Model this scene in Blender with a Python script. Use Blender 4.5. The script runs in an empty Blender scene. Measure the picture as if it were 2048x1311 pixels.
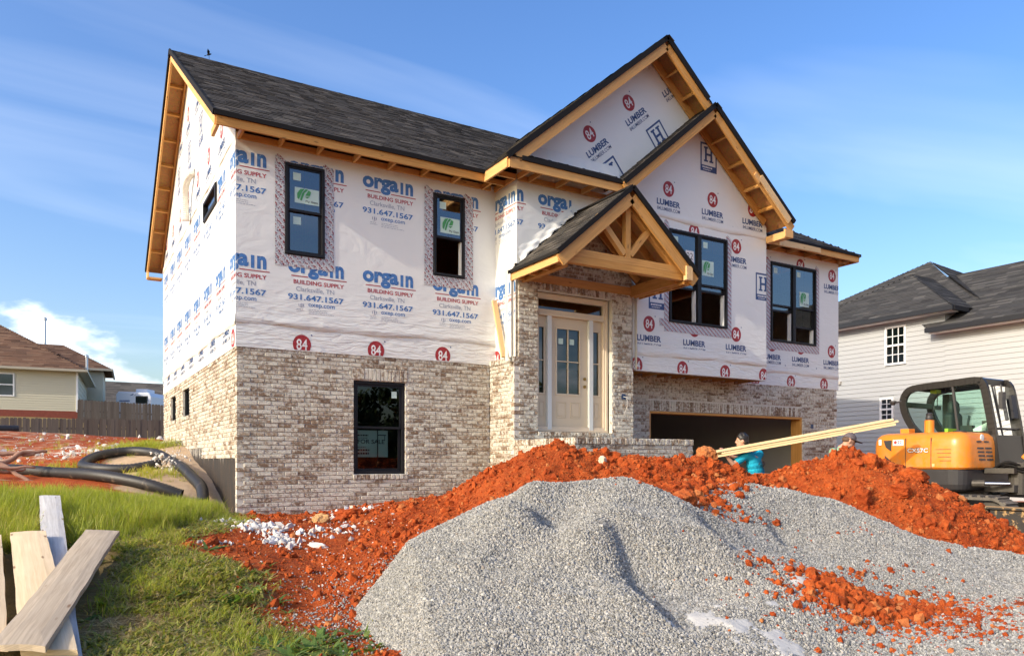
import bpy, bmesh, math, random
import numpy as np
from mathutils import Vector, Matrix, Euler
R = math.radians
random.seed(7)
rng = np.random.default_rng(11)
scene = bpy.context.scene
col = scene.collection

# ------------------------------------------------------------ camera
CAM = Vector((-2.205, -11.734, 0.7887))
YAW = 30.734                       # degrees the view axis is turned right of +Y
cd = bpy.data.cameras.new('camera')
cd.sensor_width = 36.0
cd.lens = 26.49
cd.shift_y = 266.5 / 2048
cd.clip_end = 3000
cam = bpy.data.objects.new('camera', cd)
cam.location = CAM
cam.rotation_euler = (R(90), 0, R(-YAW))
col.objects.link(cam)
scene.camera = cam

# ------------------------------------------------------------ light
SUN_EL, SUN_DIR = 26.0, Vector((1.0, 0.14, 0.0)).normalized()   # horizontal travel direction of the light
w = bpy.data.worlds.new('World'); scene.world = w; w.use_nodes = True
nt = w.node_tree; nt.nodes.clear()
def wn(t, **k):
    n = nt.nodes.new(t)
    for a, b in k.items(): setattr(n, a, b)
    return n
out = wn('ShaderNodeOutputWorld'); bg = wn('ShaderNodeBackground')
sky = wn('ShaderNodeTexSky', sky_type='NISHITA', sun_disc=False, sun_elevation=R(SUN_EL), altitude=200, air_density=1.1, dust_density=3.6, ozone_density=2.0)
# direction TO the sun in the horizontal plane
sky.sun_rotation = math.atan2(-SUN_DIR.x, -SUN_DIR.y)
tc = wn('ShaderNodeTexCoord')
def wmath(op, a, b=None, c=None):
    n = wn('ShaderNodeMath', operation=op)
    for i, s in enumerate((a, b, c)):
        if s is None: continue
        if isinstance(s, (int, float)): n.inputs[i].default_value = s
        else: nt.links.new(s, n.inputs[i])
    return n.outputs[0]
sep = wn('ShaderNodeSeparateXYZ'); nt.links.new(tc.outputs['Generated'], sep.inputs[0])
zc = wmath('MAXIMUM', sep.outputs['Z'], 0.02)
# wispy high cloud: project direction on a plane, stretch
px = wmath('DIVIDE', sep.outputs['X'], wmath('ADD', zc, 0.12)); py = wmath('DIVIDE', sep.outputs['Y'], wmath('ADD', zc, 0.12))
cmb = wn('ShaderNodeCombineXYZ'); nt.links.new(px, cmb.inputs[0]); nt.links.new(py, cmb.inputs[1])
mp = wn('ShaderNodeMapping'); mp.inputs['Rotation'].default_value = (0, 0, R(-58)); mp.inputs['Scale'].default_value = (0.35, 1.25, 1); mp.inputs['Location'].default_value = (3.6, 1.2, 0)
nt.links.new(cmb.outputs[0], mp.inputs[0])
n1 = wn('ShaderNodeTexNoise'); n1.inputs['Scale'].default_value = 1.1; n1.inputs['Detail'].default_value = 5; n1.inputs['Roughness'].default_value = 0.5; n1.inputs['Distortion'].default_value = 0.6
nt.links.new(mp.outputs[0], n1.inputs['Vector'])
wisp = wn('ShaderNodeMapRange'); wisp.inputs['From Min'].default_value = 0.52; wisp.inputs['From Max'].default_value = 0.85; wisp.inputs['To Max'].default_value = 0.30
nt.links.new(n1.outputs['Fac'], wisp.inputs['Value'])
# low cumulus near the horizon
mp2 = wn('ShaderNodeMapping'); mp2.inputs['Scale'].default_value = (3.0, 3.0, 7.0); mp2.inputs['Location'].default_value = (1.15, 0.4, 0.35)
nt.links.new(tc.outputs['Generated'], mp2.inputs[0])
n2 = wn('ShaderNodeTexNoise'); n2.inputs['Scale'].default_value = 1.6; n2.inputs['Detail'].default_value = 8; n2.inputs['Roughness'].default_value = 0.55
nt.links.new(mp2.outputs[0], n2.inputs['Vector'])
band = wn('ShaderNodeMapRange'); band.inputs['From Min'].default_value = 0.30; band.inputs['From Max'].default_value = 0.10; band.inputs['To Min'].default_value = 0.0; band.inputs['To Max'].default_value = 0.2
nt.links.new(sep.outputs['Z'], band.inputs['Value'])
cs = wmath('ADD', n2.outputs['Fac'], band.outputs[0])
cum = wn('ShaderNodeMapRange', interpolation_type='SMOOTHSTEP'); cum.inputs['From Min'].default_value = 0.70; cum.inputs['From Max'].default_value = 0.80; cum.inputs['To Max'].default_value = 0.9
nt.links.new(cs, cum.inputs['Value'])
cl = wmath('MAXIMUM', wisp.outputs[0], cum.outputs[0])
hs = wn('ShaderNodeHueSaturation'); hs.inputs['Saturation'].default_value = 1.30; hs.inputs['Hue'].default_value = 0.511
nt.links.new(sky.outputs[0], hs.inputs['Color'])
mx = wn('ShaderNodeMix', data_type='RGBA'); nt.links.new(cl, mx.inputs[0]); nt.links.new(hs.outputs[0], mx.inputs[6])
mx.inputs[7].default_value = (5.3, 5.6, 6.1, 1)
nt.links.new(mx.outputs[2], bg.inputs[0]); bg.inputs[1].default_value = 0.15
nt.links.new(bg.outputs[0], out.inputs[0])

sd = bpy.data.lights.new('sun', 'SUN'); sd.energy = 2.0; sd.angle = R(0.55); sd.color = (1.0, 0.90, 0.76)
sun = bpy.data.objects.new('sun', sd); col.objects.link(sun)
d = Vector((SUN_DIR.x * math.cos(R(SUN_EL)), SUN_DIR.y * math.cos(R(SUN_EL)), -math.sin(R(SUN_EL))))
sun.rotation_euler = d.to_track_quat('-Z', 'Y').to_euler()
scene.view_settings.view_transform = 'Standard'
scene.view_settings.look = 'None'
scene.view_settings.exposure = 0.95
scene.view_settings.gamma = 1
scene.view_settings.use_curve_mapping = False
scene.render.engine = 'CYCLES'
scene.cycles.max_bounces = 6

# ------------------------------------------------------------ material helpers
class NT:
    def __init__(s, name):
        s.m = bpy.data.materials.new(name); s.m.use_nodes = True
        s.t = s.m.node_tree; s.b = s.t.nodes['Principled BSDF']; s.o = s.t.nodes['Material Output']
    def n(s, t, ins=None, **k):
        n = s.t.nodes.new(t)
        for a, b in k.items(): setattr(n, a, b)
        for a, b in (ins or {}).items(): s.set(n.inputs[a], b)
        return n
    def set(s, inp, v):
        if isinstance(v, bpy.types.NodeSocket): s.t.links.new(v, inp)
        else:
            if hasattr(inp.default_value, '__len__') and len(inp.default_value) == 4 and len(v) == 3: v = (*v, 1)
            inp.default_value = v
    def P(s, **k):
        for a, b in k.items(): s.set(s.b.inputs[a.replace('_', ' ')], b)
        return s
    def coord(s, kind='pos', scale=(1, 1, 1), loc=(0, 0, 0), rot=(0, 0, 0)):
        if kind == 'pos': v = s.n('ShaderNodeNewGeometry').outputs['Position']
        elif kind == 'uv': v = s.n('ShaderNodeUVMap').outputs[0]
        else: v = s.n('ShaderNodeTexCoord').outputs['Object']
        return s.n('ShaderNodeMapping', {'Vector': v, 'Scale': scale, 'Location': loc, 'Rotation': rot}).outputs[0]
    def noise(s, v, scale, detail=4, rough=0.55, dist=0.0):
        return s.n('ShaderNodeTexNoise', {'Vector': v, 'Scale': scale, 'Detail': detail, 'Roughness': rough, 'Distortion': dist}).outputs['Fac']
    def ramp(s, v, stops, interp='LINEAR'):
        r = s.n('ShaderNodeValToRGB', {'Fac': v}); c = r.color_ramp; c.interpolation = interp
        while len(c.elements) < len(stops): c.elements.new(0.5)
        for e, (p, cc) in zip(c.elements, stops):
            e.position = p; e.color = (*cc, 1) if len(cc) == 3 else cc
        return r.outputs[0]
    def mix(s, f, a, b, blend='MIX'):
        n = s.n('ShaderNodeMix', data_type='RGBA', blend_type=blend)
        s.set(n.inputs[0], f); s.set(n.inputs[6], a); s.set(n.inputs[7], b); return n.outputs[2]
    def math(s, op, a, b=0.0, c=0.0):
        n = s.n('ShaderNodeMath', operation=op); s.set(n.inputs[0], a); s.set(n.inputs[1], b)
        if op in ('MULTIPLY_ADD', 'CLAMP'): s.set(n.inputs[2], c)
        return n.outputs[0]
    def mr(s, v, a, b, c=0.0, d=1.0):
        return s.n('ShaderNodeMapRange', {'Value': v, 'From Min': a, 'From Max': b, 'To Min': c, 'To Max': d}).outputs[0]
    def bump(s, h, strength=0.5, dist=0.01):
        s.set(s.b.inputs['Normal'], s.n('ShaderNodeBump', {'Height': h, 'Strength': strength, 'Distance': dist}).outputs[0])
    def island(s): return s.n('ShaderNodeNewGeometry').outputs['Random Per Island']
    def orand(s): return s.n('ShaderNodeObjectInfo').outputs['Random']
    def rnd(s): return s.math('FRACT', s.math('ADD', s.island(), s.orand()))

def flat(name, c, rough=0.6, metal=0.0, var=0.0, vs=3.0, bump=0.0, bs=60, spec=0.5):
    k = NT(name); k.P(Roughness=rough, Metallic=metal, Specular_IOR_Level=spec)
    if var:
        f = k.noise(k.coord(), vs, 5)
        k.P(Base_Color=k.mix(f, tuple(x * (1 - var) for x in c), tuple(min(1, x * (1 + var)) for x in c)))
    else: k.P(Base_Color=c)
    if bump: k.bump(k.noise(k.coord(), bs, 3), bump)
    return k.m

def m_brick(name):
    k = NT(name); p = k.coord(); r = k.rnd()
    base = k.ramp(r, [(0, (.20, .13, .085)), (.18, (.33, .24, .165)), (.4, (.38, .30, .22)), (.6, (.26, .19, .14)), (.8, (.42, .35, .27)), (.94, (.36, .22, .11)), (1, (.15, .11, .085))])
    dark = k.noise(p, 26, 4, .6)
    base = k.mix(k.mr(dark, .50, .68), base, (.13, .09, .062))
    wash = k.math('ADD', k.noise(p, 17, 5, .68), k.mr(r, 0, 1, -.09, .09))
    big = k.noise(p, 1.3, 2)
    wash = k.math('ADD', wash, k.mr(big, .3, .7, -.06, .06))
    c = k.mix(k.mr(wash, .405, .565), base, (.62, .59, .505))
    k.P(Base_Color=c, Roughness=.88, Specular_IOR_Level=.25)
    k.bump(k.noise(p, 55, 5, .65), .9, .018)
    return k.m

def m_mortar(name):
    k = NT(name); p = k.coord()
    k.P(Base_Color=k.mix(k.noise(p, 9, 4), (.52, .485, .425), (.69, .655, .59)), Roughness=.95)
    k.bump(k.noise(p, 80, 4), .6, .008); return k.m

def m_wrap(name, base=(.765, .775, .75)):
    k = NT(name); p = k.coord()
    ys = k.n('ShaderNodeSeparateXYZ', {0: k.n('ShaderNodeNewGeometry').outputs['Position']}).outputs['Z']
    fine = k.noise(p, 260, 2, .5)
    crk = k.noise(k.coord(scale=(1.0, 1.0, 1.9), rot=(.08, .06, 0)), 1.9, 4, .5, 1.2)
    crk2 = k.noise(k.coord(scale=(1.4, 1.4, 7.0)), 2.2, 3, .5, .8)
    low = k.mr(ys, 3.5, 2.75, .10, 1.7)
    h = k.math('ADD', k.math('MULTIPLY', crk, 1.0), k.math('MULTIPLY', k.math('MULTIPLY', crk2, low), 1.3))
    h = k.math('ADD', h, k.math('MULTIPLY', fine, .025))
    k.P(Base_Color=k.mix(k.noise(p, 1.7, 4), tuple(x * .94 for x in base), base), Roughness=.42, Specular_IOR_Level=.35)
    k.bump(h, .55, .024); return k.m, h

def m_print(name, c):
    k = NT(name); p = k.coord()
    worn = k.mr(k.noise(p, 60, 4, .7), .60, .78, 0, .5)
    k.P(Base_Color=k.mix(worn, c, (.7, .69, .68)), Roughness=.5)
    crk = k.noise(k.coord(scale=(1.0, 1.0, 3.2), rot=(.08, .06, 0)), 2.6, 5, .55, 1.2)
    k.bump(crk, .75, .035); return k.m

def m_wood(name, a, b, knots=True, stain=None, rough=.62, gs=1.0):
    k = NT(name); u = k.coord('uv', scale=(1.2 * gs, 26 * gs, 1)); r = k.rnd()
    off = k.n('ShaderNodeCombineXYZ', {0: k.math('MULTIPLY', r, 37.0), 1: k.math('MULTIPLY', r, 11.0)}).outputs[0]
    u = k.n('ShaderNodeVectorMath', {0: u, 1: off}, operation='ADD').outputs[0]
    g = k.noise(u, 1.6, 5, .6, .7)
    c = k.mix(k.mr(g, .34, .68), a, b)
    c = k.mix(k.mr(r, 0, 1, 0, .65), c, k.mix(.6, c, (.78, .48, .20)) if not stain else stain)
    if knots:
        uv = k.coord('uv', scale=(2.6, 9.0, 1)); uv = k.n('ShaderNodeVectorMath', {0: uv, 1: off}, operation='ADD').outputs[0]
        v = k.n('ShaderNodeTexVoronoi', {'Vector': uv, 'Scale': 1.0}).outputs['Distance']
        c = k.mix(k.mr(v, .06, .13, .8, 0), c, (.16, .07, .025))
    big = k.noise(k.coord('uv', scale=(2, 5, 1)), 1.5, 4)
    c = k.mix(k.mr(big, .35, .7, 0, .3), c, k.mix(1.0, c, (.8, .72, .62), 'MULTIPLY'))
    k.P(Base_Color=c, Roughness=rough, Specular_IOR_Level=.3); k.bump(g, .3, .004); return k.m

def m_osb(name, k0=(.42, .21, .070)):
    k = NT(name); p = k.coord(scale=(1, 1, 1))
    v = k.n('ShaderNodeTexVoronoi', {'Vector': k.n('ShaderNodeVectorMath', {0: p, 1: k.n('ShaderNodeTexNoise', {'Vector': p, 'Scale': 6.0}).outputs['Color']}, operation='ADD').outputs[0], 'Scale': 16.0})
    c = k.mix(.55, k0, v.outputs['Color'], 'MULTIPLY')
    c = k.mix(.4, c, k0)
    c = k.mix(k.mr(k.noise(p, 5, 5, .7), .62, .72, 0, .7), c, (.10, .05, .02))
    k.P(Base_Color=c, Roughness=.8); return k.m

def m_shingle(name, cols, spot=.5):
    k = NT(name); r = k.rnd(); p = k.coord()
    c = k.ramp(r, cols)
    g = k.noise(p, 150, 3, .8)
    c = k.mix(k.mr(g, .35, .7, 0, spot), c, k.mix(1.0, c, (.35, .35, .35), 'MULTIPLY'))
    c = k.mix(k.mr(k.noise(p, .8, 3), .4, .7, 0, .35), c, k.mix(1.0, c, (1.5, 1.45, 1.35), 'MULTIPLY'))
    k.P(Base_Color=c, Roughness=.92, Specular_IOR_Level=.2); k.bump(g, .6, .006); return k.m

def m_glass(name, tint=(.55, .66, .62), ior=2.0, tr=.75, rough=0.0):
    k = NT(name)
    t = k.n('ShaderNodeBsdfTransparent', {'Color': tint}); g = k.n('ShaderNodeBsdfGlossy', {'Color': (.92, .97, 1.0), 'Roughness': rough})
    f = k.n('ShaderNodeFresnel', {'IOR': ior}).outputs[0]
    x = k.n('ShaderNodeMixShader', {0: f, 1: t.outputs[0], 2: g.outputs[0]})
    k.t.links.new(x.outputs[0], k.o.inputs[0]); return k.m

M = {}
M['brick'] = m_brick('whitewashed_brick'); M['mortar'] = m_mortar('mortar')
M['wrap'], _ = m_wrap('house_wrap_white')
M['blue'] = m_print('print_blue', (.055, .17, .42)); M['red'] = m_print('print_red', (.40, .035, .04)); M['navy'] = m_print('print_navy', (.035, .075, .20))
M['grey'] = m_print('print_grey', (.30, .33, .40)); M['dred'] = m_print('print_dark_red', (.33, .018, .022)); M['wprint'] = m_print('print_white', (.78, .77, .76))
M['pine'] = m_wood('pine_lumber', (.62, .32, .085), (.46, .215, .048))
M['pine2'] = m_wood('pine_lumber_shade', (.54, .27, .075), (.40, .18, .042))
M['pale'] = m_wood('pale_pine', (.74, .54, .30), (.62, .42, .20))
M['rakew'] = m_wood('rake_pine', (.70, .41, .16), (.62, .33, .11), knots=False)
M['osb'] = m_osb('osb_sheathing')
M['shingle'] = m_shingle('charcoal_shingle', [(0, (.030, .027, .025)), (.3, (.066, .059, .052)), (.6, (.045, .042, .039)), (.85, (.088, .079, .069)), (1, (.12, .106, .092))])
M['felt'] = flat('black_drip_edge', (.012, .011, .011), .8, spec=.2)
M['black'] = flat('black_vinyl', (.011, .011, .013), .5, spec=.3)
M['screen'] = flat('insect_screen', (.012, .013, .013), .9)
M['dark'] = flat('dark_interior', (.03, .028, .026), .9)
M['glass'] = m_glass('window_glass', ior=2.5)
M['baseglass'] = m_glass('basement_glass', ior=1.6, tint=(.62, .70, .66))
M['doorglass'] = m_glass('door_glass', ior=1.75, tint=(.25, .28, .27))
M['paper'] = flat('sticker_paper', (.50, .66, .60), .6); M['white'] = flat('white_vinyl', (.80, .80, .78), .45)
M['green'] = flat('sticker_green', (.06, .30, .10), .6); M['ink'] = flat('ink', (.03, .03, .035), .6)
M['door'] = flat('beige_door_paint', (.60, .50, .36), .45, var=.03); M['trim'] = flat('almond_trim', (.66, .55, .41), .45, var=.04)
M['mull'] = flat('primed_mullion', (.62, .64, .62), .45)
M['brass'] = flat('brass', (.35, .20, .06), .3, 1.0)
M['foundation'] = None
M['concrete'] = flat('concrete', (.42, .39, .34), .9, var=.15, vs=6, bump=.3)
M['drywall'] = flat('grey_drywall', (.50, .48, .44), .9, var=.06)
M['cream'] = flat('cream_duct', (.76, .74, .68), .5)
M['bluebox'] = flat('outlet_blue', (.02, .05, .12), .5); M['wire'] = flat('cable_white', (.62, .60, .55), .5)
def m_tape(name, arch=True):
    k = NT(name); u = k.coord('uv')
    s = k.n('ShaderNodeSeparateXYZ', {0: u}); d = k.math('ADD', s.outputs[0], k.math('MULTIPLY', s.outputs[1], 0.9 if arch else 1.3))
    f = k.math('FRACT', k.math('MULTIPLY', d, 10.0 if arch else 8.5))
    f2 = k.math('FRACT', k.math('MULTIPLY', d, 10.0 if arch else 8.5))
    n = k.noise(k.coord('uv'), 34, 2)
    base = k.mix(k.noise(k.coord(), 14, 3), (.44, .45, .47), (.62, .63, .63))
    red = k.math('MULTIPLY', k.math('LESS_THAN', f, .40 if arch else .26), k.math('GREATER_THAN', n, .50 if arch else .38))
    c = k.mix(red, base, (.24, .035, .035) if arch else (.36, .10, .11))
    drk = k.math('MULTIPLY', k.math('GREATER_THAN', f, .62), k.math('LESS_THAN', k.noise(k.coord('uv'), 60, 2), .47))
    c = k.mix(drk, c, (.11, .11, .15) if arch else (.15, .16, .22))
    k.P(Base_Color=c, Roughness=.35); k.bump(k.noise(k.coord(), 30, 4, .6, .6), .5, .012); return k.m
M['tape'] = m_tape('flashing_tape_arch'); M['tape2'] = m_tape('flashing_tape_stripe', False)
def m_found(name):
    k = NT(name); p = k.coord()
    st = k.noise(k.coord(scale=(14, 14, 1.2)), 1.6, 5, .7)
    z = k.n('ShaderNodeSeparateXYZ', {0: k.n('ShaderNodeNewGeometry').outputs['Position']}).outputs['Z']
    c = k.mix(k.mr(st, .48, .72), (.022, .019, .017), (.10, .06, .03))
    c = k.mix(k.mr(k.math('ADD', st, k.mr(z, .45, .92, -.35, .10)), .60, .68), c, (.62, .58, .52))
    k.P(Base_Color=c, Roughness=.6); k.bump(st, .5, .02); return k.m
M['foundation'] = m_found('tarred_foundation')

# ------------------------------------------------------------ mesh builder
class MB:
    def __init__(s): s.v = []; s.f = []; s.m = []; s.uv = []
    def add(s, vs, fs, mat=0, uvs=None):
        o = len(s.v); s.v += [tuple(x) for x in vs]
        for i, f in enumerate(fs):
            s.f.append([o + j for j in f]); s.m.append(mat); s.uv.append(uvs[i] if uvs else None)
        return s
    def hexa(s, c, ax, ay, az, mat=0, skip=()):
        """box from centre and three half-axis vectors; UV u runs along the longest axis (metres)"""
        c, ax, ay, az = map(Vector, (c, ax, ay, az))
        if ax.cross(ay).dot(az) < 0: az = -az
        P = [c + sx * ax + sy * ay + sz * az for sz in (-1, 1) for sy in (-1, 1) for sx in (-1, 1)]
        F = [(0, 2, 3, 1), (4, 5, 7, 6), (0, 1, 5, 4), (2, 6, 7, 3), (0, 4, 6, 2), (1, 3, 7, 5)]
        L = [ax.length, ay.length, az.length]; il = L.index(max(L)); A = [ax, ay, az]
        ul = A[il].normalized(); oth = [A[i].normalized() for i in range(3) if i != il]
        uvs = []
        for i, f in enumerate(F):
            q = []
            for j in f:
                r = P[j] - c; q.append((r.dot(ul) + c.x * .37 + c.y * .7, r.dot(oth[0]) + r.dot(oth[1]) + c.z))
            uvs.append(q)
        keep = [i for i in range(6) if i not in skip]
        return s.add(P, [F[i] for i in keep], mat, [uvs[i] for i in keep])
    def box(s, x0, x1, y0, y1, z0, z1, mat=0, skip=()):
        return s.hexa(((x0 + x1) / 2, (y0 + y1) / 2, (z0 + z1) / 2), ((x1 - x0) / 2, 0, 0), (0, (y1 - y0) / 2, 0), (0, 0, (z1 - z0) / 2), mat, skip)
    def beam(s, p, q, w, h, up=(0, 0, 1), mat=0):
        """box from p to q, width w sideways, height h along up"""
        p, q, up = Vector(p), Vector(q), Vector(up); d = (q - p); x = d.normalized()
        side = x.cross(up).normalized(); u = side.cross(x).normalized()
        return s.hexa((p + q) / 2, d / 2, side * w / 2, u * h / 2, mat)
    def quad(s, a, b, c, d, mat=0, uv=True):
        a, b, c, d = map(Vector, (a, b, c, d)); L = (b - a).length; W = (d - a).length
        return s.add([a, b, c, d], [(0, 1, 2, 3)], mat, [[(0, 0), (L, 0), (L, W), (0, W)]] if uv else None)
    def poly(s, pts, mat=0): return s.add(pts, [tuple(range(len(pts)))], mat)
    def prism(s, pts, ext, mat=0):
        """polygon pts (list of Vector) extruded by ext"""
        pts = [Vector(p) for p in pts]; e = Vector(ext); n = len(pts)
        nrm = Vector((0, 0, 0))
        for i in range(n): nrm += pts[i].cross(pts[(i + 1) % n])
        if nrm.dot(e) > 0: pts = pts[::-1]
        V = pts + [p + e for p in pts]
        F = [tuple(range(n)), tuple(range(2 * n - 1, n - 1, -1))] + [((i + 1) % n, i, i + n, (i + 1) % n + n) for i in range(n)]
        return s.add(V, F, mat)
    def tube(s, pts, r, n=8, mat=0, cap=True):
        pts = [Vector(p) for p in pts]; rr = r if isinstance(r, (list, tuple)) else [r] * len(pts)
        rings = []; up0 = None
        for i, p in enumerate(pts):
            t = (pts[min(i + 1, len(pts) - 1)] - pts[max(i - 1, 0)]).normalized()
            if up0 is None:
                up0 = Vector((0, 0, 1)) if abs(t.z) < .9 else Vector((1, 0, 0))
            a = t.cross(up0).normalized(); b = a.cross(t).normalized(); up0 = b
            rings.append([p + rr[i] * (a * math.cos(2 * math.pi * k / n) + b * math.sin(2 * math.pi * k / n)) for k in range(n)])
        V = [v for g in rings for v in g]; F = []; U = []
        for i in range(len(rings) - 1):
            for k in range(n):
                k2 = (k + 1) % n
                F.append((i * n + k, i * n + k2, (i + 1) * n + k2, (i + 1) * n + k)); U.append([(i * .1, k / n), (i * .1, (k + 1) / n), (i * .1 + .1, (k + 1) / n), (i * .1 + .1, k / n)])
        if cap:
            F += [tuple(range(n))[::-1], tuple(range((len(rings) - 1) * n, len(rings) * n))]; U += [None, None]
        return s.add(V, F, mat, U)
    def lathe(s, prof, c=(0, 0, 0), n=16, mat=0, axis='z'):
        """prof: list of (radius, height)"""
        c = Vector(c); V = []; F = []
        for r, h in prof:
            for k in range(n):
                a = 2 * math.pi * k / n; x, y = r * math.cos(a), r * math.sin(a)
                V.append(c + (Vector((x, y, h)) if axis == 'z' else Vector((h, x, y)) if axis == 'x' else Vector((y, h, x))))
        for i in range(len(prof) - 1):
            for k in range(n):
                F.append((i * n + k, i * n + (k + 1) % n, (i + 1) * n + (k + 1) % n, (i + 1) * n + k))
        F += [tuple(range(n))[::-1], tuple(range((len(prof) - 1) * n, len(prof) * n))]
        return s.add(V, F, mat)
    def build(s, name, mats, parent=None, smooth=False, bevel=0.0, **props):
        if not isinstance(mats, (list, tuple)): mats = [mats]
        off = wloc(parent) if parent else Vector((0, 0, 0))
        me = bpy.data.meshes.new(name)
        me.from_pydata([(v[0] - off.x, v[1] - off.y, v[2] - off.z) for v in s.v], [], s.f)
        for m_ in mats: me.materials.append(m_)
        me.polygons.foreach_set('material_index', s.m)
        if any(u is not None for u in s.uv):
            ul = me.uv_layers.new(name='UVMap'); arr = []
            for f, u in zip(s.f, s.uv):
                for i in range(len(f)): arr += list(u[i]) if u else [s.v[f[i]][0], s.v[f[i]][2]]
            ul.data.foreach_set('uv', arr)
        if smooth: me.polygons.foreach_set('use_smooth', [True] * len(s.f))
        me.update()
        o = bpy.data.objects.new(name, me); col.objects.link(o)
        if parent: o.parent = parent
        if bevel:
            b = o.modifiers.new('bevel', 'BEVEL'); b.width = bevel; b.segments = 2; b.limit_method = 'ANGLE'
        for a, b in props.items(): o[a] = b
        return o

LOCAL = set()
def wloc(o):
    """accumulated translation of an unrotated parent chain (rotation of the root is applied by Blender to everything below)"""
    v = Vector((0, 0, 0))
    while o is not None:
        if o.name in LOCAL: break
        v += o.location; o = o.parent
    return v

def thing(name, label, cat, loc=(0, 0, 0), rotz=0.0, group=None, local=False):
    o = bpy.data.objects.new(name, None); col.objects.link(o); o.empty_display_size = .2
    o.location = loc; o.rotation_euler = (0, 0, rotz)
    tag(o, label, cat, group)
    if local: LOCAL.add(o.name)
    return o
def tag(o, label, cat, group=None):
    o['label'] = label; o['category'] = cat
    if group: o['group'] = group
    return o
def dup(o, loc=None, rot=None, label=None, parent=None):
    c = o.copy(); col.objects.link(c)
    if parent: c.parent = parent
    if loc is not None: c.location = loc
    if rot is not None: c.rotation_euler = rot
    if label: c['label'] = label
    for ch in [x for x in o.children]:
        dup(ch, parent=c)
    return c

# ------------------------------------------------------------ numpy noise
def _h(ix, iy, seed):
    n = (ix.astype(np.int64) * 374761393 + iy.astype(np.int64) * 668265263 + seed * 974711) & 0x7fffffff
    n = ((n ^ (n >> 13)) * 1274126177) & 0x7fffffff
    return ((n ^ (n >> 16)) & 0xffff) / 65535.0
def vnoise(x, y, seed=0):
    ix = np.floor(x); iy = np.floor(y); fx = x - ix; fy = y - iy
    fx = fx * fx * (3 - 2 * fx); fy = fy * fy * (3 - 2 * fy)
    a = _h(ix, iy, seed); b = _h(ix + 1, iy, seed); c = _h(ix, iy + 1, seed); d_ = _h(ix + 1, iy + 1, seed)
    return (a * (1 - fx) + b * fx) * (1 - fy) + (c * (1 - fx) + d_ * fx) * fy
def fbm(x, y, scale=1.0, oct=4, seed=0, gain=.5):
    t = 0; a = 1; s_ = 0
    for i in range(oct):
        t = t + a * (vnoise(x * scale + 17.3 * i, y * scale - 9.1 * i, seed + i) - .5); s_ += a; a *= gain; scale *= 2.03
    return t / s_ * 2
# ------------------------------------------------------------ wall helpers
def FR(c):            # front wall facing -Y at y = c : a = x
    f = lambda a, d, z: (a, c + d, z); f.ax = 'x'; f.c = c; return f
def LW(c):            # left wall facing -X at x = c : a = -y (so that a grows to the viewer's right)
    f = lambda a, d, z: (c + d, -a, z); f.ax = 'y'; f.c = c; return f

def wall(mb, f, a0, a1, z0, z1, holes=(), depth=.12, m0=0, m1=1):
    xs = sorted({a0, a1, *[h[0] for h in holes], *[h[1] for h in holes]}); zs = sorted({z0, z1, *[h[2] for h in holes], *[h[3] for h in holes]})
    xs = [x for x in xs if a0 <= x <= a1]; zs = [z for z in zs if z0 <= z <= z1]
    for i in range(len(xs) - 1):
        for j in range(len(zs) - 1):
            ca, cz = (xs[i] + xs[i + 1]) / 2, (zs[j] + zs[j + 1]) / 2
            if any(h[0] < ca < h[1] and h[2] < cz < h[3] for h in holes): continue
            A, B, C_, D = xs[i], xs[i + 1], zs[j], zs[j + 1]
            mb.poly([f(A, 0, C_), f(B, 0, C_), f(B, 0, D), f(A, 0, D)], m0)
            mb.poly([f(A, depth, C_), f(A, depth, D), f(B, depth, D), f(B, depth, C_)], m1)
    for h in list(holes) + [(a0, a1, z0, z1)]:
        A, B, C_, D = h; cut_ = [k for k in holes if k[2] < z0 and h not in holes]; S = [((B, C_), (A, C_))]
        if C_ < z0: S = []
        if cut_: S = [((cut_[0][0], z0), (a0, z0)), ((a1, z0), (cut_[0][1], z0))]
        for p, q in [((A, C_), (A, D)), ((A, D), (B, D)), ((B, D), (B, C_))] + S:
            mb.poly([f(p[0], 0, p[1]), f(q[0], 0, q[1]), f(q[0], depth, q[1]), f(p[0], depth, p[1])], m0)
    return mb

BR = []               # all bricks: (f, a0, a1, z0, z1, proud, depth, wall name)
COURSE, BLEN, GAP = .0677, .2032, .011
def brick_field(wn_, f, a0, a1, z0, z1, holes=(), par=0, ends=(0, 0), depth=.022):
    """running bond; ends: (left,right) 1 = this end turns a corner (header depth .095 in every second course)"""
    n = int(round((z1 - z0) / COURSE)); h = (z1 - z0) / n
    for i in range(n):
        zb, zt = z0 + i * h + GAP * .45, z0 + (i + 1) * h - GAP * .45
        A0, A1 = a0, a1
        odd = (i + par) % 2
        if ends[0] == 1 and odd: A0 += .1
        if ends[1] and odd: A1 -= .1
        spans = [(A0, A1)]
        for H in holes:
            if H[2] < (zb + zt) / 2 < H[3]:
                ns = []
                for s0, s1 in spans:
                    if H[0] > s0 and H[1] < s1: ns += [(s0, H[0]), (H[1], s1)]
                    elif H[0] <= s0 and H[1] < s1: ns.append((max(s0, H[1]), s1))
                    elif H[0] > s0 and H[1] >= s1: ns.append((s0, min(s1, H[0])))
                spans = ns
        for s0, s1 in spans:
            if s1 - s0 < .03: continue
            x = a0 - (BLEN / 2 if odd else 0) - BLEN
            while x < s1:
                l, r_ = max(x, s0), min(x + BLEN, s1)
                if r_ - l > .045:
                    dp = depth
                    first, last = l <= s0 + 1e-6, r_ >= s1 - 1e-6
                    if (ends[0] and first and (not odd or ends[0] == 2)) or (ends[1] and last and not odd): dp = .095
                    BR.append((f, l + (0 if first else GAP / 2), r_ - (0 if last else GAP / 2), zb, zt, random.uniform(-.003, .005), dp, wn_))
                x += BLEN
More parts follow.
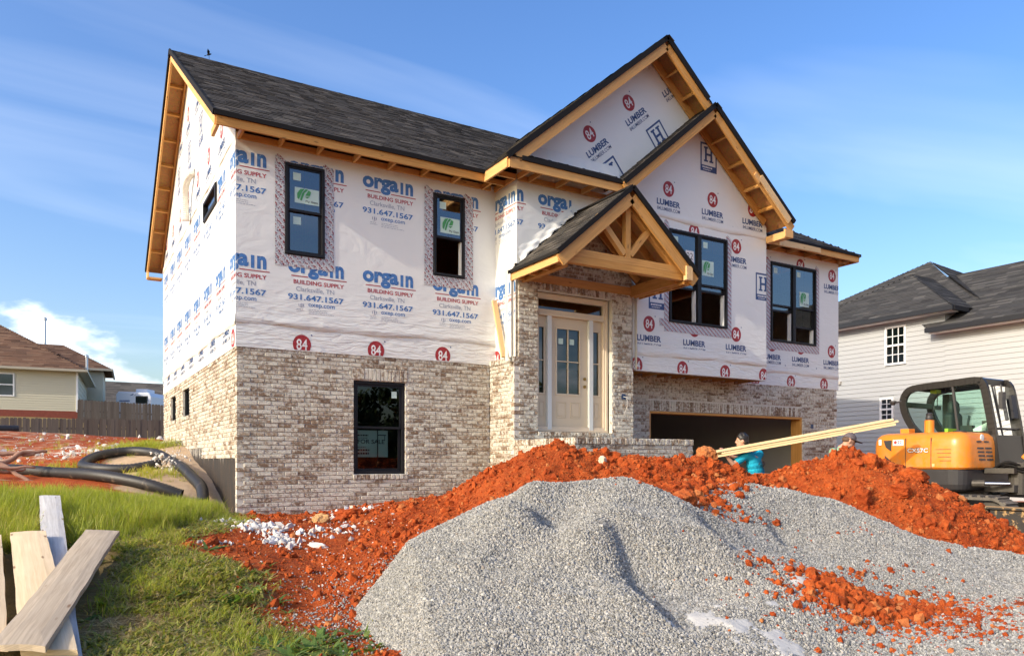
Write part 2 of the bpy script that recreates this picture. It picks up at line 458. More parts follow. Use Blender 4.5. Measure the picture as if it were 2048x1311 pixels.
def brick_row(wn_, f, a0, a1, z0, z1, unit=.0677, depth=.03, proud=.004):
    n = int(round((a1 - a0) / unit)); u = (a1 - a0) / n
    for i in range(n):
        BR.append((f, a0 + i * u + GAP * .42, a0 + (i + 1) * u - GAP * .42, z0, z1, proud + random.uniform(-.003, .004), depth, wn_))

def brick_verts(f, a0, a1, z0, z1, pr, dp):
    j = lambda s=.0028: random.uniform(-s, s)
    b = .0055
    back = [f(a0, dp, z0), f(a1, dp, z0), f(a1, dp, z1), f(a0, dp, z1)]
    mid = [f(a0 + j(), -pr + .007, z0 + j()), f(a1 + j(), -pr + .007, z0 + j()), f(a1 + j(), -pr + .007, z1 + j()), f(a0 + j(), -pr + .007, z1 + j())]
    fr = [f(a0 + b + j(), -pr + j(), z0 + b + j()), f(a1 - b + j(), -pr + j(), z0 + b + j()), f(a1 - b + j(), -pr + j(), z1 - b + j()), f(a0 + b + j(), -pr + j(), z1 - b + j())]
    V = back + mid + fr
    F = [(8, 9, 10, 11)]
    for o in (0, 4):
        for k in range(4):
            k2 = (k + 1) % 4; F.append((o + k, o + k2, o + 4 + k2, o + 4 + k))
    return V, F

def project(p):
    q = Vector(p) - CAM; a = R(YAW)
    Z = q.x * math.sin(a) + q.y * math.cos(a); X = q.x * math.cos(a) - q.y * math.sin(a)
    return 1024 + 1507 * X / Z, 922 - 1507 * q.z / Z, Z

# ------------------------------------------------------------ printing on the house wrap
_tc = {}
def text_poly(s, bold=0.0):
    key = (s, bold)
    if key not in _tc:
        cu = bpy.data.curves.new('t', 'FONT'); cu.body = s; cu.size = 1; cu.offset = bold; cu.resolution_u = 3
        o = bpy.data.objects.new('t', cu); col.objects.link(o)
        dg = bpy.context.evaluated_depsgraph_get(); me = bpy.data.meshes.new_from_object(o.evaluated_get(dg))
        V = np.array([v.co[:2] for v in me.vertices]); F = [tuple(p.vertices) for p in me.polygons]
        bpy.data.objects.remove(o); bpy.data.curves.remove(cu); bpy.data.meshes.remove(me)
        V -= V.min(0); _tc[key] = (V, F)
    return _tc[key]
PM = ['blue', 'red', 'navy', 'grey', 'dred', 'wprint', 'green', 'ink']
class Print:
    def __init__(s): s.e = []
    def text(s, t, x, y, w_, h, m, bold=.02, lay=0):
        V, F = text_poly(t, bold); mxv = V.max(0)
        s.e.append((V / mxv * np.array([w_, h]) + np.array([x, y]), F, PM.index(m), lay)); return s
    def rect(s, x0, y0, x1, y1, m, lay=0):
        s.e.append((np.array([(x0, y0), (x1, y0), (x1, y1), (x0, y1)], float), [(0, 1, 2, 3)], PM.index(m), lay)); return s
    def pg(s, pts, m, lay=0):
        s.e.append((np.array(pts, float), [tuple(range(len(pts)))], PM.index(m), lay)); return s
    def disc(s, x, y, r, m, lay=0, n=28, ry=None):
        t = np.linspace(0, 2 * np.pi, n, endpoint=False)
        s.e.append((np.stack([x + r * np.cos(t), y + (ry or r) * np.sin(t)], 1), [tuple(range(n))], PM.index(m), lay)); return s
    def place(s, f, a, z, parent, name='printed_logo', rot=0.0, clips=(), holes=(), off=.0022, mats=None):
        """clips: list of (point, normal) half planes in wall coordinates, the side the normal points to is cut away"""
        bm = bmesh.new(); c_, s_ = math.cos(rot), math.sin(rot)
        for V, F, m, lay in s.e:
            P = [bm.verts.new((a + x * c_ - y * s_, z + x * s_ + y * c_, lay * .0012)) for x, y in V]
            for fc in F:
                try: k = bm.faces.new([P[i] for i in fc]); k.material_index = m
                except ValueError: pass
        for co, no in clips:
            bmesh.ops.bisect_plane(bm, geom=bm.verts[:] + bm.edges[:] + bm.faces[:], plane_co=(*co, 0), plane_no=(*no, 0), clear_outer=True)
        for H in holes:
            xs = [v.co.x for v in bm.verts]; zs = [v.co.y for v in bm.verts]
            if not xs or max(xs) < H[0] or min(xs) > H[1] or max(zs) < H[2] or min(zs) > H[3]: continue
            for co, no in (((H[0], 0), (1, 0)), ((H[1], 0), (1, 0)), ((0, H[2]), (0, 1)), ((0, H[3]), (0, 1))):
                bmesh.ops.bisect_plane(bm, geom=bm.verts[:] + bm.edges[:] + bm.faces[:], plane_co=(*co, 0), plane_no=(*no, 0))
            bmesh.ops.delete(bm, geom=[q for q in bm.faces if H[0] < q.calc_center_median().x < H[1] and H[2] < q.calc_center_median().y < H[3]], context='FACES')
        if not bm.faces: bm.free(); return None
        for v in bm.verts: v.co = Vector(f(v.co.x, -off - v.co.z, v.co.y)) - wloc(parent)
        me = bpy.data.meshes.new(name); bm.to_mesh(me); bm.free()
        for q in PM: me.materials.append(M[q])
        o = bpy.data.objects.new(name, me); col.objects.link(o); o.parent = parent; return o

def fine_lines(p, x, y, w_, rows, m='grey', dy=.028, th=.008):
    random.seed(3)
    for i in range(rows):
        xx = x; lim = x + w_ * random.uniform(.6, 1)
        while xx < lim:
            l = random.uniform(.015, .05); p.rect(xx, y - i * dy, min(xx + l, lim), y - i * dy + th, m); xx += l + .010
def supply_print():
    p = Print()
    p.text('orga', 0, -.062, .622, .262, 'blue', .045); 
    p.rect(.655, 0, .705, .195, 'blue'); p.text('n', .745, 0, .137, .197, 'blue', .045)
    p.rect(.05, -.042, .31, -.027, 'red'); p.rect(.49, -.042, .93, -.027, 'red')
    p.text('BUILDING SUPPLY', .085, -.155, .80, .066, 'red', .022)
    p.text('Clarksville, TN', .124, -.278, .60, .085, 'grey', .004)
    p.text('931.647.1567', 0, -.402, .88, .092, 'blue', .024)
    p.text('oxep.com', .315, -.512, .42, .070, 'blue', .012)
    p.disc(.20, -.475, .04, 'grey', n=14); p.rect(.175, -.505, .225, -.44, 'wprint', 1); p.rect(.19, -.50, .21, -.45, 'grey', 2)
    fine_lines(p, .13, -.545, .14, 2); fine_lines(p, .32, -.540, .42, 3)
    return p
def lumber_print(top=True, txt=True):
    p = Print()
    if top:
        p.disc(0, 0, .142, 'dred', 0, 30, .152); p.text('84', -.085, -.085, .17, .17, 'wprint', .012, 1)
        p.disc(.15, .155, .012, 'navy')
    if txt:
        p.text('LUMBER', -.30, -.335, .60, .118, 'navy', .035); p.text('84LUMBER.COM', -.29, -.435, .585, .068, 'navy', .008)
    return p
def h_print():
    p = Print(); x0, x1, z0, z1 = -.225, .225, -.285, .285
    p.rect(x0, z0, x1, z0 + .125, 'navy')
    for r in ((x0, z1 - .035, x1, z1), (x0, z0 + .125, x0 + .035, z1 - .035), (x1 - .035, z0 + .125, x1, z1 - .035)): p.rect(*r, 'navy')
    cz = .06
    for sx in (-1, 1):
        p.rect(sx * .075 - .026, cz - .135, sx * .075 + .026, cz + .135, 'navy')
        p.rect(sx * .075 - .055, cz + .115, sx * .075 + .055, cz + .15, 'navy', 1); p.rect(sx * .075 - .055, cz - .15, sx * .075 + .055, cz - .115, 'navy', 1)
    p.rect(-.06, cz - .022, .06, cz + .022, 'navy', 1)
    fine_lines(p, -.17, z0 + .07, .38, 1, 'wprint', .03, .028); fine_lines(p, -.15, z0 + .03, .30, 1, 'wprint', .03, .014)
    for e in range(len(p.e)):
        if p.e[e][2] == PM.index('wprint'): p.e[e] = (*p.e[e][:3], 1)
    return p
def man_print():
    p = Print(); p.disc(0, .035, .016, 'grey', n=10); p.rect(-.018, -.05, .018, .02, 'grey'); fine_lines(p, .05, 0, .14, 3, 'grey', .02, .007); return p
SP, LP, HP, MP, L84, LTX = supply_print(), lumber_print(), h_print(), man_print(), lumber_print(True, False), lumber_print(False, True)

# ============================================================ THE HOUSE
house = thing('house', 'two-storey house under construction in white printed house wrap above whitewashed brick', 'house')
def hp(mb, name, mats, parent=house, **k): return mb.build(name, mats, parent, **k)
E0 = 5.72                                     # height of the roof plane at the eaves
PM1 = .634; PG = .847                         # main and gable pitches
W1 = (.715, 1.318, 3.98, 5.372); W2 = (3.207, 3.795, 3.97, 5.357); W3 = (7.86, 9.42, 3.493, 5.29); W4 = (11.60, 13.163, 3.528, 5.328)
LWN = (1.807, 2.706, .582, 2.10); SW = (-2.854, -1.578, 5.10, 5.44); DO = (4.79, 6.41, 1.30, 3.735); GA = (8.03, 12.72, -.6, 1.82)
B1 = (-8.10, -7.10, 1.74, 2.34); B2 = (-5.95, -4.90, 1.74, 2.34)
fw, fb, fr, fl, fbl = FR(-.012), FR(-.752), FR(-.012), LW(-.012), LW(4.42)
def grow(h, e): return (h[0] - e, h[1] + e, h[2] - e, h[3] + e)

# --- wrapped walls
mw = MB(); wall(mw, fw, -.012, 4.42, 2.50, 5.69, [W1, W2]); wrap_front = hp(mw, 'house_wrap', [M['wrap'], M['osb']])
mw = MB(); wall(mw, fl, -9.5, -.1085, 2.50, 5.69, [SW])
mw.poly([fl(-9.5, 0, 5.69), fl(.012, 0, 5.69), fl(-4.72, 0, 8.86)]); mw.poly([fl(-9.5, .12, 5.69), fl(.012, .12, 5.69), fl(-4.72, .12, 8.86)], 1)
wrap_left = hp(mw, 'house_wrap', [M['wrap'], M['osb']])
mw = MB(); wall(mw, fbl, 0, .6315, 2.50, 5.69); wrap_ret = hp(mw, 'house_wrap', [M['wrap'], M['osb']])
mw = MB(); wall(mw, fb, 4.42, 10.6, 2.50, 5.69, [W3, (DO[0] - .03, DO[1] + .03, 2.4, DO[3] + .03)])
mw.poly([fb(4.42, 0, 5.69), fb(10.6, 0, 5.69), fb(10.6, 0, 5.75), fb(7.36, 0, 8.45), fb(4.42, 0, 6.0)])
mw.box(4.6, 6.75, -.50, -.48, -.3, 2.45, 1)
wrap_gable = hp(mw, 'house_wrap', [M['wrap'], M['osb']])
mw = MB(); wall(mw, fr, 10.6, 14.02, 2.52, 5.69, [W4]); wrap_right = hp(mw, 'house_wrap', [M['wrap'], M['osb']])
mw = MB(); mw.box(10.575, 10.597, -.63, -.012, 2.5, 5.69); mw.box(13.9, 14.017, .11, 9.5, 2.5, 5.69); mw.box(-.01, 14.02, 9.4, 9.5, 2.5, 5.69)
hp(mw, 'house_wrap', [M['wrap'], M['osb']])
# lapped lower sheets of wrap with a wavy free edge
def lap(f, a0, a1, z0, z1, parent, seed):
    m = MB(); n = int((a1 - a0) / .06); rr = random.Random(seed); V = []; F = []
    ph = [rr.uniform(0, 6) for _ in range(4)]
    for i in range(n + 1):
        a = a0 + (a1 - a0) * i / n
        e = .016 * math.sin(a * 2.1 + ph[0]) + .010 * math.sin(a * 5.3 + ph[1]) + rr.uniform(-.004, .004)
        p = .010 + .006 * math.sin(a * 3.7 + ph[2]) + .004 * math.sin(a * 9 + ph[3])
        V += [f(a, -.003, z1), f(a, -.004 - .3 * p, z0 + .09), f(a, -max(.004, p), z0 + e), f(a, -.0005, z0 + e - .003)]
        if i:
            b = 4 * (i - 1)
            for k in range(3): F.append((b + k, b + k + 1, b + 5 + k, b + 4 + k))
    m.add(V, F); return hp(m, 'wrap_lap', M['wrap'], parent, smooth=True)
lap(fw, -.012, 4.42, 2.845, 3.02, wrap_front, 1); lap(fl, -9.5, .012, 2.845, 3.0, wrap_left, 2); lap(fb, 6.86, 10.6, 2.80, 3.0, wrap_gable, 3); lap(fr, 10.63, 14.02, 2.80, 2.98, wrap_right, 4)
lap(fl, -9.5, .012, 5.60, 5.75, wrap_left, 5); lap(fb, 7.1, 10.6, 5.46, 5.6, wrap_gable, 6)

# --- printing
hw = [W1, W2]
for i, x in enumerate((-.45, .755, 1.95, 3.19)):
    for z in (5.225, 3.69):
        SP.place(fw, x, z, wrap_front, clips=[((-.008, 0), (-1, 0)), ((4.40, 0), (1, 0))], holes=hw)
for x in (.97, 2.178, 3.382): L84.place(fw, x, 2.60, wrap_front, clips=[((0, 2.515), (0, -1))])
for z in (5.225, 3.69):
    SP.place(fbl, -.18, z, wrap_ret, clips=[((0, 0), (-1, 0)), ((.75, 0), (1, 0))])
    SP.place(fb, 3.67, z, wrap_gable, clips=[((4.425, 0), (-1, 0)), ((0, 3.95), (0, -1)) if z < 4 else ((0, 0), (0, -1))], holes=[(4.3, 7, 2.4, 3.95)])
L84.place(fbl, .05, 2.60, wrap_ret, clips=[((0, 0), (-1, 0)), ((0, 2.56), (0, -1))])
SP.place(fb, 4.847, 5.225, wrap_gable, clips=[((5.56, 0), (1, 0))])
for k in range(8):
    a = -.45 - 1.26 * k
    for z in (5.225, 3.69):
        SP.place(fl, a, z, wrap_left, clips=[((0, 0), (1, 0)), ((-9.48, 0), (-1, 0))], holes=[SW, (-2.95, -1.5, 5.05, 5.5)])
    LTX.place(fl, -.75 - 1.26 * k, 3.09, wrap_left, clips=[((-9.45, 0), (-1, 0))])
    if k < 7:
        LP.place(fl, -1.15 - 1.26 * k, 6.16, wrap_left, clips=[((0, 0), (1, 0))])
    MP.place(fl, -1.2 - 1.26 * k, 2.70, wrap_left, clips=[((-9.45, 0), (-1, 0))])
for a in (-3.3, -4.8, -6.4): HP.place(fl, a, 6.98, wrap_left)
for a in (-3.7, -4.95, -6.1): LP.place(fl, a, 7.9, wrap_left)
L84.place(fl, -.2, 2.64, wrap_left, clips=[((0, 2.515), (0, -1))])
gclip = [((6.25, 5.72), (-.646, .763))]
for x, z in ((5.954, 6.696), (6.857, 7.475), (7.759, 8.234)):
    LP.place(fb, x, z, wrap_gable, rot=R(40), clips=[((7.36, 8.42), (.646, .763)), ((7.36, 8.42), (-.646, .763))])
for x, z in ((7.62, 6.98), (6.5, 6.06)): HP.place(fb, x, z, wrap_gable, rot=R(40), clips=[((8.53, 7.61), (.646, -.763))])
HP.place(fb, 8.914, 6.87, wrap_gable)
HP.place(fb, 7.57, 3.98, wrap_gable, holes=[W3]); HP.place(fb, 10.5, 4.47, wrap_gable, clips=[((10.6, 0), (1, 0))])
gh = [W3]; rc = [((10.6, 0), (1, 0))]
for x in (7.848, 9.025, 10.18): LP.place(fb, x, 6.05, wrap_gable, clips=[((10.53, 5.78), (.646, .763))])
for x in (8.52, 9.70): LP.place(fb, x, 5.33 if x < 9 else 5.21, wrap_gable, holes=gh, clips=rc)
for x in (7.356, 8.525, 9.694): LP.place(fb, x, 3.40, wrap_gable, holes=gh)
for x in (7.049, 8.212, 9.377, 10.516): L84.place(fb, x, 2.60, wrap_gable, clips=[((0, 2.515), (0, -1)), *rc])
for x, z in ((7.95, 2.94), (9.13, 2.94), (10.2, 2.94), (8.4, 5.55), (9.6, 5.56), (6.5, 2.94)): MP.place(fb, x, z, wrap_gable)
rc = [((14.02, 0), (1, 0)), ((10.6, 0), (-1, 0))]
for x, z in ((13.776, 5.27), (13.757, 3.44), (12.63, 3.44), (11.65, 3.44), (12.627, 5.37), (11.45, 5.27)): LP.place(fr, x, z, wrap_right, clips=rc, holes=[W4])
for x in (11.1, 12.295, 13.477): L84.place(fr, x, 2.63, wrap_right, clips=[((0, 2.535), (0, -1)), *rc])
for x in (12.1, 13.2): MP.place(fr, x, 2.97, wrap_right)

# --- flashing tape round the windows
def tape(f, W, parent, m, e=.155, ears=(.11, .09), left=None):
    mb = MB(); a0, a1, z0, z1 = W; o = -.0055
    def strip(A, B, C_, D, o_, rot):
        P = [f(A, o_, C_), f(B, o_, C_), f(B, o_, D), f(A, o_, D)]
        U = [(A, C_), (B, C_), (B, D), (A, D)]
        mb.add(P, [(0, 1, 2, 3)], 0, [U])
    strip(a0 - e, a1 + e, z0 - .19, z0 + .02, o, 0)
    for (A, B, top) in ((a0 - e, a0 + .02, z1 + ears[0]), (a1 - .02, a1 + e, z1 + ears[1])):
        P = [f(A, o - .002, z0 - .20), f(B, o - .002, z0 - .18), f(B, o - .002, z1 + .02), f((A + B) / 2 + .02, o - .008, top - .04), f((A * .8 + B * .2), o - .014, top), f(A, o - .006, top - .03)]
        U = [(A, z0 - .2), (B, z0 - .18), (B, z1 + .02), ((A + B) / 2, top - .04), (A * .8 + B * .2, top), (A, top - .03)]
        mb.add(P, [(0, 1, 2, 3, 4, 5)], 0, [U])
    if left: strip(a0 - e - left, a0 - e + .02, z0 - .1, z0 + .04, o - .001, 0)
    # thin strip under the head flange
    strip(a0 - .02, a1 + .02, z1 - .02, z1 + .022, o, 0)
    return hp(mb, 'flashing_tape', m, parent)
tape(fw, W1, wrap_front, M['tape']); tape(fw, W2, wrap_front, M['tape'], .17)
tape(fb, W3, wrap_gable, M['tape2'], .13, (.16, .10), .12); tape(fr, W4, wrap_right, M['tape2'], .13, (.06, .10))

# --- windows
def rect_frame(mb, f, a0, a1, z0, z1, w_, d0, d1, mat=0):
    def bx(A, B, C_, D):
        p, q = f(A, d0, C_), f(B, d1, D)
        mb.box(min(p[0], q[0]), max(p[0], q[0]), min(p[1], q[1]), max(p[1], q[1]), C_, D, mat)
    bx(a0, a1, z0, z0 + w_); bx(a0, a1, z1 - w_, z1); bx(a0, a0 + w_, z0 + w_, z1 - w_); bx(a1 - w_, a1, z0 + w_, z1 - w_)
def fbox(mb, f, A, B, d0, d1, C_, D, mat=0):
    p, q = f(A, d0, C_), f(B, d1, D)
    return mb.box(min(p[0], q[0]), max(p[0], q[0]), min(p[1], q[1]), max(p[1], q[1]), C_, D, mat)
def pane(f, a0, a1, z0, z1, d, parent, m):
    mb = MB(); mb.poly([f(a0, d, z0), f(a1, d, z0), f(a1, d, z1), f(a0, d, z1)]); return hp(mb, 'pane', m, parent)
def sticker(f, a0, a1, z0, z1, d, parent, logo=False):
    p = Print(); mb = MB(); fbox(mb, f, a0, a1, d - .002, d, z0, z1); o = hp(mb, 'window_sticker', M['paper'], parent)
    return o
def logo(f, a0, a1, z0, z1, d, parent, t='Ply Gem'):
    w_, h = a1 - a0, z1 - z0; p = Print()
    p.pg([(.10 * w_, .30 * h), (.16 * w_, .22 * h), (.30 * w_, .75 * h), (.40 * w_, .96 * h), (.22 * w_, .90 * h), (.10 * w_, .62 * h)], 'green')
    p.pg([(.21 * w_, .20 * h), (.28 * w_, .16 * h), (.40 * w_, .70 * h), (.55 * w_, .93 * h), (.44 * w_, .95 * h), (.30 * w_, .66 * h)], 'green')
    p.pg([(.42 * w_, .52 * h), (.62 * w_, .56 * h), (.66 * w_, .82 * h), (.56 * w_, .90 * h)], 'green'); p.pg([(.40 * w_, .45 * h), (.62 * w_, .50 * h), (.50 * w_, .36 * h)], 'green')
    p.text(t, .44 * w_, .07 * h, .50 * w_, .17 * h, 'ink', .01)
    return p.place(f, a0, z0, parent, 'printed_logo', off=-d + .003)
def dh_unit(f, a0, a1, z0, z1, root, lower='closed', mr=.47, glass='glass', dep=0.0, stick=1, logo_t=None, off=0.0):
    """one double-hung unit; lower: closed / open fraction"""
    zm = z0 + (z1 - z0) * mr; fwid = .036
    mb = MB(); rect_frame(mb, f, a0 + .032, a1 - .032, zm - .015, z1 - .032, fwid, dep - .006, dep + .022)
    us = hp(mb, 'upper_sash', M['black'], root)
    pane(f, a0 + .06, a1 - .06, zm + .015, z1 - .06, dep + .008, root, M[glass])
    mb = MB(); fbox(mb, f, (a0 + a1) / 2 - .007, (a0 + a1) / 2 + .007, dep + .012, dep + .018, zm + .02, z1 - .06); hp(mb, 'muntin', M['black'], root)
    lz0, lz1 = z0 + .03, zm + .03
    if lower == 'closed': s0, s1 = lz0, lz1
    else:
        sh = (zm - z0) * lower; s0, s1 = lz0 + sh, lz1 + sh
    mb = MB(); rect_frame(mb, f, a0 + .038, a1 - .038, s0, s1, .042, dep + .028, dep + .055); ls = hp(mb, 'lower_sash', M['black'], root)
    pane(f, a0 + .07, a1 - .07, s0 + .03, s1 - .03, dep + .042, root, M[glass])
    mb = MB(); fbox(mb, f, (a0 + a1) / 2 - .007, (a0 + a1) / 2 + .007, dep + .046, dep + .052, s0 + .03, s1 - .03); hp(mb, 'muntin', M['black'], root)
    if lower != 'closed':
        mb = MB(); fbox(mb, f, a1 - .055, a1 - .036, dep + .026, dep + .12, z0 + .03, s0); fbox(mb, f, a0 + .03, a1 - .03, dep + .05, dep + .13, z0 + .012, z0 + .034); hp(mb, 'inner_jamb', M['white'], root)
    if stick:
        sticker(f, a0 + .12, a0 + .24, z1 - .24, z1 - .12, dep + .006, root)
        if stick > 1: sticker(f, a0 + .13, a0 + .25, zm - .20, zm - .08, dep + .040, root)
    if logo_t:
        A, B, C_, D = logo_t
        sticker(f, A, B, C_, D, dep + .0055, root); logo(f, A, B, C_, D, dep, root)
def win_frame(f, W, d0=-.035, d1=.07, w_=.04, mull=None, parent=house):
    mb = MB(); rect_frame(mb, f, *W, w_, d0, d1)
    if mull: fbox(mb, f, mull - .05, mull + .05, d0, d1, W[2] + w_, W[3] - w_)
    # nail-fin shadow line on the outside
    rect_frame(mb, f, W[0] - .012, W[1] + .012, W[2] - .012, W[3] + .012, .011, -.012, -.002)
    return hp(mb, 'window', M['black'], parent, bevel=.004)
r_ = win_frame(fw, W1); dh_unit(fw, *W1, r_, 'closed', .49, stick=2, logo_t=(.86, 1.24, 4.79, 5.03))
r_ = win_frame(fw, W2); dh_unit(fw, *W2, r_, .92, .475, stick=1, logo_t=(3.34, 3.71, 4.71, 4.98))
mid = (W3[0] + W3[1]) / 2; r_ = win_frame(fb, W3, mull=mid)
dh_unit(fb, W3[0], mid - .01, W3[2], W3[3], r_, .80, .45); dh_unit(fb, mid + .01, W3[1], W3[2], W3[3], r_, .80, .45, logo_t=(mid + .10, mid + .42, 4.50, 4.80))
p = Print(); p.rect(0, 0, .22, .22, 'wprint'); p.text('22', .03, .05, .16, .13, 'ink', .0, 1); p.place(fb, 8.30, 4.72, r_, off=-.004)
mid = (W4[0] + W4[1]) / 2; r_ = win_frame(fr, W4, mull=mid)
dh_unit(fr, W4[0], mid - .01, W4[2], W4[3], r_, .80, .46); dh_unit(fr, mid + .01, W4[1], W4[2], W4[3], r_, .42, .46, logo_t=(mid + .22, mid + .55, 4.42, 4.76))
r_ = win_frame(fl, SW, w_=.05); pane(fl, SW[0] + .05, SW[1] - .05, SW[2] + .05, SW[3] - .05, .01, r_, M['glass'])
# basement window set back in the brick
fq = FR(.07); r_ = win_frame(fq, LWN, d0=-.03, w_=.05)
dh_unit(fq, LWN[0] + .02, LWN[1] - .02, LWN[2] + .02, LWN[3] - .02, r_, 'closed', .50, glass='baseglass', stick=0)
sticker(fq, 2.48, 2.57, 1.84, 1.95, -.002, r_)
sg = MB(); sg.box(1.86, 2.44, .135, .14, .86, 1.30); sgn = hp(sg, 'window_sign', M['paper'], r_)
fs = FR(.134); p = Print(); p.text('FOR SALE', .06, .22, .46, .07, 'ink', .012); fine_lines(p, .06, .345, .26, 1, 'ink', .03, .024)
fine_lines(p, .06, .31, .25, 1, 'ink'); fine_lines(p, .06, .16, .20, 1, 'ink'); fine_lines(p, .06, .10, .30, 1, 'ink', .05, .03); fine_lines(p, .06, .045, .28, 1, 'ink', .05, .03)
p.rect(.40, .355, .55, .37, 'ink'); p.rect(.52, .27, .53, .355, 'ink'); p.place(fs, 1.86, .86, r_, off=.001)
for Bw in (B1, B2):
    fz = LW(.08); r_ = win_frame(fz, Bw, d0=-.03, w_=.04)
    pane(fz, Bw[0] + .04, Bw[1] - .04, Bw[2] + .04, Bw[3] - .04, .01, r_, M['glass'])
    mb = MB(); fbox(mb, fz, (Bw[0] + Bw[1]) / 2 - .015, (Bw[0] + Bw[1]) / 2 + .015, -.005, .02, Bw[2] + .04, Bw[3] - .04); hp(mb, 'muntin', M['black'], r_)

# --- brickwork: mortar beds, then bricks
def bed(name, f, a0, a1, z0, z1, holes=(), depth=.10, m='mortar'):
    mb = MB(); g = lambda a, d, z: f(a, d + .014, z)
    wall(mb, g, a0, a1, z0, z1, holes, depth, 0, 0); return hp(mb, 'brick_wall', M[m])
f0, fL, fe, fst = FR(0.0), LW(0.0), FR(-.84), FR(-2.6)
WB = {}
WB['fl'] = bed('f', f0, 0.008, 4.31, -.45, 2.53, [LWN])
sol = (LWN[0] - .03, LWN[1] + .03, LWN[3], LWN[3] + .205); sil = (LWN[0] - .02, LWN[1] + .03, LWN[2] - .085, LWN[2])
brick_field('fl', f0, 0, 4.31, -.44, 2.51, [LWN, sol, sil], 0, (1, 0))
brick_row('fl', f0, sol[0], sol[1], sol[2] + .006, sol[3] - .006); brick_row('fl', f0, sil[0], sil[1], sil[2], sil[3] - .006, .075, .05, .018)
hl = [B1, B2, (-9.6, -5.9, -.5, 1.26), (-5.9, -3.3, -.5, 1.06), (-3.3, .1, -.5, .86)]
WB['ll'] = bed('l', fL, -9.5, -.008, .86, 2.53, [B1, B2, (-9.6, -5.9, 0, 1.26), (-5.9, -3.3, 0, 1.06)])
sl1, sl2 = (B1[0] - .03, B1[1] + .03, B1[2] - .08, B1[2]), (B2[0] - .03, B2[1] + .03, B2[2] - .08, B2[2])
brick_field('ll', fL, -9.5, 0, -.44, 2.51, hl + [sl1, sl2], 1, (0, 1))
for s_ in (sl1, sl2): brick_row('ll', fL, s_[0], s_[1], s_[2], s_[3] - .006, .075, .05, .018)
mb = MB(); mb.box(.012, .2, .02, 3.3, -.6, .86); mb.box(.012, .2, 3.3, 5.9, -.3, 1.06); mb.box(.012, .2, 5.9, 9.5, 0, 1.26); hp(mb, 'foundation_wall', M['foundation'])
fbr = LW(4.31)
WB['br'] = bed('b', fbr, .0, .832, -.3, 2.47); brick_field('br', fbr, .0, .84, -.44, 2.46, (), 1, (0, 1)); brick_row('br', fbr, .0, .84, 2.465, 2.56, .072, .10, .012)
WB['en'] = bed('e', fe, 4.318, 6.895, -.3, 3.94, [(DO[0], DO[1], 1.24, DO[3]), (4.2, 4.41, 2.47, 4), (6.865, 7, 2.5, 4)], .09)
soe = (DO[0] - .03, DO[1] + .03, DO[3] + .005, DO[3] + .21)
brick_field('en', fe, 4.31, 6.90, -.44, 2.46, [(DO[0], DO[1], 1.24, 4), (4.2, 7, -.5, 1.05)], 0, (1, 0))
brick_row('en', fe, 4.325, 4.42, 2.465, 2.56, .0677, .05, .0)
brick_field('en', fe, 4.405, 6.87, 2.46, 3.95, [(DO[0], DO[1], 2, DO[3] + .0), soe], 1, (2, 0))
brick_row('en', fe, soe[0], soe[1], soe[2] + .006, soe[3] - .006)
brick_row('en', fe, DO[0], DO[1], 1.235, 1.30, .0677, .16, .012)
mb = MB(); mb.prism([(4.5, -.829, 3.95), (6.86, -.829, 3.95), (6.86, -.829, 4.17), (5.7, -.829, 5.175), (4.5, -.829, 4.17)], (0, .07, 0)); WB['eg'] = hp(mb, 'brick_wall', M['mortar'])
for i in range(17):
    z0 = 3.955 + i * COURSE; hwid = min(1.17, (5.14 - z0 - .07) / .86)
    if hwid > .1: brick_field('eg', fe, 5.70 - hwid, 5.70 + hwid, z0, z0 + COURSE, (), i % 2)
WB['ga'] = bed('g', f0, 6.9, 13.98, -.6, 2.53, [GA]); sog = (GA[0] - .02, GA[1] + .0, GA[3], GA[3] + .22)
brick_field('ga', f0, 6.9, 13.98, -.57, 2.54, [GA, sog], 0, (0, 1)); brick_row('ga', f0, sog[0], sog[1], sog[2] + .008, sog[3] - .006)
mb = MB(); mb.box(6.8, 6.89, -.75, .02, -.5, 2.5); mb.box(13.88, 13.97, .12, 9.5, -.6, 2.52); mb.box(0.1, 13.97, 9.42, 9.5, 0, 2.52); hp(mb, 'side_wall', M['mortar'])
# stoop
mb = MB(); mb.box(4.312, 6.69, -2.588, -.86, -.6, 1.06); stoop = hp(mb, 'stoop', M['mortar'])
WB['st'] = stoop
brick_field('st', fst, 4.30, 6.70, -.44, 1.045, (), 0, (1, 1)); brick_row('st', fst, 4.30, 6.70, 1.05, 1.145, .0677, .20, .012)
fsl = LW(4.30); brick_field('st', fsl, .85, 2.6, -.44, 1.045, (), 1, (0, 1)); brick_row('st', fsl, .85, 2.58, 1.05, 1.145, .0677, .20, .010)
# split the bricks: the 300 that show largest are objects, the rest one joined part per wall
def bsize(b):
    f, a0, a1, z0, z1 = b[:5]; q = [project(f(a, 0, z)) for a, z in ((a0, z0), (a1, z0), (a1, z1), (a0, z1))]
    if any(k[2] < .5 for k in q): return 0
    ar = abs(sum(q[i][0] * q[(i + 1) % 4][1] - q[(i + 1) % 4][0] * q[i][1] for i in range(4)) / 2)
    zlo = {'st': .75, 'br': .55, 'en': 1.1, 'fl': .05 + max(0, (a0 - 1) * .12)}.get(b[7], 0)
    if b[7] == 'st' and f.ax == 'x' and a0 < 5.2: zlo = .95
    return ar if z0 > zlo else 0
order = sorted(range(len(BR)), key=lambda i: -bsize(BR[i])); big = set(order[:300])
vari = []
for k in range(8):
    mb = MB(); V, F = brick_verts(lambda a, d, z: (a, d, z), -.1, .1, -.0283, .0283, 0.0, .03); mb.add(V, F)
    o = mb.build('brick', M['brick']); vari.append(o.data); bpy.data.objects.remove(o)
rest = {k: MB() for k in WB}
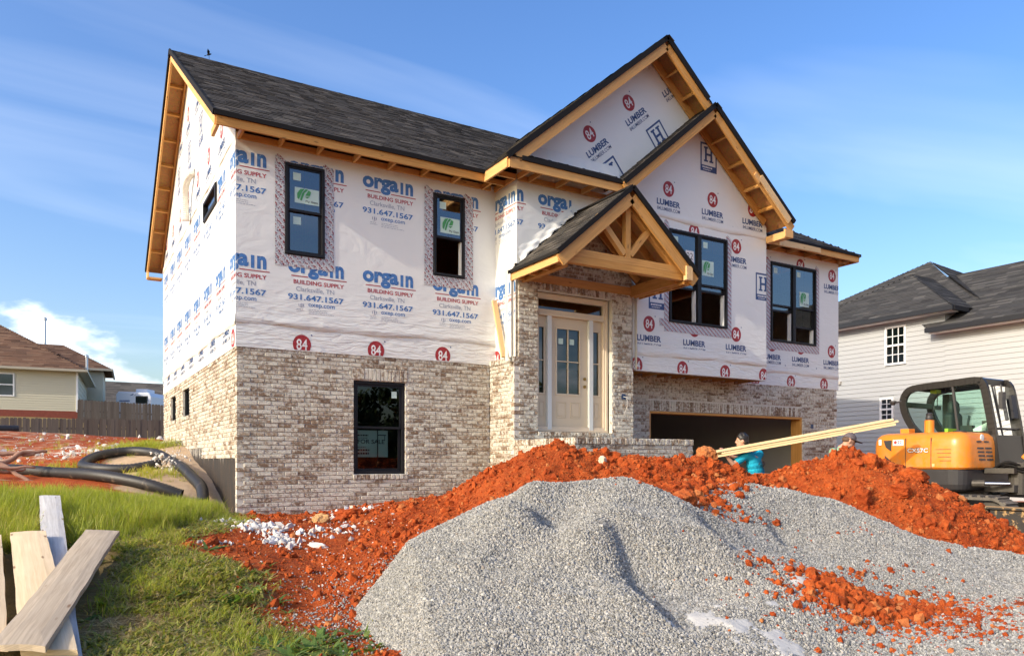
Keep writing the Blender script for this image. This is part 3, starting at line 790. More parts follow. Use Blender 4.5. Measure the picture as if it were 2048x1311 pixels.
for i, b in enumerate(BR):
    f, a0, a1, z0, z1, pr, dp, wn_ = b
    if i in big:
        o = bpy.data.objects.new('brick', random.choice(vari)); col.objects.link(o); o.parent = WB[wn_]
        c = f((a0 + a1) / 2, -pr, (z0 + z1) / 2); o.location = c
        sy = dp / .03 if dp > .05 else 1
        o.scale = ((a1 - a0) / .2, sy, (z1 - z0) / .0566); o.rotation_euler = (0, 0, 0 if f.ax == 'x' else R(-90))
    else:
        V, F = brick_verts(f, a0, a1, z0, z1, pr, dp); rest[wn_].add(V, F)
for k, mb in rest.items():
    if mb.f: mb.build('brickwork', M['brick'], WB[k], kind='stuff')

# --- inside: floors, garage
mb = MB(); mb.box(.15, 13.9, .12, 9.4, 2.36, 2.50); hp(mb, 'floor_deck', M['osb'])
mb = MB(); mb.box(.2, 6.75, .2, 9.3, -.45, -.3); hp(mb, 'basement_slab', M['concrete'])
mb = MB(); mb.box(6.9, 13.88, .13, 7.0, -.50, -.36); hp(mb, 'garage_floor', M['concrete'])
mb = MB()
mb.box(6.92, 7.0, .125, 7.0, -.36, 2.35); mb.box(13.78, 13.87, .125, 7, -.36, 2.35); mb.box(7.0, 13.78, .13, 7.0, 2.26, 2.34)
mb.box(7.0, 8.9, 6.9, 7.0, -.36, 2.26); mb.box(9.8, 13.78, 6.9, 7.0, -.36, 2.26); mb.box(8.9, 9.8, 6.9, 7, 1.72, 2.26)
mb.box(7.0, 8.0, .125, .16, -.36, 2.26); mb.box(12.74, 13.78, .125, .16, -.36, 2.26); mb.box(8, 12.74, .125, .16, 1.86, 2.26)
gw = hp(mb, 'garage_lining', M['drywall'])
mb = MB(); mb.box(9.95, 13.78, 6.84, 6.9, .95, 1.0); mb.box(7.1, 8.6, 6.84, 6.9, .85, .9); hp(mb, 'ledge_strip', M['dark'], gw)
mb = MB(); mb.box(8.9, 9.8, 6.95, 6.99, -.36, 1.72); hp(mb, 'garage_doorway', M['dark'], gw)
for nm, a in (('jamb_board', (8.03, 8.07, .02, .26, -.36, 1.775)), ('jamb_board', (12.68, 12.72, .02, .30, -.36, 1.775)), ('head_board', (8.03, 12.72, .02, .26, 1.775, 1.815))):
    mb = MB(); mb.box(*a); hp(mb, nm, M['pine'])
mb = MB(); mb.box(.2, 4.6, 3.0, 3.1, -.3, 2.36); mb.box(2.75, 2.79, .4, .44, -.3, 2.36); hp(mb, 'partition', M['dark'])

# --- cantilever underside with floor joists
for i in range(10):
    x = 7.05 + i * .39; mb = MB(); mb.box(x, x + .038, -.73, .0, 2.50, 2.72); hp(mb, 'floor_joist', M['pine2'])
mb = MB(); mb.box(6.92, 10.57, -.735, -.02, 2.72, 2.74); hp(mb, 'subfloor', M['osb'])

# --- entry door
fd = FR(-.66)
mb = MB()
rect_frame(mb, fd, DO[0], DO[1] + .0, DO[2], DO[3], .10, -.04, .06); fbox(mb, fd, DO[0] + .1, DO[1] - .1, -.03, .05, 3.37, 3.455); fbox(mb, fd, DO[0] + .09, DO[1] - .09, -.06, .05, 3.345, 3.372)
rect_frame(mb, fd, DO[0] + .012, DO[1] - .012, DO[2], DO[3] - .01, .05, -.06, -.03)
mb.box(DO[0], DO[1], -.72, -.6, DO[2] - .02, DO[2] + .02)
entry = hp(mb, 'door_frame', M['trim'], bevel=.004)
pane(fd, DO[0] + .1, DO[1] - .1, 3.45, DO[3] - .1, .02, entry, M['doorglass'])
for x in (5.08, 5.985):
    mb = MB(); fbox(mb, fd, x, x + .085, -.045, .05, DO[2], 3.345); hp(mb, 'mullion_post', M['mull'], entry)
def leaf(name, A, B, ga, gb, gz0, gz1, cols_, panels, par):
    mb = MB(); z0, z1 = DO[2] + .02, 3.345
    wall(mb, FR(-.64), A, B, z0, z1, [(ga, gb, gz0, gz1)], .045, 0, 0)
    rect_frame(mb, fd, ga - .025, gb + .025, gz0 - .025, gz1 + .025, .03, .008, .03)
    for i in range(1, cols_): x = ga + (gb - ga) * i / cols_; fbox(mb, fd, x - .009, x + .009, .015, .05, gz0, gz1)
    fbox(mb, fd, ga, gb, .015, .05, (gz0 * .5 + gz1 * .5) - .009, (gz0 * .5 + gz1 * .5) + .009)
    o = hp(mb, name, M['door'], par, bevel=.003)
    pane(fd, ga, gb, gz0, gz1, .04, par, M['doorglass'])
    for (p0, p1) in panels:
        q = MB(); rect_frame(q, fd, p0, p1, 1.56, 1.85, .014, .010, .021); fbox(q, fd, p0 + .035, p1 - .035, .012, .021, 1.595, 1.815); hp(q, 'raised_panel', M['door'], par, bevel=.005)
    return o
dl = leaf('door', 5.17, 5.985, 5.31, 5.81, 1.99, 3.15, 2, [(5.30, 5.51), (5.61, 5.82)], entry)
leaf('sidelight', 4.89, 5.08, 4.93, 5.04, 1.99, 3.15, 1, [(4.92, 5.05)], entry); leaf('sidelight', 6.07, 6.31, 6.11, 6.24, 1.99, 3.15, 1, [(6.11, 6.25)], entry)
for z in (2.28, 2.14):
    mb = MB(); mb.lathe([(.0, -.02), (.028, -.02), (.03, -.005), (.0, 0)], (5.92, -.64, z), 12, 0, 'y'); hp(mb, 'door_bore', M['brass'], entry)
for k in range(2): sticker(fd, 5.36 + .24 * k, 5.46 + .24 * k, 2.88, 2.98, .036, entry)
# outlet boxes and cables
for x, y, z in ((6.66, -.845, 1.98), (7.15, -.005, 1.69), (13.05, -.005, 1.62)):
    mb = MB(); mb.box(x - .045, x + .045, y - .006, y + .02, z - .05, z + .05); b_ = hp(mb, 'outlet_box', M['bluebox'])
    if x < 13:
        mb = MB(); mb.tube([(x, y - .005, z), (x + .03, y - .06, z - .02), (x + .05, y - .05, z - .18), (x - .02 + .1 * (x > 7), y - .04, z - .34), (x + .18 * (x > 7), y - .03, z - .75 if x > 7 else z - .36)], .006, 6); hp(mb, 'cable', M['wire'], b_, smooth=True)
mb = MB(); mb.tube([(6.44, -.78, 3.2), (6.44, -.80, 2.6), (6.40, -.84, 2.35), (6.36, -.86, 2.1), (6.40, -.86, 1.9), (6.52, -.86, 1.72)], .004, 6); hp(mb, 'cable', M['wire'], smooth=True)
# flexible duct on the left wall
mb = MB(); pts = [(.0, 4.05, 6.42), (-.08, 4.12, 6.40), (-.14, 4.28, 6.30), (-.15, 4.45, 6.15), (-.14, 4.52, 6.0), (-.13, 4.55, 5.8), (-.12, 4.56, 5.60)]
def resample(pts, n):
    pts = [Vector(p) for p in pts]; L = [0]
    for i in range(1, len(pts)): L.append(L[-1] + (pts[i] - pts[i - 1]).length)
    o = []
    for k in range(n):
        t = L[-1] * k / (n - 1); i = max(j for j in range(len(L)) if L[j] <= t + 1e-9); i = min(i, len(pts) - 2)
        u = (t - L[i]) / max(1e-9, L[i + 1] - L[i])
        p0, p1, p2, p3 = pts[max(i - 1, 0)], pts[i], pts[i + 1], pts[min(i + 2, len(pts) - 1)]
        o.append(.5 * ((2 * p1) + (p2 - p0) * u + (2 * p0 - 5 * p1 + 4 * p2 - p3) * u * u + (3 * p1 - p0 - 3 * p2 + p3) * u ** 3))
    return o
rp = resample(pts, 60); mb.tube(rp, [.075 + (.008 if i % 2 else 0) for i in range(60)], 10); hp(mb, 'flexible_duct', M['cream'])
# ============================================================ ROOFS
def shingles(mb, O, u, wv, rows_len, interval, expo=.143, lo=.13, hi=.30, rs=1, lift=.012):
    """O origin on the eave, u along the eave, wv up the slope; interval(t)->[(u0,u1)] gives the spans of a course at slope distance t"""
    O, u, wv = Vector(O), Vector(u).normalized(), Vector(wv).normalized(); n = u.cross(wv).normalized()
    if n.z < 0: n = -n
    rr = random.Random(rs); t = 0.0
    while t < rows_len - .02:
        t1 = min(t + expo, rows_len)
        for a, b in interval((t + t1) / 2):
            x = a - rr.uniform(0, .3)
            while x < b:
                x1 = x + rr.uniform(lo, hi); l, r_ = max(a, x), min(b, x1)
                if r_ - l > .01:
                    h = lift + (.006 if rr.random() < .45 else 0) + rr.uniform(0, .002)
                    p = [O + u * l + wv * (t - rr.uniform(-.003, .003)) + n * h, O + u * r_ + wv * (t + rr.uniform(-.003, .003)) + n * h, O + u * r_ + wv * (t1 + .02) + n * (lift * .55), O + u * l + wv * (t1 + .02) + n * (lift * .55)]
                    q = [p[0] - n * h, p[1] - n * h]
                    mb.add(p + q, [(0, 1, 2, 3), (4, 5, 1, 0)])
                x = x1
        t = t1
    return mb
def slab(mb, pts, th, m=0):
    return mb.prism([Vector(p) for p in pts], (0, 0, -th), m)

roof = bpy.data.objects.new('roof', None); col.objects.link(roof); roof.parent = house; roof['label'] = 'charcoal shingle roof with open unfinished pine eaves'
mz = lambda y: E0 + PM1 * (y + .45)
RIDGE_Y = 4.72; RZ = mz(RIDGE_Y)
# main roof deck
mb = MB()
slab(mb, [(-.37, -.45, E0), (3.96, -.45, E0), (7.36, 4.09, mz(4.09)), (7.36, RIDGE_Y, RZ), (-.37, RIDGE_Y, RZ)], .03)
slab(mb, [(7.36, RIDGE_Y, RZ), (7.36, 4.09, mz(4.09)), (10.76, -.45, E0), (14.22, -.45, E0), (9.05, RIDGE_Y, RZ)], .03)
slab(mb, [(-.37, 9.89, E0), (-.37, RIDGE_Y, RZ), (9.05, RIDGE_Y, RZ), (14.22, 9.89, E0)], .03)
slab(mb, [(14.22, -.45, E0), (14.22, 9.89, E0), (9.05, RIDGE_Y, RZ)], .03)
hp(mb, 'roof_deck', M['osb'], roof)
sl = math.sqrt(1 + PM1 ** 2); wv = Vector((0, 1, PM1)) / sl
def iv_main(t):
    y = -.45 + t / sl
    if y > 4.09: return [(-.385, 9.05 + (RIDGE_Y - y))]
    k = (y + .45) / 1.3357
    return [(-.385, 3.96 + k), (10.76 - k, 14.22 - (y + .45))]
mb = shingles(MB(), (0, -.46, E0), (1, 0, 0), wv, (RIDGE_Y + .46) * sl, iv_main); mb.build('shingles', M['shingle'], roof, kind='stuff')
mb = MB(); wv2 = Vector((-1, 0, PM1)) / sl
shingles(mb, (14.22, -.45, E0), (0, 1, 0), wv2, 5.17 * sl, lambda t: [(t / sl, 10.34 - t / sl)], rs=4, lo=.4, hi=.9)
shingles(mb, (0, 9.89, E0), (1, 0, 0), Vector((0, -1, PM1)) / sl, 5.17 * sl, lambda t: [(-.385, 14.22 - t / sl)], rs=5, lo=.6, hi=1.2)
mb.build('shingles', M['shingle'], roof, kind='stuff')
# ridge and hip caps
def caps(p, q, name, n):
    p, q = Vector(p), Vector(q); mb = MB(); d = (q - p); L = d.length; x = d / L; side = x.cross(Vector((0, 0, 1))).normalized(); up = side.cross(x)
    for i in range(n):
        a, b = p + x * (L * i / n - .03), p + x * (L * (i + 1) / n); h = .02 + .008 * (i % 2)
        for s_ in (-1, 1):
            mb.add([a + up * h, b + up * (h - .008), b + up * (h - .008) + side * s_ * .13 - Vector((0, 0, .085)), a + up * h + side * s_ * .13 - Vector((0, 0, .085))], [(0, 1, 2, 3)])
    return mb.build(name, M['shingle'], roof, kind='stuff')
caps((-.38, RIDGE_Y, RZ), (9.05, RIDGE_Y, RZ), 'ridge_cap', 46); caps((9.05, RIDGE_Y, RZ), (14.22, -.45, E0), 'hip_cap', 40)
# black drip edges
def edge(p, q, h=.07, w_=.03, dz=0.0):
    mb = MB(); p, q = Vector(p) + Vector((0, 0, dz)), Vector(q) + Vector((0, 0, dz)); mb.beam(p, q, w_, h); return hp(mb, 'drip_edge', M['felt'], roof)
edge((-.385, -.465, E0 - .006), (3.95, -.465, E0 - .006), .06); edge((10.9, -.465, E0 - .006), (14.24, -.465, E0 - .006), .06)
edge((-.39, -.46, E0), (-.39, RIDGE_Y, RZ), .085, .03, -.005); edge((-.39, 9.9, E0), (-.39, RIDGE_Y, RZ), .085, .03, -.005)
edge((14.235, -.45, E0 - .006), (14.235, 9.9, E0 - .006), .06)
def board(name, p, q, w_, h, m='pine', up=(0, 0, 1), par=roof):
    mb = MB(); mb.beam(p, q, w_, h, up, 0); return hp(mb, name, M[m], par)
# front eave of the left wing
board('fascia_board', (-.355, -.425, 5.632), (3.98, -.425, 5.632), .038, .145)
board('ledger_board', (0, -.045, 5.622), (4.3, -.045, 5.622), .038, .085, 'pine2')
for i in range(8): x = .02 + i * .585; board('lookout', (x, -.40, 5.60), (x, -.065, 5.60), .038, .085, 'pine')
board('lookout', (-.33, -.41, 5.60), (-.33, .02, 5.60), .045, .10, 'rakew')
# left rake: rake board, ladder blocks, inner fly rafter
def rakep(y, dz=0.0, x=-.35): return Vector((x, y, E0 + PM1 * ((y + .45) if y <= RIDGE_Y else (9.89 - y)) + dz))
nr = Vector((0, -PM1, 1)).normalized(); nb = Vector((0, PM1, 1)).normalized()
board('rake_board', rakep(-.40, -.115), rakep(RIDGE_Y - .02, -.115), .038, .15, 'rakew', nr); board('rake_board', rakep(9.86, -.115), rakep(RIDGE_Y + .02, -.115), .038, .15, 'pine', nb)
board('fly_rafter', rakep(-.02, -.10, -.04), rakep(RIDGE_Y, -.10, -.04), .038, .12, 'pine2', nr); board('fly_rafter', rakep(9.6, -.10, -.04), rakep(RIDGE_Y, -.10, -.04), .038, .12, 'pine2', nb)
for k in range(1, 9):
    for b_, n_ in ((RIDGE_Y - k * .56, nr), (RIDGE_Y + k * .56, nb)):
        if -.2 < b_ < 9.75:
            a, c = rakep(b_, -.085, -.33), rakep(b_, -.085, -.06); board('lookout', a, c, .038, .09, 'pine', n_)
mb = MB(); mb.box(-.35, -.02, 9.62, 9.88, 5.48, 5.52); mb.box(-.37, -.335, 9.6, 9.9, 5.50, 5.64); hp(mb, 'eave_return', M['rakew'], roof)
# right section eave
board('fascia_board', (10.75, -.425, 5.632), (14.2, -.425, 5.632), .038, .145); board('fascia_board', (14.19, -.40, 5.632), (14.19, 9.86, 5.632), .038, .145)
board('fascia_board', (11.35, -.462, 5.62), (12.75, -.462, 5.64), .032, .14, 'pale')
board('ledger_board', (10.62, -.045, 5.622), (14.0, -.045, 5.622), .038, .085, 'pine2')
for i in range(6): x = 10.9 + i * .60; board('lookout', (x, -.40, 5.60), (x, -.065, 5.60), .038, .085, 'pine2')
board('ledger_board', (13.78, -.20, 5.60), (14.17, -.20, 5.60), .038, .085, 'pine2')

# ---- big front gable and the smaller gable before it
GY, GY2 = -1.25, -1.31
gz = lambda x: E0 + PG * ((x - 3.96) if x <= 7.36 else (10.76 - x)); GZ = gz(7.36)
sz_ = lambda x: E0 + PG * ((x - 6.30) if x <= 8.53 else (10.76 - x)); SZ = sz_(8.53)
mb = MB(); slab(mb, [(3.96, GY, E0), (7.36, GY, GZ), (7.36, 4.09, GZ), (3.96, -.45, E0)], .03); slab(mb, [(10.76, GY, E0), (10.76, -.45, E0), (7.36, 4.09, GZ), (7.36, GY, GZ)], .03)
slab(mb, [(6.30, GY2, E0 + .012), (8.53, GY2, SZ + .012), (8.53, -.745, SZ + .012), (6.30, -.745, E0 + .012)], .03); slab(mb, [(10.77, GY2, E0 + .008), (10.77, GY - .001, E0 + .008), (8.53, GY - .001, SZ + .008), (8.53, GY2, SZ + .008)], .03)
hp(mb, 'roof_deck', M['osb'], roof)
gs = math.sqrt(1 + PG ** 2)
mb = MB()
shingles(mb, (3.95, 0, E0), (0, 1, 0), Vector((1, 0, PG)) / gs, 3.41 * gs, lambda t: [(GY - .015, -.45 + 1.3357 * t / gs)], rs=6)
shingles(mb, (10.77, 0, E0), (0, 1, 0), Vector((-1, 0, PG)) / gs, 3.41 * gs, lambda t: [(GY2 - .015 if t / gs < 2.23 else GY - .015, -.45 + 1.3357 * t / gs)], rs=7, lo=.4, hi=.8)
shingles(mb, (6.29, 0, E0 + .012), (0, 1, 0), Vector((1, 0, PG)) / gs, 2.24 * gs, lambda t: [(GY2 - .015, -.75)], rs=8)
# pent roof at the foot of the big gable
shingles(mb, (0, GY - .01, E0), (1, 0, 0), wv, .52 * sl, lambda t: [(4.02 + .76 * t / sl, 6.34 + t / sl * .2)], rs=9)
mb.build('shingles', M['shingle'], roof, kind='stuff')
mb = MB(); slab(mb, [(3.98, GY, E0), (6.5, GY, E0), (6.5, -.75, E0 + .5 * PM1), (4.36, -.75, E0 + .5 * PM1)], .03); hp(mb, 'roof_deck', M['osb'], roof)
edge((4.22, GY - .012, E0 + .012), (6.36, GY - .012, E0 + .012), .075)
for (x0, x1, y, zf, z_) in ((3.94, 7.36, GY - .015, gz, 0), (10.77, 7.36, GY - .015, gz, 0), (6.30, 8.53, GY2 - .02, sz_, .012), (10.78, 8.53, GY2 - .02, sz_, .012)):
    if x0 == 10.77: edge((8.4, y, zf(8.4)), (7.36, y, GZ), .10, .035)
    else: edge((x0, y, E0 + z_ - .004), (x1, y, zf(x1) + z_ - .004), .095, .035)
caps((7.36, GY - .03, GZ + .01), (7.36, 4.09, GZ + .01), 'ridge_cap', 24); caps((8.53, GY2 - .03, SZ + .015), (8.53, -.8, SZ + .015), 'ridge_cap', 3)
nl = Vector((-PG, 0, 1)).normalized(); nrr = Vector((PG, 0, 1)).normalized()
def rk(name, x0, x1, y, zf, dz, h, n_, m='pine', w_=.038):
    return board(name, (x0, y, zf(x0) + dz), (x1, y, zf(x1) + dz), w_, h, m, n_)
rk('rake_board', 4.14, 7.345, GY + .02, gz, -.145, .165, nl); rk('rake_board', 8.55, 7.375, GY + .02, gz, -.145, .165, nrr)
rk('rake_board', 6.33, 8.515, GY2 + .02, sz_, -.135, .165, nl); rk('rake_board', 10.75, 8.545, GY2 + .02, sz_, -.14, .175, nrr)
rk('rake_board', 10.62, 9.75, GY2 - .022, sz_, -.115, .14, nrr, 'pale', .032); rk('rake_board', 9.75, 9.60, GY2 - .02, sz_, -.20, .10, nrr, 'rakew', .03)
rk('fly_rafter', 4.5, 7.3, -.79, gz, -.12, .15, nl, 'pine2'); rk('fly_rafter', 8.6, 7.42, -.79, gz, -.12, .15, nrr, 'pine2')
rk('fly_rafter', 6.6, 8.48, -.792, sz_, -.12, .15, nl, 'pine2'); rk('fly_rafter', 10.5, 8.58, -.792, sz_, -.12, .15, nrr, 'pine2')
for x in (7.75, 8.15): board('lookout', (x, GY + .05, gz(x) - .10), (x, -.81, gz(x) - .10), .038, .09, 'pine', nrr)
for x in (8.95, 9.42, 9.88, 10.3): board('lookout', (x, GY2 + .05, sz_(x) - .10), (x, -.81, sz_(x) - .10), .038, .09, 'pine', nrr)
for x in (6.9, 7.4, 7.9): board('lookout', (x, GY2 + .05, sz_(x) - .10), (x, -.81, sz_(x) - .10), .038, .09, 'pine', nl)
# fascia of the pent roof, the return at its left end, lookouts
board('fascia_board', (3.985, GY + .02, 5.628), (6.42, GY + .02, 5.628), .038, .15); board('fascia_board', (3.975, GY + .04, 5.628), (3.975, -.44, 5.628), .038, .15, 'rakew')
board('ledger_board', (4.43, -.785, 5.60), (6.6, -.785, 5.60), .038, .085, 'pine2'); board('ledger_board', (4.385, -.75, 5.615), (4.385, -.05, 5.615), .038, .085, 'pine2')
for i in range(4): x = 4.62 + i * .56; board('lookout', (x, GY + .04, 5.59), (x, -.805, 5.59), .038, .085, 'pine2')
board('lookout', (4.0, -.80, 5.60), (4.36, -.80, 5.60), .038, .085, 'pine'); board('lookout', (4.0, -.43, 5.60), (4.36, -.43, 5.60), .038, .085, 'pine2'); board('lookout', (4.40, GY + .04, 5.60), (4.40, -.81, 5.60), .04, .085, 'pine')
# boxed foot of the right rake
mb = MB(); mb.box(10.58, 10.75, GY2 + .045, -.76, 5.40, 5.54); mb.box(10.52, 10.76, GY2 - .0, GY2 + .04, 5.40, 5.56); hp(mb, 'eave_return', M['rakew'], roof)

# ---- porch roof
porch = bpy.data.objects.new('porch_roof', None); col.objects.link(porch); porch.parent = house; porch['label'] = 'small gabled porch roof with pine king-post truss over the front door'
PX0, PX1, PC, PY, PB = 4.27, 7.13, 5.70, -2.25, -.80
PE = 3.985; pz = lambda x: PE + .86 * ((x - PX0) if x <= PC else (PX1 - x)); PZ = pz(PC)
mb = MB(); slab(mb, [(PX0, PY, PE), (PC, PY, PZ), (PC, PB, PZ), (PX0, PB, PE)], .02); slab(mb, [(PX1, PY, PE), (PX1, PB, PE), (PC, PB, PZ), (PC, PY, PZ)], .02)
hp(mb, 'roof_deck', M['osb'], porch)
ps = math.sqrt(1 + .86 ** 2); mb = MB()
shingles(mb, (PX0 - .02, 0, PE - .01), (0, 1, 0), Vector((1, 0, .86)) / ps, 1.46 * ps, lambda t: [(PY - .02, PB + .08 if t / ps > .2 else -.745)], rs=12, lo=.18, hi=.36)
shingles(mb, (PX1 + .02, 0, PE - .01), (0, 1, 0), Vector((-1, 0, .86)) / ps, 1.46 * ps, lambda t: [(PY - .02, PB + .04)], rs=13)
mb.build('shingles', M['shingle'], porch, kind='stuff')
def pboard(name, p, q, w_, h, m='pine', up=(0, 0, 1)): return board(name, p, q, w_, h, m, up, porch)
for a, b in (((PX0 - .03, PY - .02, PE - .005), (PC, PY - .02, PZ + .01)), ((PX1 + .03, PY - .02, PE - .005), (PC, PY - .02, PZ + .01))):
    mb = MB(); mb.beam(a, b, .04, .075); hp(mb, 'drip_edge', M['felt'], porch)
for x in (PX0 - .02, PX1 + .02):
    mb = MB(); mb.beam((x, PY - .02, PE - .006), (x, PB + .05, PE - .006), .03, .05); hp(mb, 'drip_edge', M['felt'], porch)
mb = MB(); mb.beam((PC, PY - .03, PZ + .012), (PC, PB, PZ + .012), .12, .03); hp(mb, 'ridge_cap', M['felt'], porch)
# step flashing against the wall and loose wrap lifted over it
mb = MB()
for i in range(9):
    x = PX0 + .10 + i * .155; mb.box(x, x + .17, -.80, -.755, pz(x), pz(x) + .075)
hp(mb, 'step_flashing', M['felt'], porch)
pn, pn2 = Vector((-.86, 0, 1)).normalized(), Vector((.86, 0, 1)).normalized()
pr = lambda x, dz, y: Vector((x, y, pz(x) + dz))
pboard('rake_board', pr(PX0 + .03, -.155, PY + .02), pr(PC - .01, -.155, PY + .02), .038, .185, 'pine', pn); pboard('rake_board', pr(PX1 - .03, -.155, PY + .02), pr(PC + .01, -.155, PY + .02), .038, .185, 'pine', pn2)
pboard('truss_chord', pr(PX0 + .35, -.19, PY + .16), pr(PC, -.19, PY + .16), .09, .14, 'pine', pn); pboard('truss_chord', pr(PX1 - .35, -.19, PY + .16), pr(PC, -.19, PY + .16), .09, .14, 'pine', pn2)
pboard('tie_beam', (PX0 + .24, PY + .15, 4.05), (PX1 - .24, PY + .15, 4.05), .11, .115); pboard('tie_beam', (PX0 + .24, PY + .152, 3.935), (PX1 - .24, PY + .152, 3.935), .11, .112)
pboard('king_post', (PC, PY + .15, 4.11), (PC, PY + .15, PZ - .22), .095, .10, 'pine', (1, 0, 0))
pboard('truss_strut', (PC - .06, PY + .15, 4.16), (PC - .60, PY + .15, 4.72), .085, .095); pboard('truss_strut', (PC + .06, PY + .15, 4.16), (PC + .50, PY + .15, 4.66), .085, .095)
for k in (.35, .78):
    yy = PY + .15 + k * 1.4
    pboard('rafter', pr(PX0 + .25, -.09, yy), pr(PC, -.09, yy), .038, .13, 'pine2', pn); pboard('rafter', pr(PX1 - .25, -.09, yy), pr(PC, -.09, yy), .038, .13, 'pine2', pn2)
for sx, x in ((1, PX0), (-1, PX1)):
    pboard('fascia_board', (x + sx * .025, PY + .04, PE - .085), (x + sx * .025, PB + .02, PE - .085), .038, .13, 'rakew' if sx > 0 else 'pine')
    pboard('side_beam', (x + sx * .27, PY + .22, 3.93), (x + sx * .27, PB - .05, 3.93), .09, .19, 'pine2')
    pboard('ledger_board', (x + sx * .205, PY + .10, 3.845), (x + sx * .205, PB - .05, 3.845), .038, .05, 'pine')
    for k in range(4): yy = PY + .16 + k * .38; pboard('lookout', (x + sx * .05, yy, 3.865), (x + sx * .185, yy, 3.865), .038, .075, 'pine')
pboard('ledger_board', (PX0 + .1, PB - .06, 3.93), (PX1 - .1, PB - .06, 3.93), .038, .14, 'pine2')
mb = MB(); mb.box(PX1 - .27, PX1 - .13, PY - .03, PY + .05, 3.865, 4.10); hp(mb, 'beam_end', M['pale'], porch)
# crumpled wrap tail hanging over the porch flashing
nx, nz = 26, 8; V = []; F = []
for i in range(nx + 1):
    x = 4.44 + 1.10 * i / nx; zb = pz(x) + .05
    for j in range(nz + 1):
        t = j / nz; z = zb + (.24 - .05 * i / nx) * t
        V.append((x + .02 * math.sin(9 * t + i), -.765 - .05 * (1 - t) ** 1.5 - .012 * math.sin(i * 1.1 + j * 1.7) * (1 - t) - .010 * math.sin(i * .55 - j * .8) * (1 - t * .8), z))
        if i and j: a = i * (nz + 1) + j; F.append((a, a - 1, a - nz - 2, a - nz - 1))
mb = MB(); mb.add(V, F); hp(mb, 'wrap_tail', M['wrap'], wrap_gable, smooth=True)
V = []; F = []; nx = 40
for i in range(nx + 1):
    x = 4.62 + 1.98 * i / nx; z0 = E0 + .5 * PM1 + .02
    for j in range(5):
        t = j / 4; V.append((x, -.765 - .07 * (1 - t) - .012 * math.sin(i * .9 + j) * (1 - t), z0 - .06 + .22 * t + .012 * math.sin(i * 1.7)))
        if i and j: a = i * 5 + j; F.append((a, a - 1, a - 6, a - 5))
mb = MB(); mb.add(V, F); hp(mb, 'wrap_tail', M['wrap'], wrap_gable, smooth=True)
# ============================================================ TERRAIN (all heights in metres, world coordinates)
GP = np.array([(-2.40,-6.62,-0.32),(-1.78,-6.93,-0.33),(-1.32,-7.14,-0.35),(-1.81,-4.64,-0.06),(-0.98,-5.37,-0.13),(-1.36,-3.74,0.02),(-2.32,-3.17,0.10),(0.01,-0.02,0.0),(-1.11,-1.33,0.11),(-2.34,-1.76,0.24),(-1.73,1.36,0.42),(-2.65,1.91,0.46),(-0.18,0.32,-.06),(-0.45,1.44,0.25),(-0.53,2.63,0.56),(-1.23,3.97,0.60),(-0.02,9.07,1.26),(-.3,5.2,1.02),(-2.51,10.55,1.07),(-3.67,12.40,1.21),(-1.10,19.02,1.68),(-4.25,22.06,1.72),(-2.75,25.5,1.05),(1.5,26,1.05),(-7,25.5,1.1),(-3,33.2,2.95),(4,33.5,2.5),(-12,34,3.05),(-0.16,-4.11,-0.11),(-0.78,-5.84,-0.28),(0.60,-3.40,0.0),(1.11,0.03,-0.01),(3.02,-0.07,0.13),(11.92,-5.13,-0.35),(3.35,-7.83,-0.36),(2.61,-9.48,-0.35),(0.74,-8.36,-0.35),(-0.52,-7.62,-0.35),(7.76,-7.07,-0.35),(12.66,-1.53,-0.36),(6.75,-1.47,-0.36),(3.89,-2.56,-0.36),
 (-2,-12,-.62),(-8,-12,-.5),(6,-14,-.5),(12,-12,-.45),(-8,-4,.1),(-12,4,.8),(-12,14,1.4),(20,-5,-.38),(20,5,-.3),(15,1,-.37),(16,15,.4),(5,15,1.2),(-20,20,1.7),(-20,0,.5),(-25,36,3.0),(9,36,2.4),(25,30,1.2),(9,3,-.6),(9,7,-.2)])
def _tps(P, lam=.02):
    n = len(P); d = np.hypot(P[:, None, 0] - P[None, :, 0], P[:, None, 1] - P[None, :, 1])
    K = np.where(d > 0, d * d * np.log(d + 1e-12), 0) + lam * np.eye(n)
    Q = np.c_[np.ones(n), P[:, :2]]; A = np.block([[K, Q], [Q.T, np.zeros((3, 3))]])
    return np.linalg.solve(A, np.r_[P[:, 2], 0, 0, 0])
_w = _tps(GP)
def base_h(x, y):
    x = np.asarray(x, float); y = np.asarray(y, float); h = _w[-3] + _w[-2] * x + _w[-1] * y
    for i, p in enumerate(GP):
        d2 = (x - p[0]) ** 2 + (y - p[1]) ** 2
        h = h + _w[i] * .5 * d2 * np.log(d2 + 1e-12)
    h = np.clip(h, -.75, 3.2)
    r = np.hypot(x - 2, y - 2); f = np.clip((r - 42) / 40, 0, 1); f = f * f * (3 - 2 * f)
    return h * (1 - f) + np.clip(h, -.4, 2.6) * f
BERM = np.array([(2.0,-.55,.12),(2.49,-1.26,0.20),(2.71,-1.74,0.34),(2.97,-2.71,0.66),(3.11,-3.26,0.93),(3.28,-3.60,1.10),(3.67,-3.94,0.94),(3.82,-4.26,0.80),(4.46,-4.53,0.80),(4.85,-4.53,0.70),(5.12,-4.45,0.86),(5.3,-4.55,.70),(5.51,-4.68,0.62),(6.0,-4.85,.66),(6.30,-4.92,0.76),(6.59,-5.10,0.85),(6.79,-5.33,0.93),(6.99,-5.57,0.84),(7.24,-5.83,0.65),(7.60,-6.28,0.20),(7.98,-6.97,-0.26),(8.67,-7.50,-0.60)])
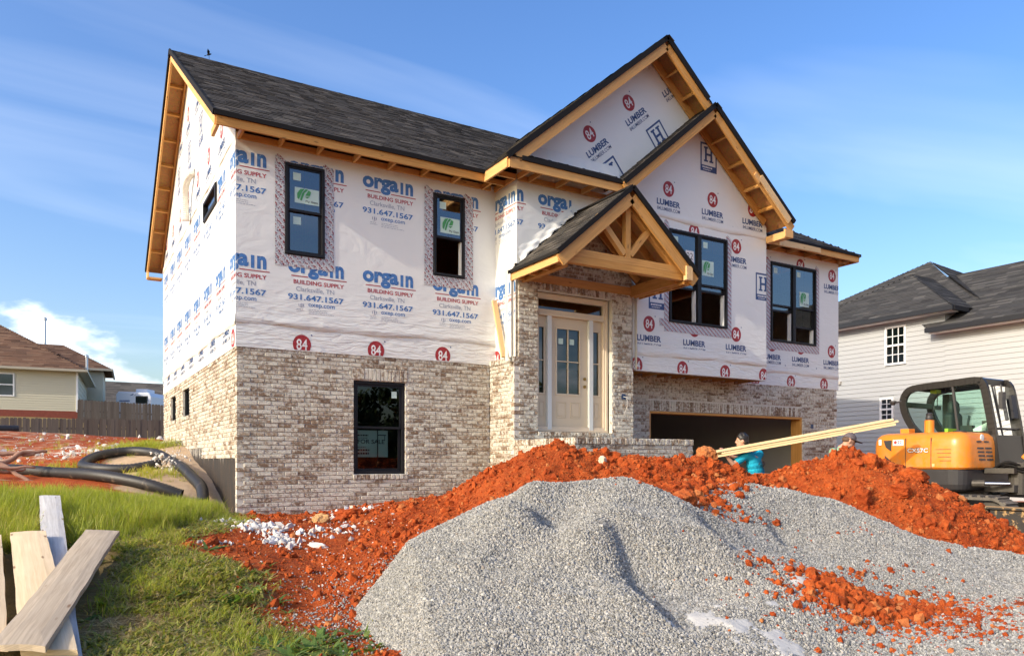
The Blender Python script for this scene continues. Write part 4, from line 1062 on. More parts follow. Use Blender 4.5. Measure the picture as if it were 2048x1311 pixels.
GRAV = np.array([(-0.19,-6.42,-0.30),(0.04,-6.55,0.02),(0.30,-6.59,0.21),(0.68,-6.70,0.47),(1.00,-6.77,0.62),(1.36,-6.87,0.69),(1.65,-6.93,0.67),(2.14,-6.76,0.53),(2.7,-6.5,.55),(3.25,-6.37,0.58),(3.96,-6.56,0.53),(4.48,-6.75,0.40),(5.01,-6.95,0.15),(5.55,-7.16,-0.03),(6.88,-7.48,-0.24),(7.60,-7.91,-0.34)])
def ridge(x, y, P, slope, soft=.12):
    """height of a heap: the highest of cones falling away from a crest line"""
    x = np.asarray(x, float); y = np.asarray(y, float); h = np.full(x.shape, -9.0)
    for a, b in zip(P[:-1], P[1:]):
        dx, dy = b[0] - a[0], b[1] - a[1]; t = np.clip(((x - a[0]) * dx + (y - a[1]) * dy) / (dx * dx + dy * dy), 0, 1)
        d = np.hypot(x - a[0] - t * dx, y - a[1] - t * dy)
        h = np.maximum(h, a[2] + t * (b[2] - a[2]) - slope * (np.sqrt(d * d + soft * soft) - soft))
    return h
LAWN = [(-9,-1.5),(-4.15,-0.55),(-2.60,-.20),(-1.76,0.08),(-0.66,.6),(-0.25,0.34),(-0.15,-.3),(-0.41,-2.68),(-1.08,-3.49),(-1.29,-4.02),(-1.11,-4.71),(-0.87,-5.20),(-0.90,-5.74),(-1.14,-6.01),(-1.12,-6.42),(-0.94,-6.76),(-0.86,-7.37),(-1.17,-8.21),(-2.2,-12.5),(-9,-12.5)]
TALL = [(-9,-2.3),(-4.15,-0.75),(-2.60,-0.40),(-1.76,-.15),(-0.76,.30),(-0.35,0.20),(-0.35,-.6),(-0.75,-2.0),(-1.30,-3.0),(-1.74,-3.40),(-2.16,-3.86),(-2.45,-4.51),(-3.41,-4.93),(-9,-6)]
def sdf(x, y, P):
    """signed distance to a polygon, positive inside"""
    x = np.asarray(x, float); y = np.asarray(y, float); ins = np.zeros(x.shape, bool); dm = np.full(x.shape, 1e9); n = len(P)
    for i in range(n):
        (x0, y0), (x1, y1) = P[i], P[(i + 1) % n]
        c = ((y0 > y) != (y1 > y)) & (x < (x1 - x0) * (y - y0) / (y1 - y0 + 1e-12) + x0); ins ^= c
        dx, dy = x1 - x0, y1 - y0; t = np.clip(((x - x0) * dx + (y - y0) * dy) / (dx * dx + dy * dy), 0, 1)
        dm = np.minimum(dm, np.hypot(x - x0 - t * dx, y - y0 - t * dy))
    return np.where(ins, dm, -dm)
def ground_h(x, y):
    h = base_h(x, y); near = np.clip(1.4 - np.hypot(x - 2, y) / 30, 0.15, 1)
    return h + near * (.035 * fbm(x, y, .9, 4, 3) + .022 * fbm(x, y, 4.5, 4, 5))
def dirt_h(x, y):
    h = ridge(x, y, BERM, .66, .22)
    lump = .10 * fbm(x, y, 1.7, 3, 21) + .075 * np.abs(fbm(x, y, 4.2, 4, 23)) + .035 * fbm(x, y, 13, 3, 25)
    # skirt of spread soil between the berm, the wall and the gravel
    sk = ridge(x, y, np.array([(1.4, -1.3, .10), (2.2, -2.4, .30), (2.4, -4.0, .34), (1.7, -5.2, .26)]), .30, .5)
    return np.maximum(h + lump - .04, sk + .6 * lump - .02)
def gravel_h(x, y):
    h = ridge(x, y, GRAV, .50, .10)
    h = np.where(y > -6.3 - .12 * np.maximum(0, x - 3), h - .25 * np.maximum(0, y + 6.3), h)
    pad = sdf(x, y, [(-.42, -7.75), (-.10, -7.1), (.1, -6.6), (4.5, -6.7), (7.6, -7.7), (12.5, -5.9), (15, -6.2), (15, -11), (-.2, -11)])
    padh = base_h(x, y) + np.clip(pad * .12, -.3, .035)
    k = .06; h = np.maximum(h, padh) + k * np.exp(-np.abs(h - padh) / k) * .35
    edge_ = sdf(x, y, [(-.66, -8.8), (-.38, -7.6), (-.25, -7.24), (-.12, -6.84), (-.02, -6.4), (.20, -6.02), (.4, -5.4), (3, -4.6), (15, -4.6), (15, -11.5), (-1, -11.5)])
    h = h - .75 * np.maximum(0, .05 - edge_)
    # scoops left by a shovel and the loader
    for cx, cy, rx, ry, ang, dep in ((1.02, -7.15, .42, .22, .5, .13), (1.15, -8.05, .62, .24, -.35, .16), (.35, -7.45, .30, .16, .4, .05), (2.3, -7.7, .5, .22, -.2, .08), (3.4, -7.2, .7, .3, .2, .07)):
        u = (x - cx) * math.cos(ang) + (y - cy) * math.sin(ang); v = -(x - cx) * math.sin(ang) + (y - cy) * math.cos(ang)
        h = h - dep * np.exp(-(u / rx) ** 2 - (v / ry) ** 2) + .5 * dep * np.exp(-((u) / rx) ** 2 - ((v - 1.5 * ry) / ry) ** 2)
    for (x0, y0), (x1, y1), dep, wd in (((.97, -7.45), (.70, -8.6), .13, .34), ((.42, -6.72), (.80, -7.30), .11, .26), ((2.05, -7.35), (1.75, -7.95), .06, .3), ((3.3, -6.9), (3.0, -7.4), .05, .4)):
        L_ = math.hypot(x1 - x0, y1 - y0); tx, ty = (x1 - x0) / L_, (y1 - y0) / L_; t = ((x - x0) * tx + (y - y0) * ty) / L_; d = -(x - x0) * ty + (y - y0) * tx + .05 * fbm(x, y, 3, 2, 61)
        s = np.clip((d + .02) / .16, 0, 1); s = s * s * (3 - 2 * s); e = np.clip(np.minimum(t, 1 - t) * 3 + .25, 0, 1)
        h = h - dep * s * np.exp(-np.maximum(0, d - .14) / wd) * e * e * (3 - 2 * e) + .35 * dep * np.exp(-((d + .12) / .14) ** 2) * e
    h = np.maximum(h, ridge(x, y, np.array([(11.9, -6.0, .02), (13.2, -6.3, .2)]), .45, .2))
    return h + .03 * fbm(x, y, 1.6, 3, 41) - .03 * np.abs(fbm(x + .4 * y, y, 2.3, 2, 47)) + .012 * fbm(x, y, 6, 3, 43)
def top_h(x, y):
    x = np.asarray(x, float); y = np.asarray(y, float)
    return np.maximum(np.maximum(ground_h(x, y), dirt_h(x, y)), gravel_h(x, y))

def grid_mesh(name, X, Y, Z, keep, mat, attrs=None, smooth=True, **props):
    ny, nx = X.shape; idx = np.arange(nx * ny).reshape(ny, nx)
    q = np.stack([idx[:-1, :-1], idx[:-1, 1:], idx[1:, 1:], idx[1:, :-1]], -1).reshape(-1, 4)
    if keep is not None:
        kf = keep.ravel()[q].any(1); q = q[kf]
    used = np.zeros(nx * ny, bool); used[q.ravel()] = True; rem = np.cumsum(used) - 1
    co = np.stack([X.ravel(), Y.ravel(), Z.ravel()], 1)[used]; q = rem[q]
    me = bpy.data.meshes.new(name); me.vertices.add(len(co)); me.vertices.foreach_set('co', co.ravel())
    me.loops.add(q.size); me.loops.foreach_set('vertex_index', q.ravel().astype(np.int32))
    me.polygons.add(len(q)); me.polygons.foreach_set('loop_start', np.arange(0, q.size, 4, dtype=np.int32))
    me.polygons.foreach_set('use_smooth', np.full(len(q), smooth)); me.update(calc_edges=True); me.materials.append(mat)
    if attrs is not None:
        a = me.color_attributes.new('zone', 'FLOAT_COLOR', 'POINT'); c = np.ones((len(co), 4)); c[:, :3] = attrs.reshape(-1, 3)[used]
        a.data.foreach_set('color', c.ravel())
    o = bpy.data.objects.new(name, me); col.objects.link(o)
    for a, b in props.items(): o[a] = b
    return o

RED1, RED2, RED3 = (.40, .080, .017), (.27, .045, .010), (.50, .14, .038)
def soil_color(k, p, coarse=1.0):
    n1 = k.noise(p, 2.2, 5, .6); n2 = k.noise(p, 16, 5, .65); n3 = k.noise(p, 70, 3, .7)
    c = k.mix(k.mr(n1, .35, .68), RED2, RED1); c = k.mix(k.mr(n2, .52, .72, 0, .75), c, RED3)
    c = k.mix(k.mr(n3, .60, .72, 0, .5), c, (.55, .24, .09))
    c = k.mix(k.mr(n2, .44, .30, 0, .5), c, (.20, .035, .012))
    return c, k.math('ADD', k.math('MULTIPLY', n2, 1.0), k.math('MULTIPLY', n3, .35))
def m_soil():
    k = NT('red_clay'); p = k.coord(); c, h = soil_color(k, p); k.P(Base_Color=c, Roughness=.95, Specular_IOR_Level=.15); k.bump(h, 1.0, .035); return k.m
def m_ground():
    k = NT('ground_soil'); p = k.coord(); c, h = soil_color(k, p)
    z = k.n('ShaderNodeSeparateColor', {0: k.n('ShaderNodeVertexColor', layer_name='zone').outputs[0]})
    n = k.noise(p, 7, 5, .65); n5 = k.noise(p, 2.6, 6, .6)
    tan = k.mix(n, (.40, .27, .16), (.58, .44, .30)); lawn = k.mix(n, (.17, .125, .05), (.33, .245, .11)); wh = k.mix(k.noise(p, 30, 4), (.50, .44, .38), (.72, .68, .63))
    def th(m, w_=.12): return k.mr(k.math('ADD', m, k.math('MULTIPLY', k.math('SUBTRACT', n5, .5), 1.1)), .5 - w_, .5 + w_)
    c = k.mix(th(z.outputs[1]), c, tan); c = k.mix(th(z.outputs[2], .05), c, wh); c = k.mix(th(z.outputs[0], .2), c, lawn)
    k.P(Base_Color=c, Roughness=.95, Specular_IOR_Level=.15); k.bump(h, .9, .03); return k.m
def m_gravel_bed():
    k = NT('gravel_bed'); p = k.coord()
    v = k.n('ShaderNodeTexVoronoi', {'Vector': p, 'Scale': 62.0}); g = k.n('ShaderNodeSeparateColor', {0: v.outputs['Color']}).outputs[0]
    c = k.ramp(g, [(0, (.17, .165, .15)), (.4, (.28, .272, .25)), (.8, (.36, .35, .325)), (1, (.45, .435, .40))])
    c = k.mix(k.mr(k.noise(p, 1.1, 4), .5, .72, 0, .35), c, (.55, .52, .47))
    k.P(Base_Color=c, Roughness=.9, Specular_IOR_Level=.2); k.bump(k.math('SUBTRACT', 1.0, v.outputs['Distance']), .9, .02); return k.m
M['soil'], M['ground'], M['gravel'] = m_soil(), m_ground(), m_gravel_bed()

# ground: one sheet to the horizon, fine near the house
def axis(lo, hi, st, far):
    a = list(np.arange(lo, hi + 1e-6, st)); s = st
    while a[-1] < far: s *= 1.22; a.append(a[-1] + s)
    s = st
    while a[0] > -far: s *= 1.22; a.insert(0, a[0] - s)
    return np.array(a)
X, Y = np.meshgrid(axis(-6, 14, .085, 1500), axis(-12.5, 22, .085, 1500)); Z = ground_h(X, Y)
lawn = np.clip(.5 + sdf(X, Y, LAWN) * 1.6, 0, 1)
far = np.clip((np.hypot(X - 2, Y - 2) - 34) / 10, 0, 1); lawn = np.maximum(lawn, far); lawn = np.maximum(lawn, np.clip(.5 - (np.hypot((X + .75) / .9, (Y - 5.9) / .5) - 1), 0, .8) )
lawn = np.maximum(lawn, np.clip((Y - 24.2) * 2, 0, 1))
tan = np.clip(1.45 - np.abs(X + .55) / 1.0, 0, 1) * np.clip((Y + .3) / 1.5, 0, 1) * np.clip((13 - Y) / 3, 0, 1)
tan = np.maximum(tan, .42 * np.clip((Y - 3) / 3, 0, 1) * np.clip(-X / 2, 0, 1))
wht = .62 * np.clip(.78 * np.exp(-((X + 2.0) / 1.6) ** 2 - ((Y - 6.6) / 1.2) ** 2) + .66 * np.exp(-((X + 1.5) / 3.0) ** 2 - ((Y - 10.5) / 2.2) ** 2) + .55 * np.exp(-((X + 2) / 5.0) ** 2 - ((Y - 16) / 4) ** 2), 0, 1)
# leave out the sheet inside the house's basement
ins = (X > .25) & (X < 13.7) & (Y > .25) & (Y < 9.2)
Z = np.where(ins, np.minimum(Z, -.62), Z)
ground = grid_mesh('ground', X, Y, Z, None, M['ground'], np.stack([lawn, tan, wht], -1), kind='structure', label='red clay ground with weedy lawn at the left and bare soil to the fence')
# heap of red soil
X, Y = np.meshgrid(np.arange(-.6, 9.6, .04), np.arange(-8.2, -.03, .04)); Z = dirt_h(X, Y); G = ground_h(X, Y)
notst = ~((X > 4.36) & (X < 6.62) & (Y > -2.5)) & ~((X > 4.2) & (Y > -.8)) & ~((X > 6.6) & (Y > -1.2))
dirt = grid_mesh('dirt_heap', X, Y, Z, (Z > G - .03) & (Z > gravel_h(X, Y) - .12) & notst, M['soil'], kind='structure', label='long heap of dug red clay soil in front of the entry and the garage')
# heap of gravel
X, Y = np.meshgrid(np.arange(-.9, 14.6, .045), np.arange(-11, -5.4, .045)); Z = gravel_h(X, Y); G = np.maximum(ground_h(X, Y), dirt_h(X, Y))
GKEEP = Z > G - .02
gravel = grid_mesh('gravel_heap', X, Y, Z, GKEEP, M['gravel'], kind='stuff', label='grey crushed stone gravel heap spread across the foreground')

# ------------------------------------------------------------ scattering (instances on points)
def scatter(name, pts, rot, scl, idx, protos, label):
    n = len(pts); me = bpy.data.meshes.new(name); me.vertices.add(n); me.vertices.foreach_set('co', np.asarray(pts, np.float32).ravel())
    a = me.attributes.new('rot', 'FLOAT_VECTOR', 'POINT'); a.data.foreach_set('vector', np.asarray(rot, np.float32).ravel())
    a = me.attributes.new('scl', 'FLOAT', 'POINT'); a.data.foreach_set('value', np.asarray(scl, np.float32))
    a = me.attributes.new('idx', 'INT', 'POINT'); a.data.foreach_set('value', np.asarray(idx, np.int32))
    o = bpy.data.objects.new(name, me); col.objects.link(o); o['kind'] = 'stuff'; o['label'] = label
    ng = bpy.data.node_groups.new(name, 'GeometryNodeTree'); ng.interface.new_socket('Geometry', in_out='INPUT', socket_type='NodeSocketGeometry'); ng.interface.new_socket('Geometry', in_out='OUTPUT', socket_type='NodeSocketGeometry')
    N, L = ng.nodes, ng.links; gi, go = N.new('NodeGroupInput'), N.new('NodeGroupOutput')
    j = N.new('GeometryNodeJoinGeometry')
    for po in protos:
        oi = N.new('GeometryNodeObjectInfo'); oi.inputs['Object'].default_value = po; oi.inputs['As Instance'].default_value = True; L.new(oi.outputs['Geometry'], j.inputs[0])
    ip = N.new('GeometryNodeInstanceOnPoints'); L.new(gi.outputs[0], ip.inputs['Points']); L.new(j.outputs[0], ip.inputs['Instance']); ip.inputs['Pick Instance'].default_value = True
    def att(nm, t):
        q = N.new('GeometryNodeInputNamedAttribute'); q.data_type = t; q.inputs[0].default_value = nm; return q.outputs[0]
    L.new(att('idx', 'INT'), ip.inputs['Instance Index']); L.new(att('scl', 'FLOAT'), ip.inputs['Scale'])
    er = N.new('FunctionNodeEulerToRotation'); L.new(att('rot', 'FLOAT_VECTOR'), er.inputs[0]); L.new(er.outputs[0], ip.inputs['Rotation'])
    L.new(ip.outputs[0], go.inputs[0])
    md = o.modifiers.new('scatter', 'NODES'); md.node_group = ng; return o
def proto(name, mb, mat, smooth=False):
    o = mb.build(name, mat, smooth=smooth); col.objects.unlink(o); return o
def stone_proto(name, mat, seed, flat_=.75, jag=.22, sub=1):
    bm = bmesh.new(); bmesh.ops.create_icosphere(bm, subdivisions=sub, radius=1); rr = random.Random(seed)
    sx, sy = rr.uniform(.75, 1.25), rr.uniform(.7, 1.1)
    for v in bm.verts:
        s_ = 1 + rr.uniform(-jag, jag); v.co = Vector((v.co.x * sx * s_, v.co.y * sy * s_, v.co.z * flat_ * s_))
    me = bpy.data.meshes.new(name); bm.to_mesh(me); bm.free(); me.materials.append(mat); return bpy.data.objects.new(name, me)
def m_stone(name, stops, bs=40):
    k = NT(name); r = k.orand(); p = k.coord('obj', scale=(2, 2, 2))
    c = k.ramp(r, stops); c = k.mix(k.mr(k.noise(p, 1.2, 3), .4, .7, 0, .35), c, k.mix(1.0, c, (.6, .6, .6), 'MULTIPLY')); k.P(Base_Color=c, Roughness=.88, Specular_IOR_Level=.25)
    return k.m
M['stone'] = m_stone('crushed_stone', [(0, (.14, .138, .13)), (.25, (.24, .236, .223)), (.55, (.315, .31, .292)), (.8, (.37, .363, .342)), (.95, (.47, .457, .43)), (1, (.30, .25, .20))])
def m_clod(name):
    k = NT(name); r = k.orand(); p = k.coord(); c, h = soil_color(k, p)
    c = k.mix(k.mr(r, .0, .5, .5, 0), c, (.24, .04, .013)); c = k.mix(k.mr(r, .86, 1.0, 0, .6), c, (.52, .24, .09)); k.P(Base_Color=c, Roughness=.95, Specular_IOR_Level=.12); k.bump(h, .8, .015); return k.m
M['clod'] = m_clod('clay_clod'); M['rubble'] = m_stone('white_mortar_rubble', [(0, (.50, .48, .45)), (.5, (.62, .60, .57)), (.85, (.72, .70, .67)), (1, (.58, .44, .34))])
stones = [stone_proto('gravel_stone', M['stone'], k) for k in range(6)]
clods = [stone_proto('clay_clod', M['clod'], 20 + k, .8, .30, 2 if k < 2 else 1) for k in range(6)]
rubs = [stone_proto('rubble_piece', M['rubble'], 40 + k, .55, .45) for k in range(5)]
def rand_rot(n): return rng.uniform(0, 6.28, (n, 3))
# gravel stones, denser toward the camera
n = 620000; x = rng.uniform(-.8, 12.5, n); y = rng.uniform(-10.6, -5.5, n); Zd = (x - CAM.x) * math.sin(R(YAW)) + (y - CAM.y) * math.cos(R(YAW)); Xc = (x - CAM.x) * math.cos(R(YAW)) - (y - CAM.y) * math.sin(R(YAW))
ok = (Zd > 3.2) & (np.abs(Xc / Zd) < .80) & (rng.random(n) < np.clip((6.6 / np.maximum(Zd, 1)) ** 2, .25, 1)); x, y, Zd = x[ok], y[ok], Zd[ok]
g = gravel_h(x, y); o_ = np.maximum(ground_h(x, y), dirt_h(x, y)); ok = g > o_ - .015 + .02 * rng.standard_normal(len(x)); x, y, g, Zd = x[ok], y[ok], g[ok], Zd[ok]
s_ = rng.uniform(.0040, .0095, len(x)) * (1 + .6 * (rng.random(len(x)) > .93)) * np.clip(Zd / 7, .95, 1.5)
scatter('gravel_stones', np.stack([x, y, g + s_ * .25], 1), rand_rot(len(x)), s_, rng.integers(0, 6, len(x)), stones, 'loose grey crushed stones covering the gravel heap')
# stray gravel on the red soil left of the heap
n = 2600; t = np.abs(rng.standard_normal(n)) * .55; u = rng.uniform(0, 1, n); ex = np.interp(u, [0, .3, .6, 1], [-.45, -.15, .25, 1.0]); ey = np.interp(u, [0, .3, .6, 1], [-7.6, -6.6, -6.2, -5.9])
x = ex - t * .8; y = ey + t * rng.uniform(.1, .9, n); z = top_h(x, y); s_ = rng.uniform(.005, .011, n)
scatter('stray_gravel', np.stack([x, y, z + s_ * .3], 1), rand_rot(n), s_, rng.integers(0, 6, n), stones, 'stray grey stones sprinkled over the red soil beside the gravel heap')
# clods on the soil heap
n = 90000; x = rng.uniform(-.6, 9.4, n); y = rng.uniform(-8, -.4, n); dh = dirt_h(x, y); ok = (dh > ground_h(x, y) - .02) & (dh > gravel_h(x, y) - .02) & ~((x > 4.36) & (x < 6.62) & (y > -2.5)); x, y, dh = x[ok], y[ok], dh[ok]
s_ = .0058 * (1 - rng.random(len(x))) ** -.44; s_ = np.clip(s_, 0, .06); s_ *= np.where(x > 3.4, 1.1, .85)
scatter('soil_clods', np.stack([x, y, dh + s_ * .2], 1), rand_rot(len(x)), s_, rng.integers(0, 6, len(x)), clods, 'crumbled red clay clods covering the soil heap')
# clods on open red ground
n = 26000; x = rng.uniform(-1.6, 3.2, n); y = rng.uniform(-8, -.1, n); lw = sdf(x, y, LAWN); gh = ground_h(x, y); ok = (lw < .15 * rng.standard_normal(n)) & (gh > dirt_h(x, y)) & (gh > gravel_h(x, y)) & (x > -1.25); x, y, gh = x[ok], y[ok], gh[ok]
s_ = np.clip(.0042 * (1 - rng.random(len(x))) ** -.45, 0, .05)
scatter('soil_crumbs', np.stack([x, y, gh + s_ * .15], 1), rand_rot(len(x)), s_, rng.integers(0, 6, len(x)), clods, 'small red soil crumbs on the bare ground before the brick wall')
# clods spilled on the gravel: trail from the crest, and the patch at lower right
P_ = []
for cx, cy, sx, sy, cnt, mx_ in ((2.0, -6.55, .22, .11, 1500, .05), (2.45, -6.68, .32, .15, 2200, .055), (2.9, -6.42, .40, .12, 2200, .045), (2.35, -7.05, .30, .10, 130, .04), (3.0, -7.05, .3, .06, 50, .04), (2.62, -8.50, .34, .14, 2200, .042), (2.9, -8.65, .60, .32, 2200, .022), (2.35, -8.5, .22, .10, 700, .05), (3.3, -8.45, .28, .10, 900, .036), (2.0, -8.1, .1, .05, 40, .03), (3.3, -7.9, .5, .05, 90, .03), (4.6, -7.35, .6, .05, 60, .03)):
    q = np.stack([rng.normal(cx, sx, cnt), rng.normal(cy, sy, cnt), np.clip(.0055 * (1 - rng.random(cnt)) ** -.52, 0, mx_)], 1); P_.append(q)
P_ = np.concatenate(P_); z = top_h(P_[:, 0], P_[:, 1])
scatter('spilled_clods', np.stack([P_[:, 0], P_[:, 1], z + P_[:, 2] * .35], 1), rand_rot(len(z)), P_[:, 2], rng.integers(0, 6, len(z)), clods, 'red clay crumbs spilled across the grey gravel')
# white mortar rubble on the red soil and by the fence
RUB = [(-.52,-2.35,.16,.10,70,.04),(-.30,-3.0,.12,.20,420,.055),(-.28,-3.75,.09,.16,260,.045),(.30,-3.45,.22,.13,140,.04),(1.15,-1.75,.25,.18,130,.06),(1.55,-1.5,.3,.2,90,.04),(.9,-2.6,.5,.4,60,.02),(-.95,-3.9,.10,.05,40,.03),(.5,-5.0,.6,.8,120,.012),(-2.0,6.3,.9,.35,260,.06),(-1.2,7.2,.9,.4,200,.06),(-1.4,10.2,2.2,1.2,260,.08),(-2.5,15,2.5,1.5,200,.09)]
P_ = np.concatenate([np.stack([rng.normal(a, c, k), rng.normal(b, d_, k), np.clip(.009 * (1 - rng.random(k)) ** -.55, 0, m_)], 1) for a, b, c, d_, k, m_ in RUB]); z = top_h(P_[:, 0], P_[:, 1])
scatter('mortar_rubble', np.stack([P_[:, 0], P_[:, 1], z + P_[:, 2] * .35], 1), rand_rot(len(z)), P_[:, 2], rng.integers(0, 5, len(z)), rubs, 'broken white mortar droppings scattered on the red soil')

# pale lime dust spilt on the gravel
M['lime'] = flat('lime_dust', (.47, .455, .425), .95, var=.2, vs=14, bump=.5, bs=40)
X, Y = np.meshgrid(np.arange(.7, 3.3, .022), np.arange(-9.1, -7.9, .022)); K_ = np.zeros(X.shape)
for cx, cy, sx, sy, a_ in ((1.12, -8.55, .09, .20, .5), (1.30, -8.85, .12, .20, .3), (2.29, -8.28, .26, .07, .1), (2.75, -8.15, .14, .05, 0)):
    u_ = (X - cx) * math.cos(a_) + (Y - cy) * math.sin(a_); v_ = -(X - cx) * math.sin(a_) + (Y - cy) * math.cos(a_); K_ = np.maximum(K_, np.exp(-(u_ / sx) ** 2 - (v_ / sy) ** 2))
K_ = K_ + 1.5 * fbm(X, Y, 8, 5, 81); grid_mesh('lime_dust', X, Y, gravel_h(X, Y) + np.clip((K_ - .62) * .03, -.004, .012), K_ > .66, M['lime'], kind='stuff', label='pale lime dust patches spilt on the lower gravel')
# ------------------------------------------------------------ grass
def m_grass(name, a, b, dry, dryf=.2):
    k = NT(name); r = k.orand(); p = k.coord()
    c = k.mix(r, a, b); c = k.mix(k.math('MULTIPLY', k.mr(k.noise(p, .9, 4), .45, .65), k.mr(k.island(), .2, .9, 0, 1.0)), c, dry)
    c = k.mix(k.mr(k.island(), 1 - dryf, 1 - dryf + .02), c, (.42, .33, .15))
    k.P(Base_Color=c, Roughness=.5, Specular_IOR_Level=.3)
    tr = k.n('ShaderNodeBsdfTranslucent', {'Color': k.mix(1.0, c, (1.5, 1.5, .7), 'MULTIPLY')}); mxs = k.n('ShaderNodeMixShader', {0: .42, 1: k.b.outputs[0], 2: tr.outputs[0]}); k.t.links.new(mxs.outputs[0], k.o.inputs[0]); return k.m
M['grass'] = m_grass('tall_grass', (.23, .28, .035), (.38, .41, .06), (.52, .45, .11), .12); M['weed'] = m_grass('low_weeds', (.10, .145, .026), (.42, .42, .085), (.50, .41, .14), .25); M['straw'] = m_grass('dry_straw', (.46, .36, .20), (.58, .47, .28), (.5, .4, .22), .0)
M['leaf'] = m_grass('broad_weed', (.10, .19, .04), (.17, .27, .06), (.2, .25, .06), .02)
def blade(mb, rr, base, h, w_, lean, az):
    d = Vector((math.cos(az), math.sin(az), 0)); s_ = Vector((-d.y, d.x, 0)) * w_ / 2; V = []; b = Vector(base)
    for t in (0, .4, .75): V += [b + d * (lean * t * t) + Vector((0, 0, h * t * (1 - .25 * t * min(1, lean / h)))) + q * s_ * (1 - t * .55) for q in (-1, 1)]
    V.append(b + d * lean + Vector((0, 0, h * (1 - .25 * min(1, lean / h))))); mb.add(V, [(0, 1, 3, 2), (2, 3, 5, 4), (4, 5, 6)])
def tuft(name, mat, n, h0, h1, w_, rad, lean, seed):
    rr = random.Random(seed); mb = MB()
    for i in range(n):
        a = rr.uniform(0, 6.28); q = rad * math.sqrt(rr.random()); h = rr.uniform(h0, h1); blade(mb, rr, (q * math.cos(a), q * math.sin(a), -.01), h, w_ * rr.uniform(.7, 1.3), h * rr.uniform(*lean), rr.uniform(0, 6.28))
    return proto(name, mb, mat)
tall = [tuft('grass_tuft', M['grass'], 16, .16, .36, .0075, .07, (.1, .55), k) for k in range(5)]
low = [tuft('weed_tuft', M['weed'], 15, .012, .055, .014, .07, (.5, 2.0), 50 + k) for k in range(5)]
mid_ = [tuft('grass_tuft', M['grass'], 12, .06, .15, .006, .05, (.3, .9), 70 + k) for k in range(3)]
straw = [tuft('straw_tuft', M['straw'], 8, .012, .035, .0065, .07, (3, 8), 80 + k) for k in range(4)]
ros = [tuft('broadleaf_weed', M['leaf'], 9, .03, .07, .030, .015, (1.2, 2.4), 90 + k) for k in range(3)]
PLANKS = [[(-2.04, -4.15), (-1.79, -4.30), (-2.29, -7.03), (-2.54, -6.88)], [(-2.60, -4.05), (-2.34, -4.21), (-2.14, -7.00), (-2.41, -6.84)], [(-2.43, -2.29), (-2.24, -2.40), (-2.12, -6.95), (-2.30, -6.85)], [(-2.92, -3.92), (-2.66, -4.04), (-2.47, -6.75), (-2.73, -6.62)]]
def spread(n, poly, bb, marg, dens=None):
    x = rng.uniform(bb[0], bb[1], n); y = rng.uniform(bb[2], bb[3], n); s_ = sdf(x, y, poly); ok = s_ > marg * rng.standard_normal(n) + .02
    if dens is not None: ok &= rng.random(n) < dens(x, y)
    for pl in PLANKS: ok &= sdf(x, y, pl) < -.05
    ok &= ~((x > -.06) & (y > -.02)); x, y = x[ok], y[ok]; ok = ground_h(x, y) > np.maximum(dirt_h(x, y), gravel_h(x, y)); return x[ok], y[ok]
def put(name, x, y, protos, s0, s1, label, tilt=.12):
    n = len(x); rot = np.stack([rng.normal(0, tilt, n), rng.normal(0, tilt, n), rng.uniform(0, 6.28, n)], 1)
    return scatter(name, np.stack([x, y, ground_h(x, y) - .005], 1), rot, rng.uniform(s0, s1, n), rng.integers(0, len(protos), n), protos, label)
x, y = spread(26000, TALL, (-5.5, .2, -6, 1.5), .10, lambda x, y: np.clip(.25 + 1.3 * (vnoise(x * 1.5, y * 1.5, 9)), .2, 1)); put('tall_grass', x, y, tall, .42, .92, 'tall green grass growing in a band between the planks and the black pipe')
x, y = spread(42000, LAWN, (-5, .2, -10, 1.3), .12, lambda x, y: np.clip(.30 + 2.2 * (vnoise(x * 2.6, y * 2.6, 12) - .32), .04, 1)); put('low_weeds', x, y, low, .7, 1.5, 'low weedy ground cover on the lawn at the lower left')
x, y = spread(9000, LAWN, (-4.5, .1, -9, 1), .06, lambda x, y: np.clip(3.0 * (vnoise(x * 1.9, y * 1.9, 14) - .46), 0, 1)); put('grass_patches', x, y, mid_, .5, 1.1, 'short green grass patches in the weedy lawn')
x, y = spread(22000, LAWN, (-4.5, .1, -9, -1), .04, lambda x, y: np.clip(3 * (vnoise(x * 1.1, y * 1.1, 15) - .5) + .15, 0, 1)); put('dry_straw', x, y, straw, .7, 1.4, 'dry straw lying on the weedy lawn', .05)
x = np.concatenate([rng.normal(-.85, .18, 26), rng.normal(-1.9, .7, 60), rng.normal(-1.0, .12, 10)]); y = np.concatenate([rng.normal(-7.3, .15, 26), rng.normal(-5.6, 1.1, 60), rng.normal(-6.0, .2, 10)]); put('broadleaf_weeds', x, y, ros, .7, 1.6, 'broad leaved weeds at the edge of the lawn and red soil', .1)
n = 260; x = np.concatenate([rng.normal(-.85, .40, n), rng.normal(-2.5, .3, 60), rng.normal(-.75, .25, 70), rng.uniform(-4, -.5, 60), rng.normal(-.32, .05, 10)]); y = np.concatenate([rng.normal(6.1, .35, n), rng.normal(4.4, .3, 60), rng.normal(2.6, .3, 70), rng.uniform(4, 16, 60), rng.normal(-6.9, .05, 10)]); put('grass_clumps', x, y, mid_, .8, 1.6, 'small clumps of green grass on the bare soil around the coiled pipe')
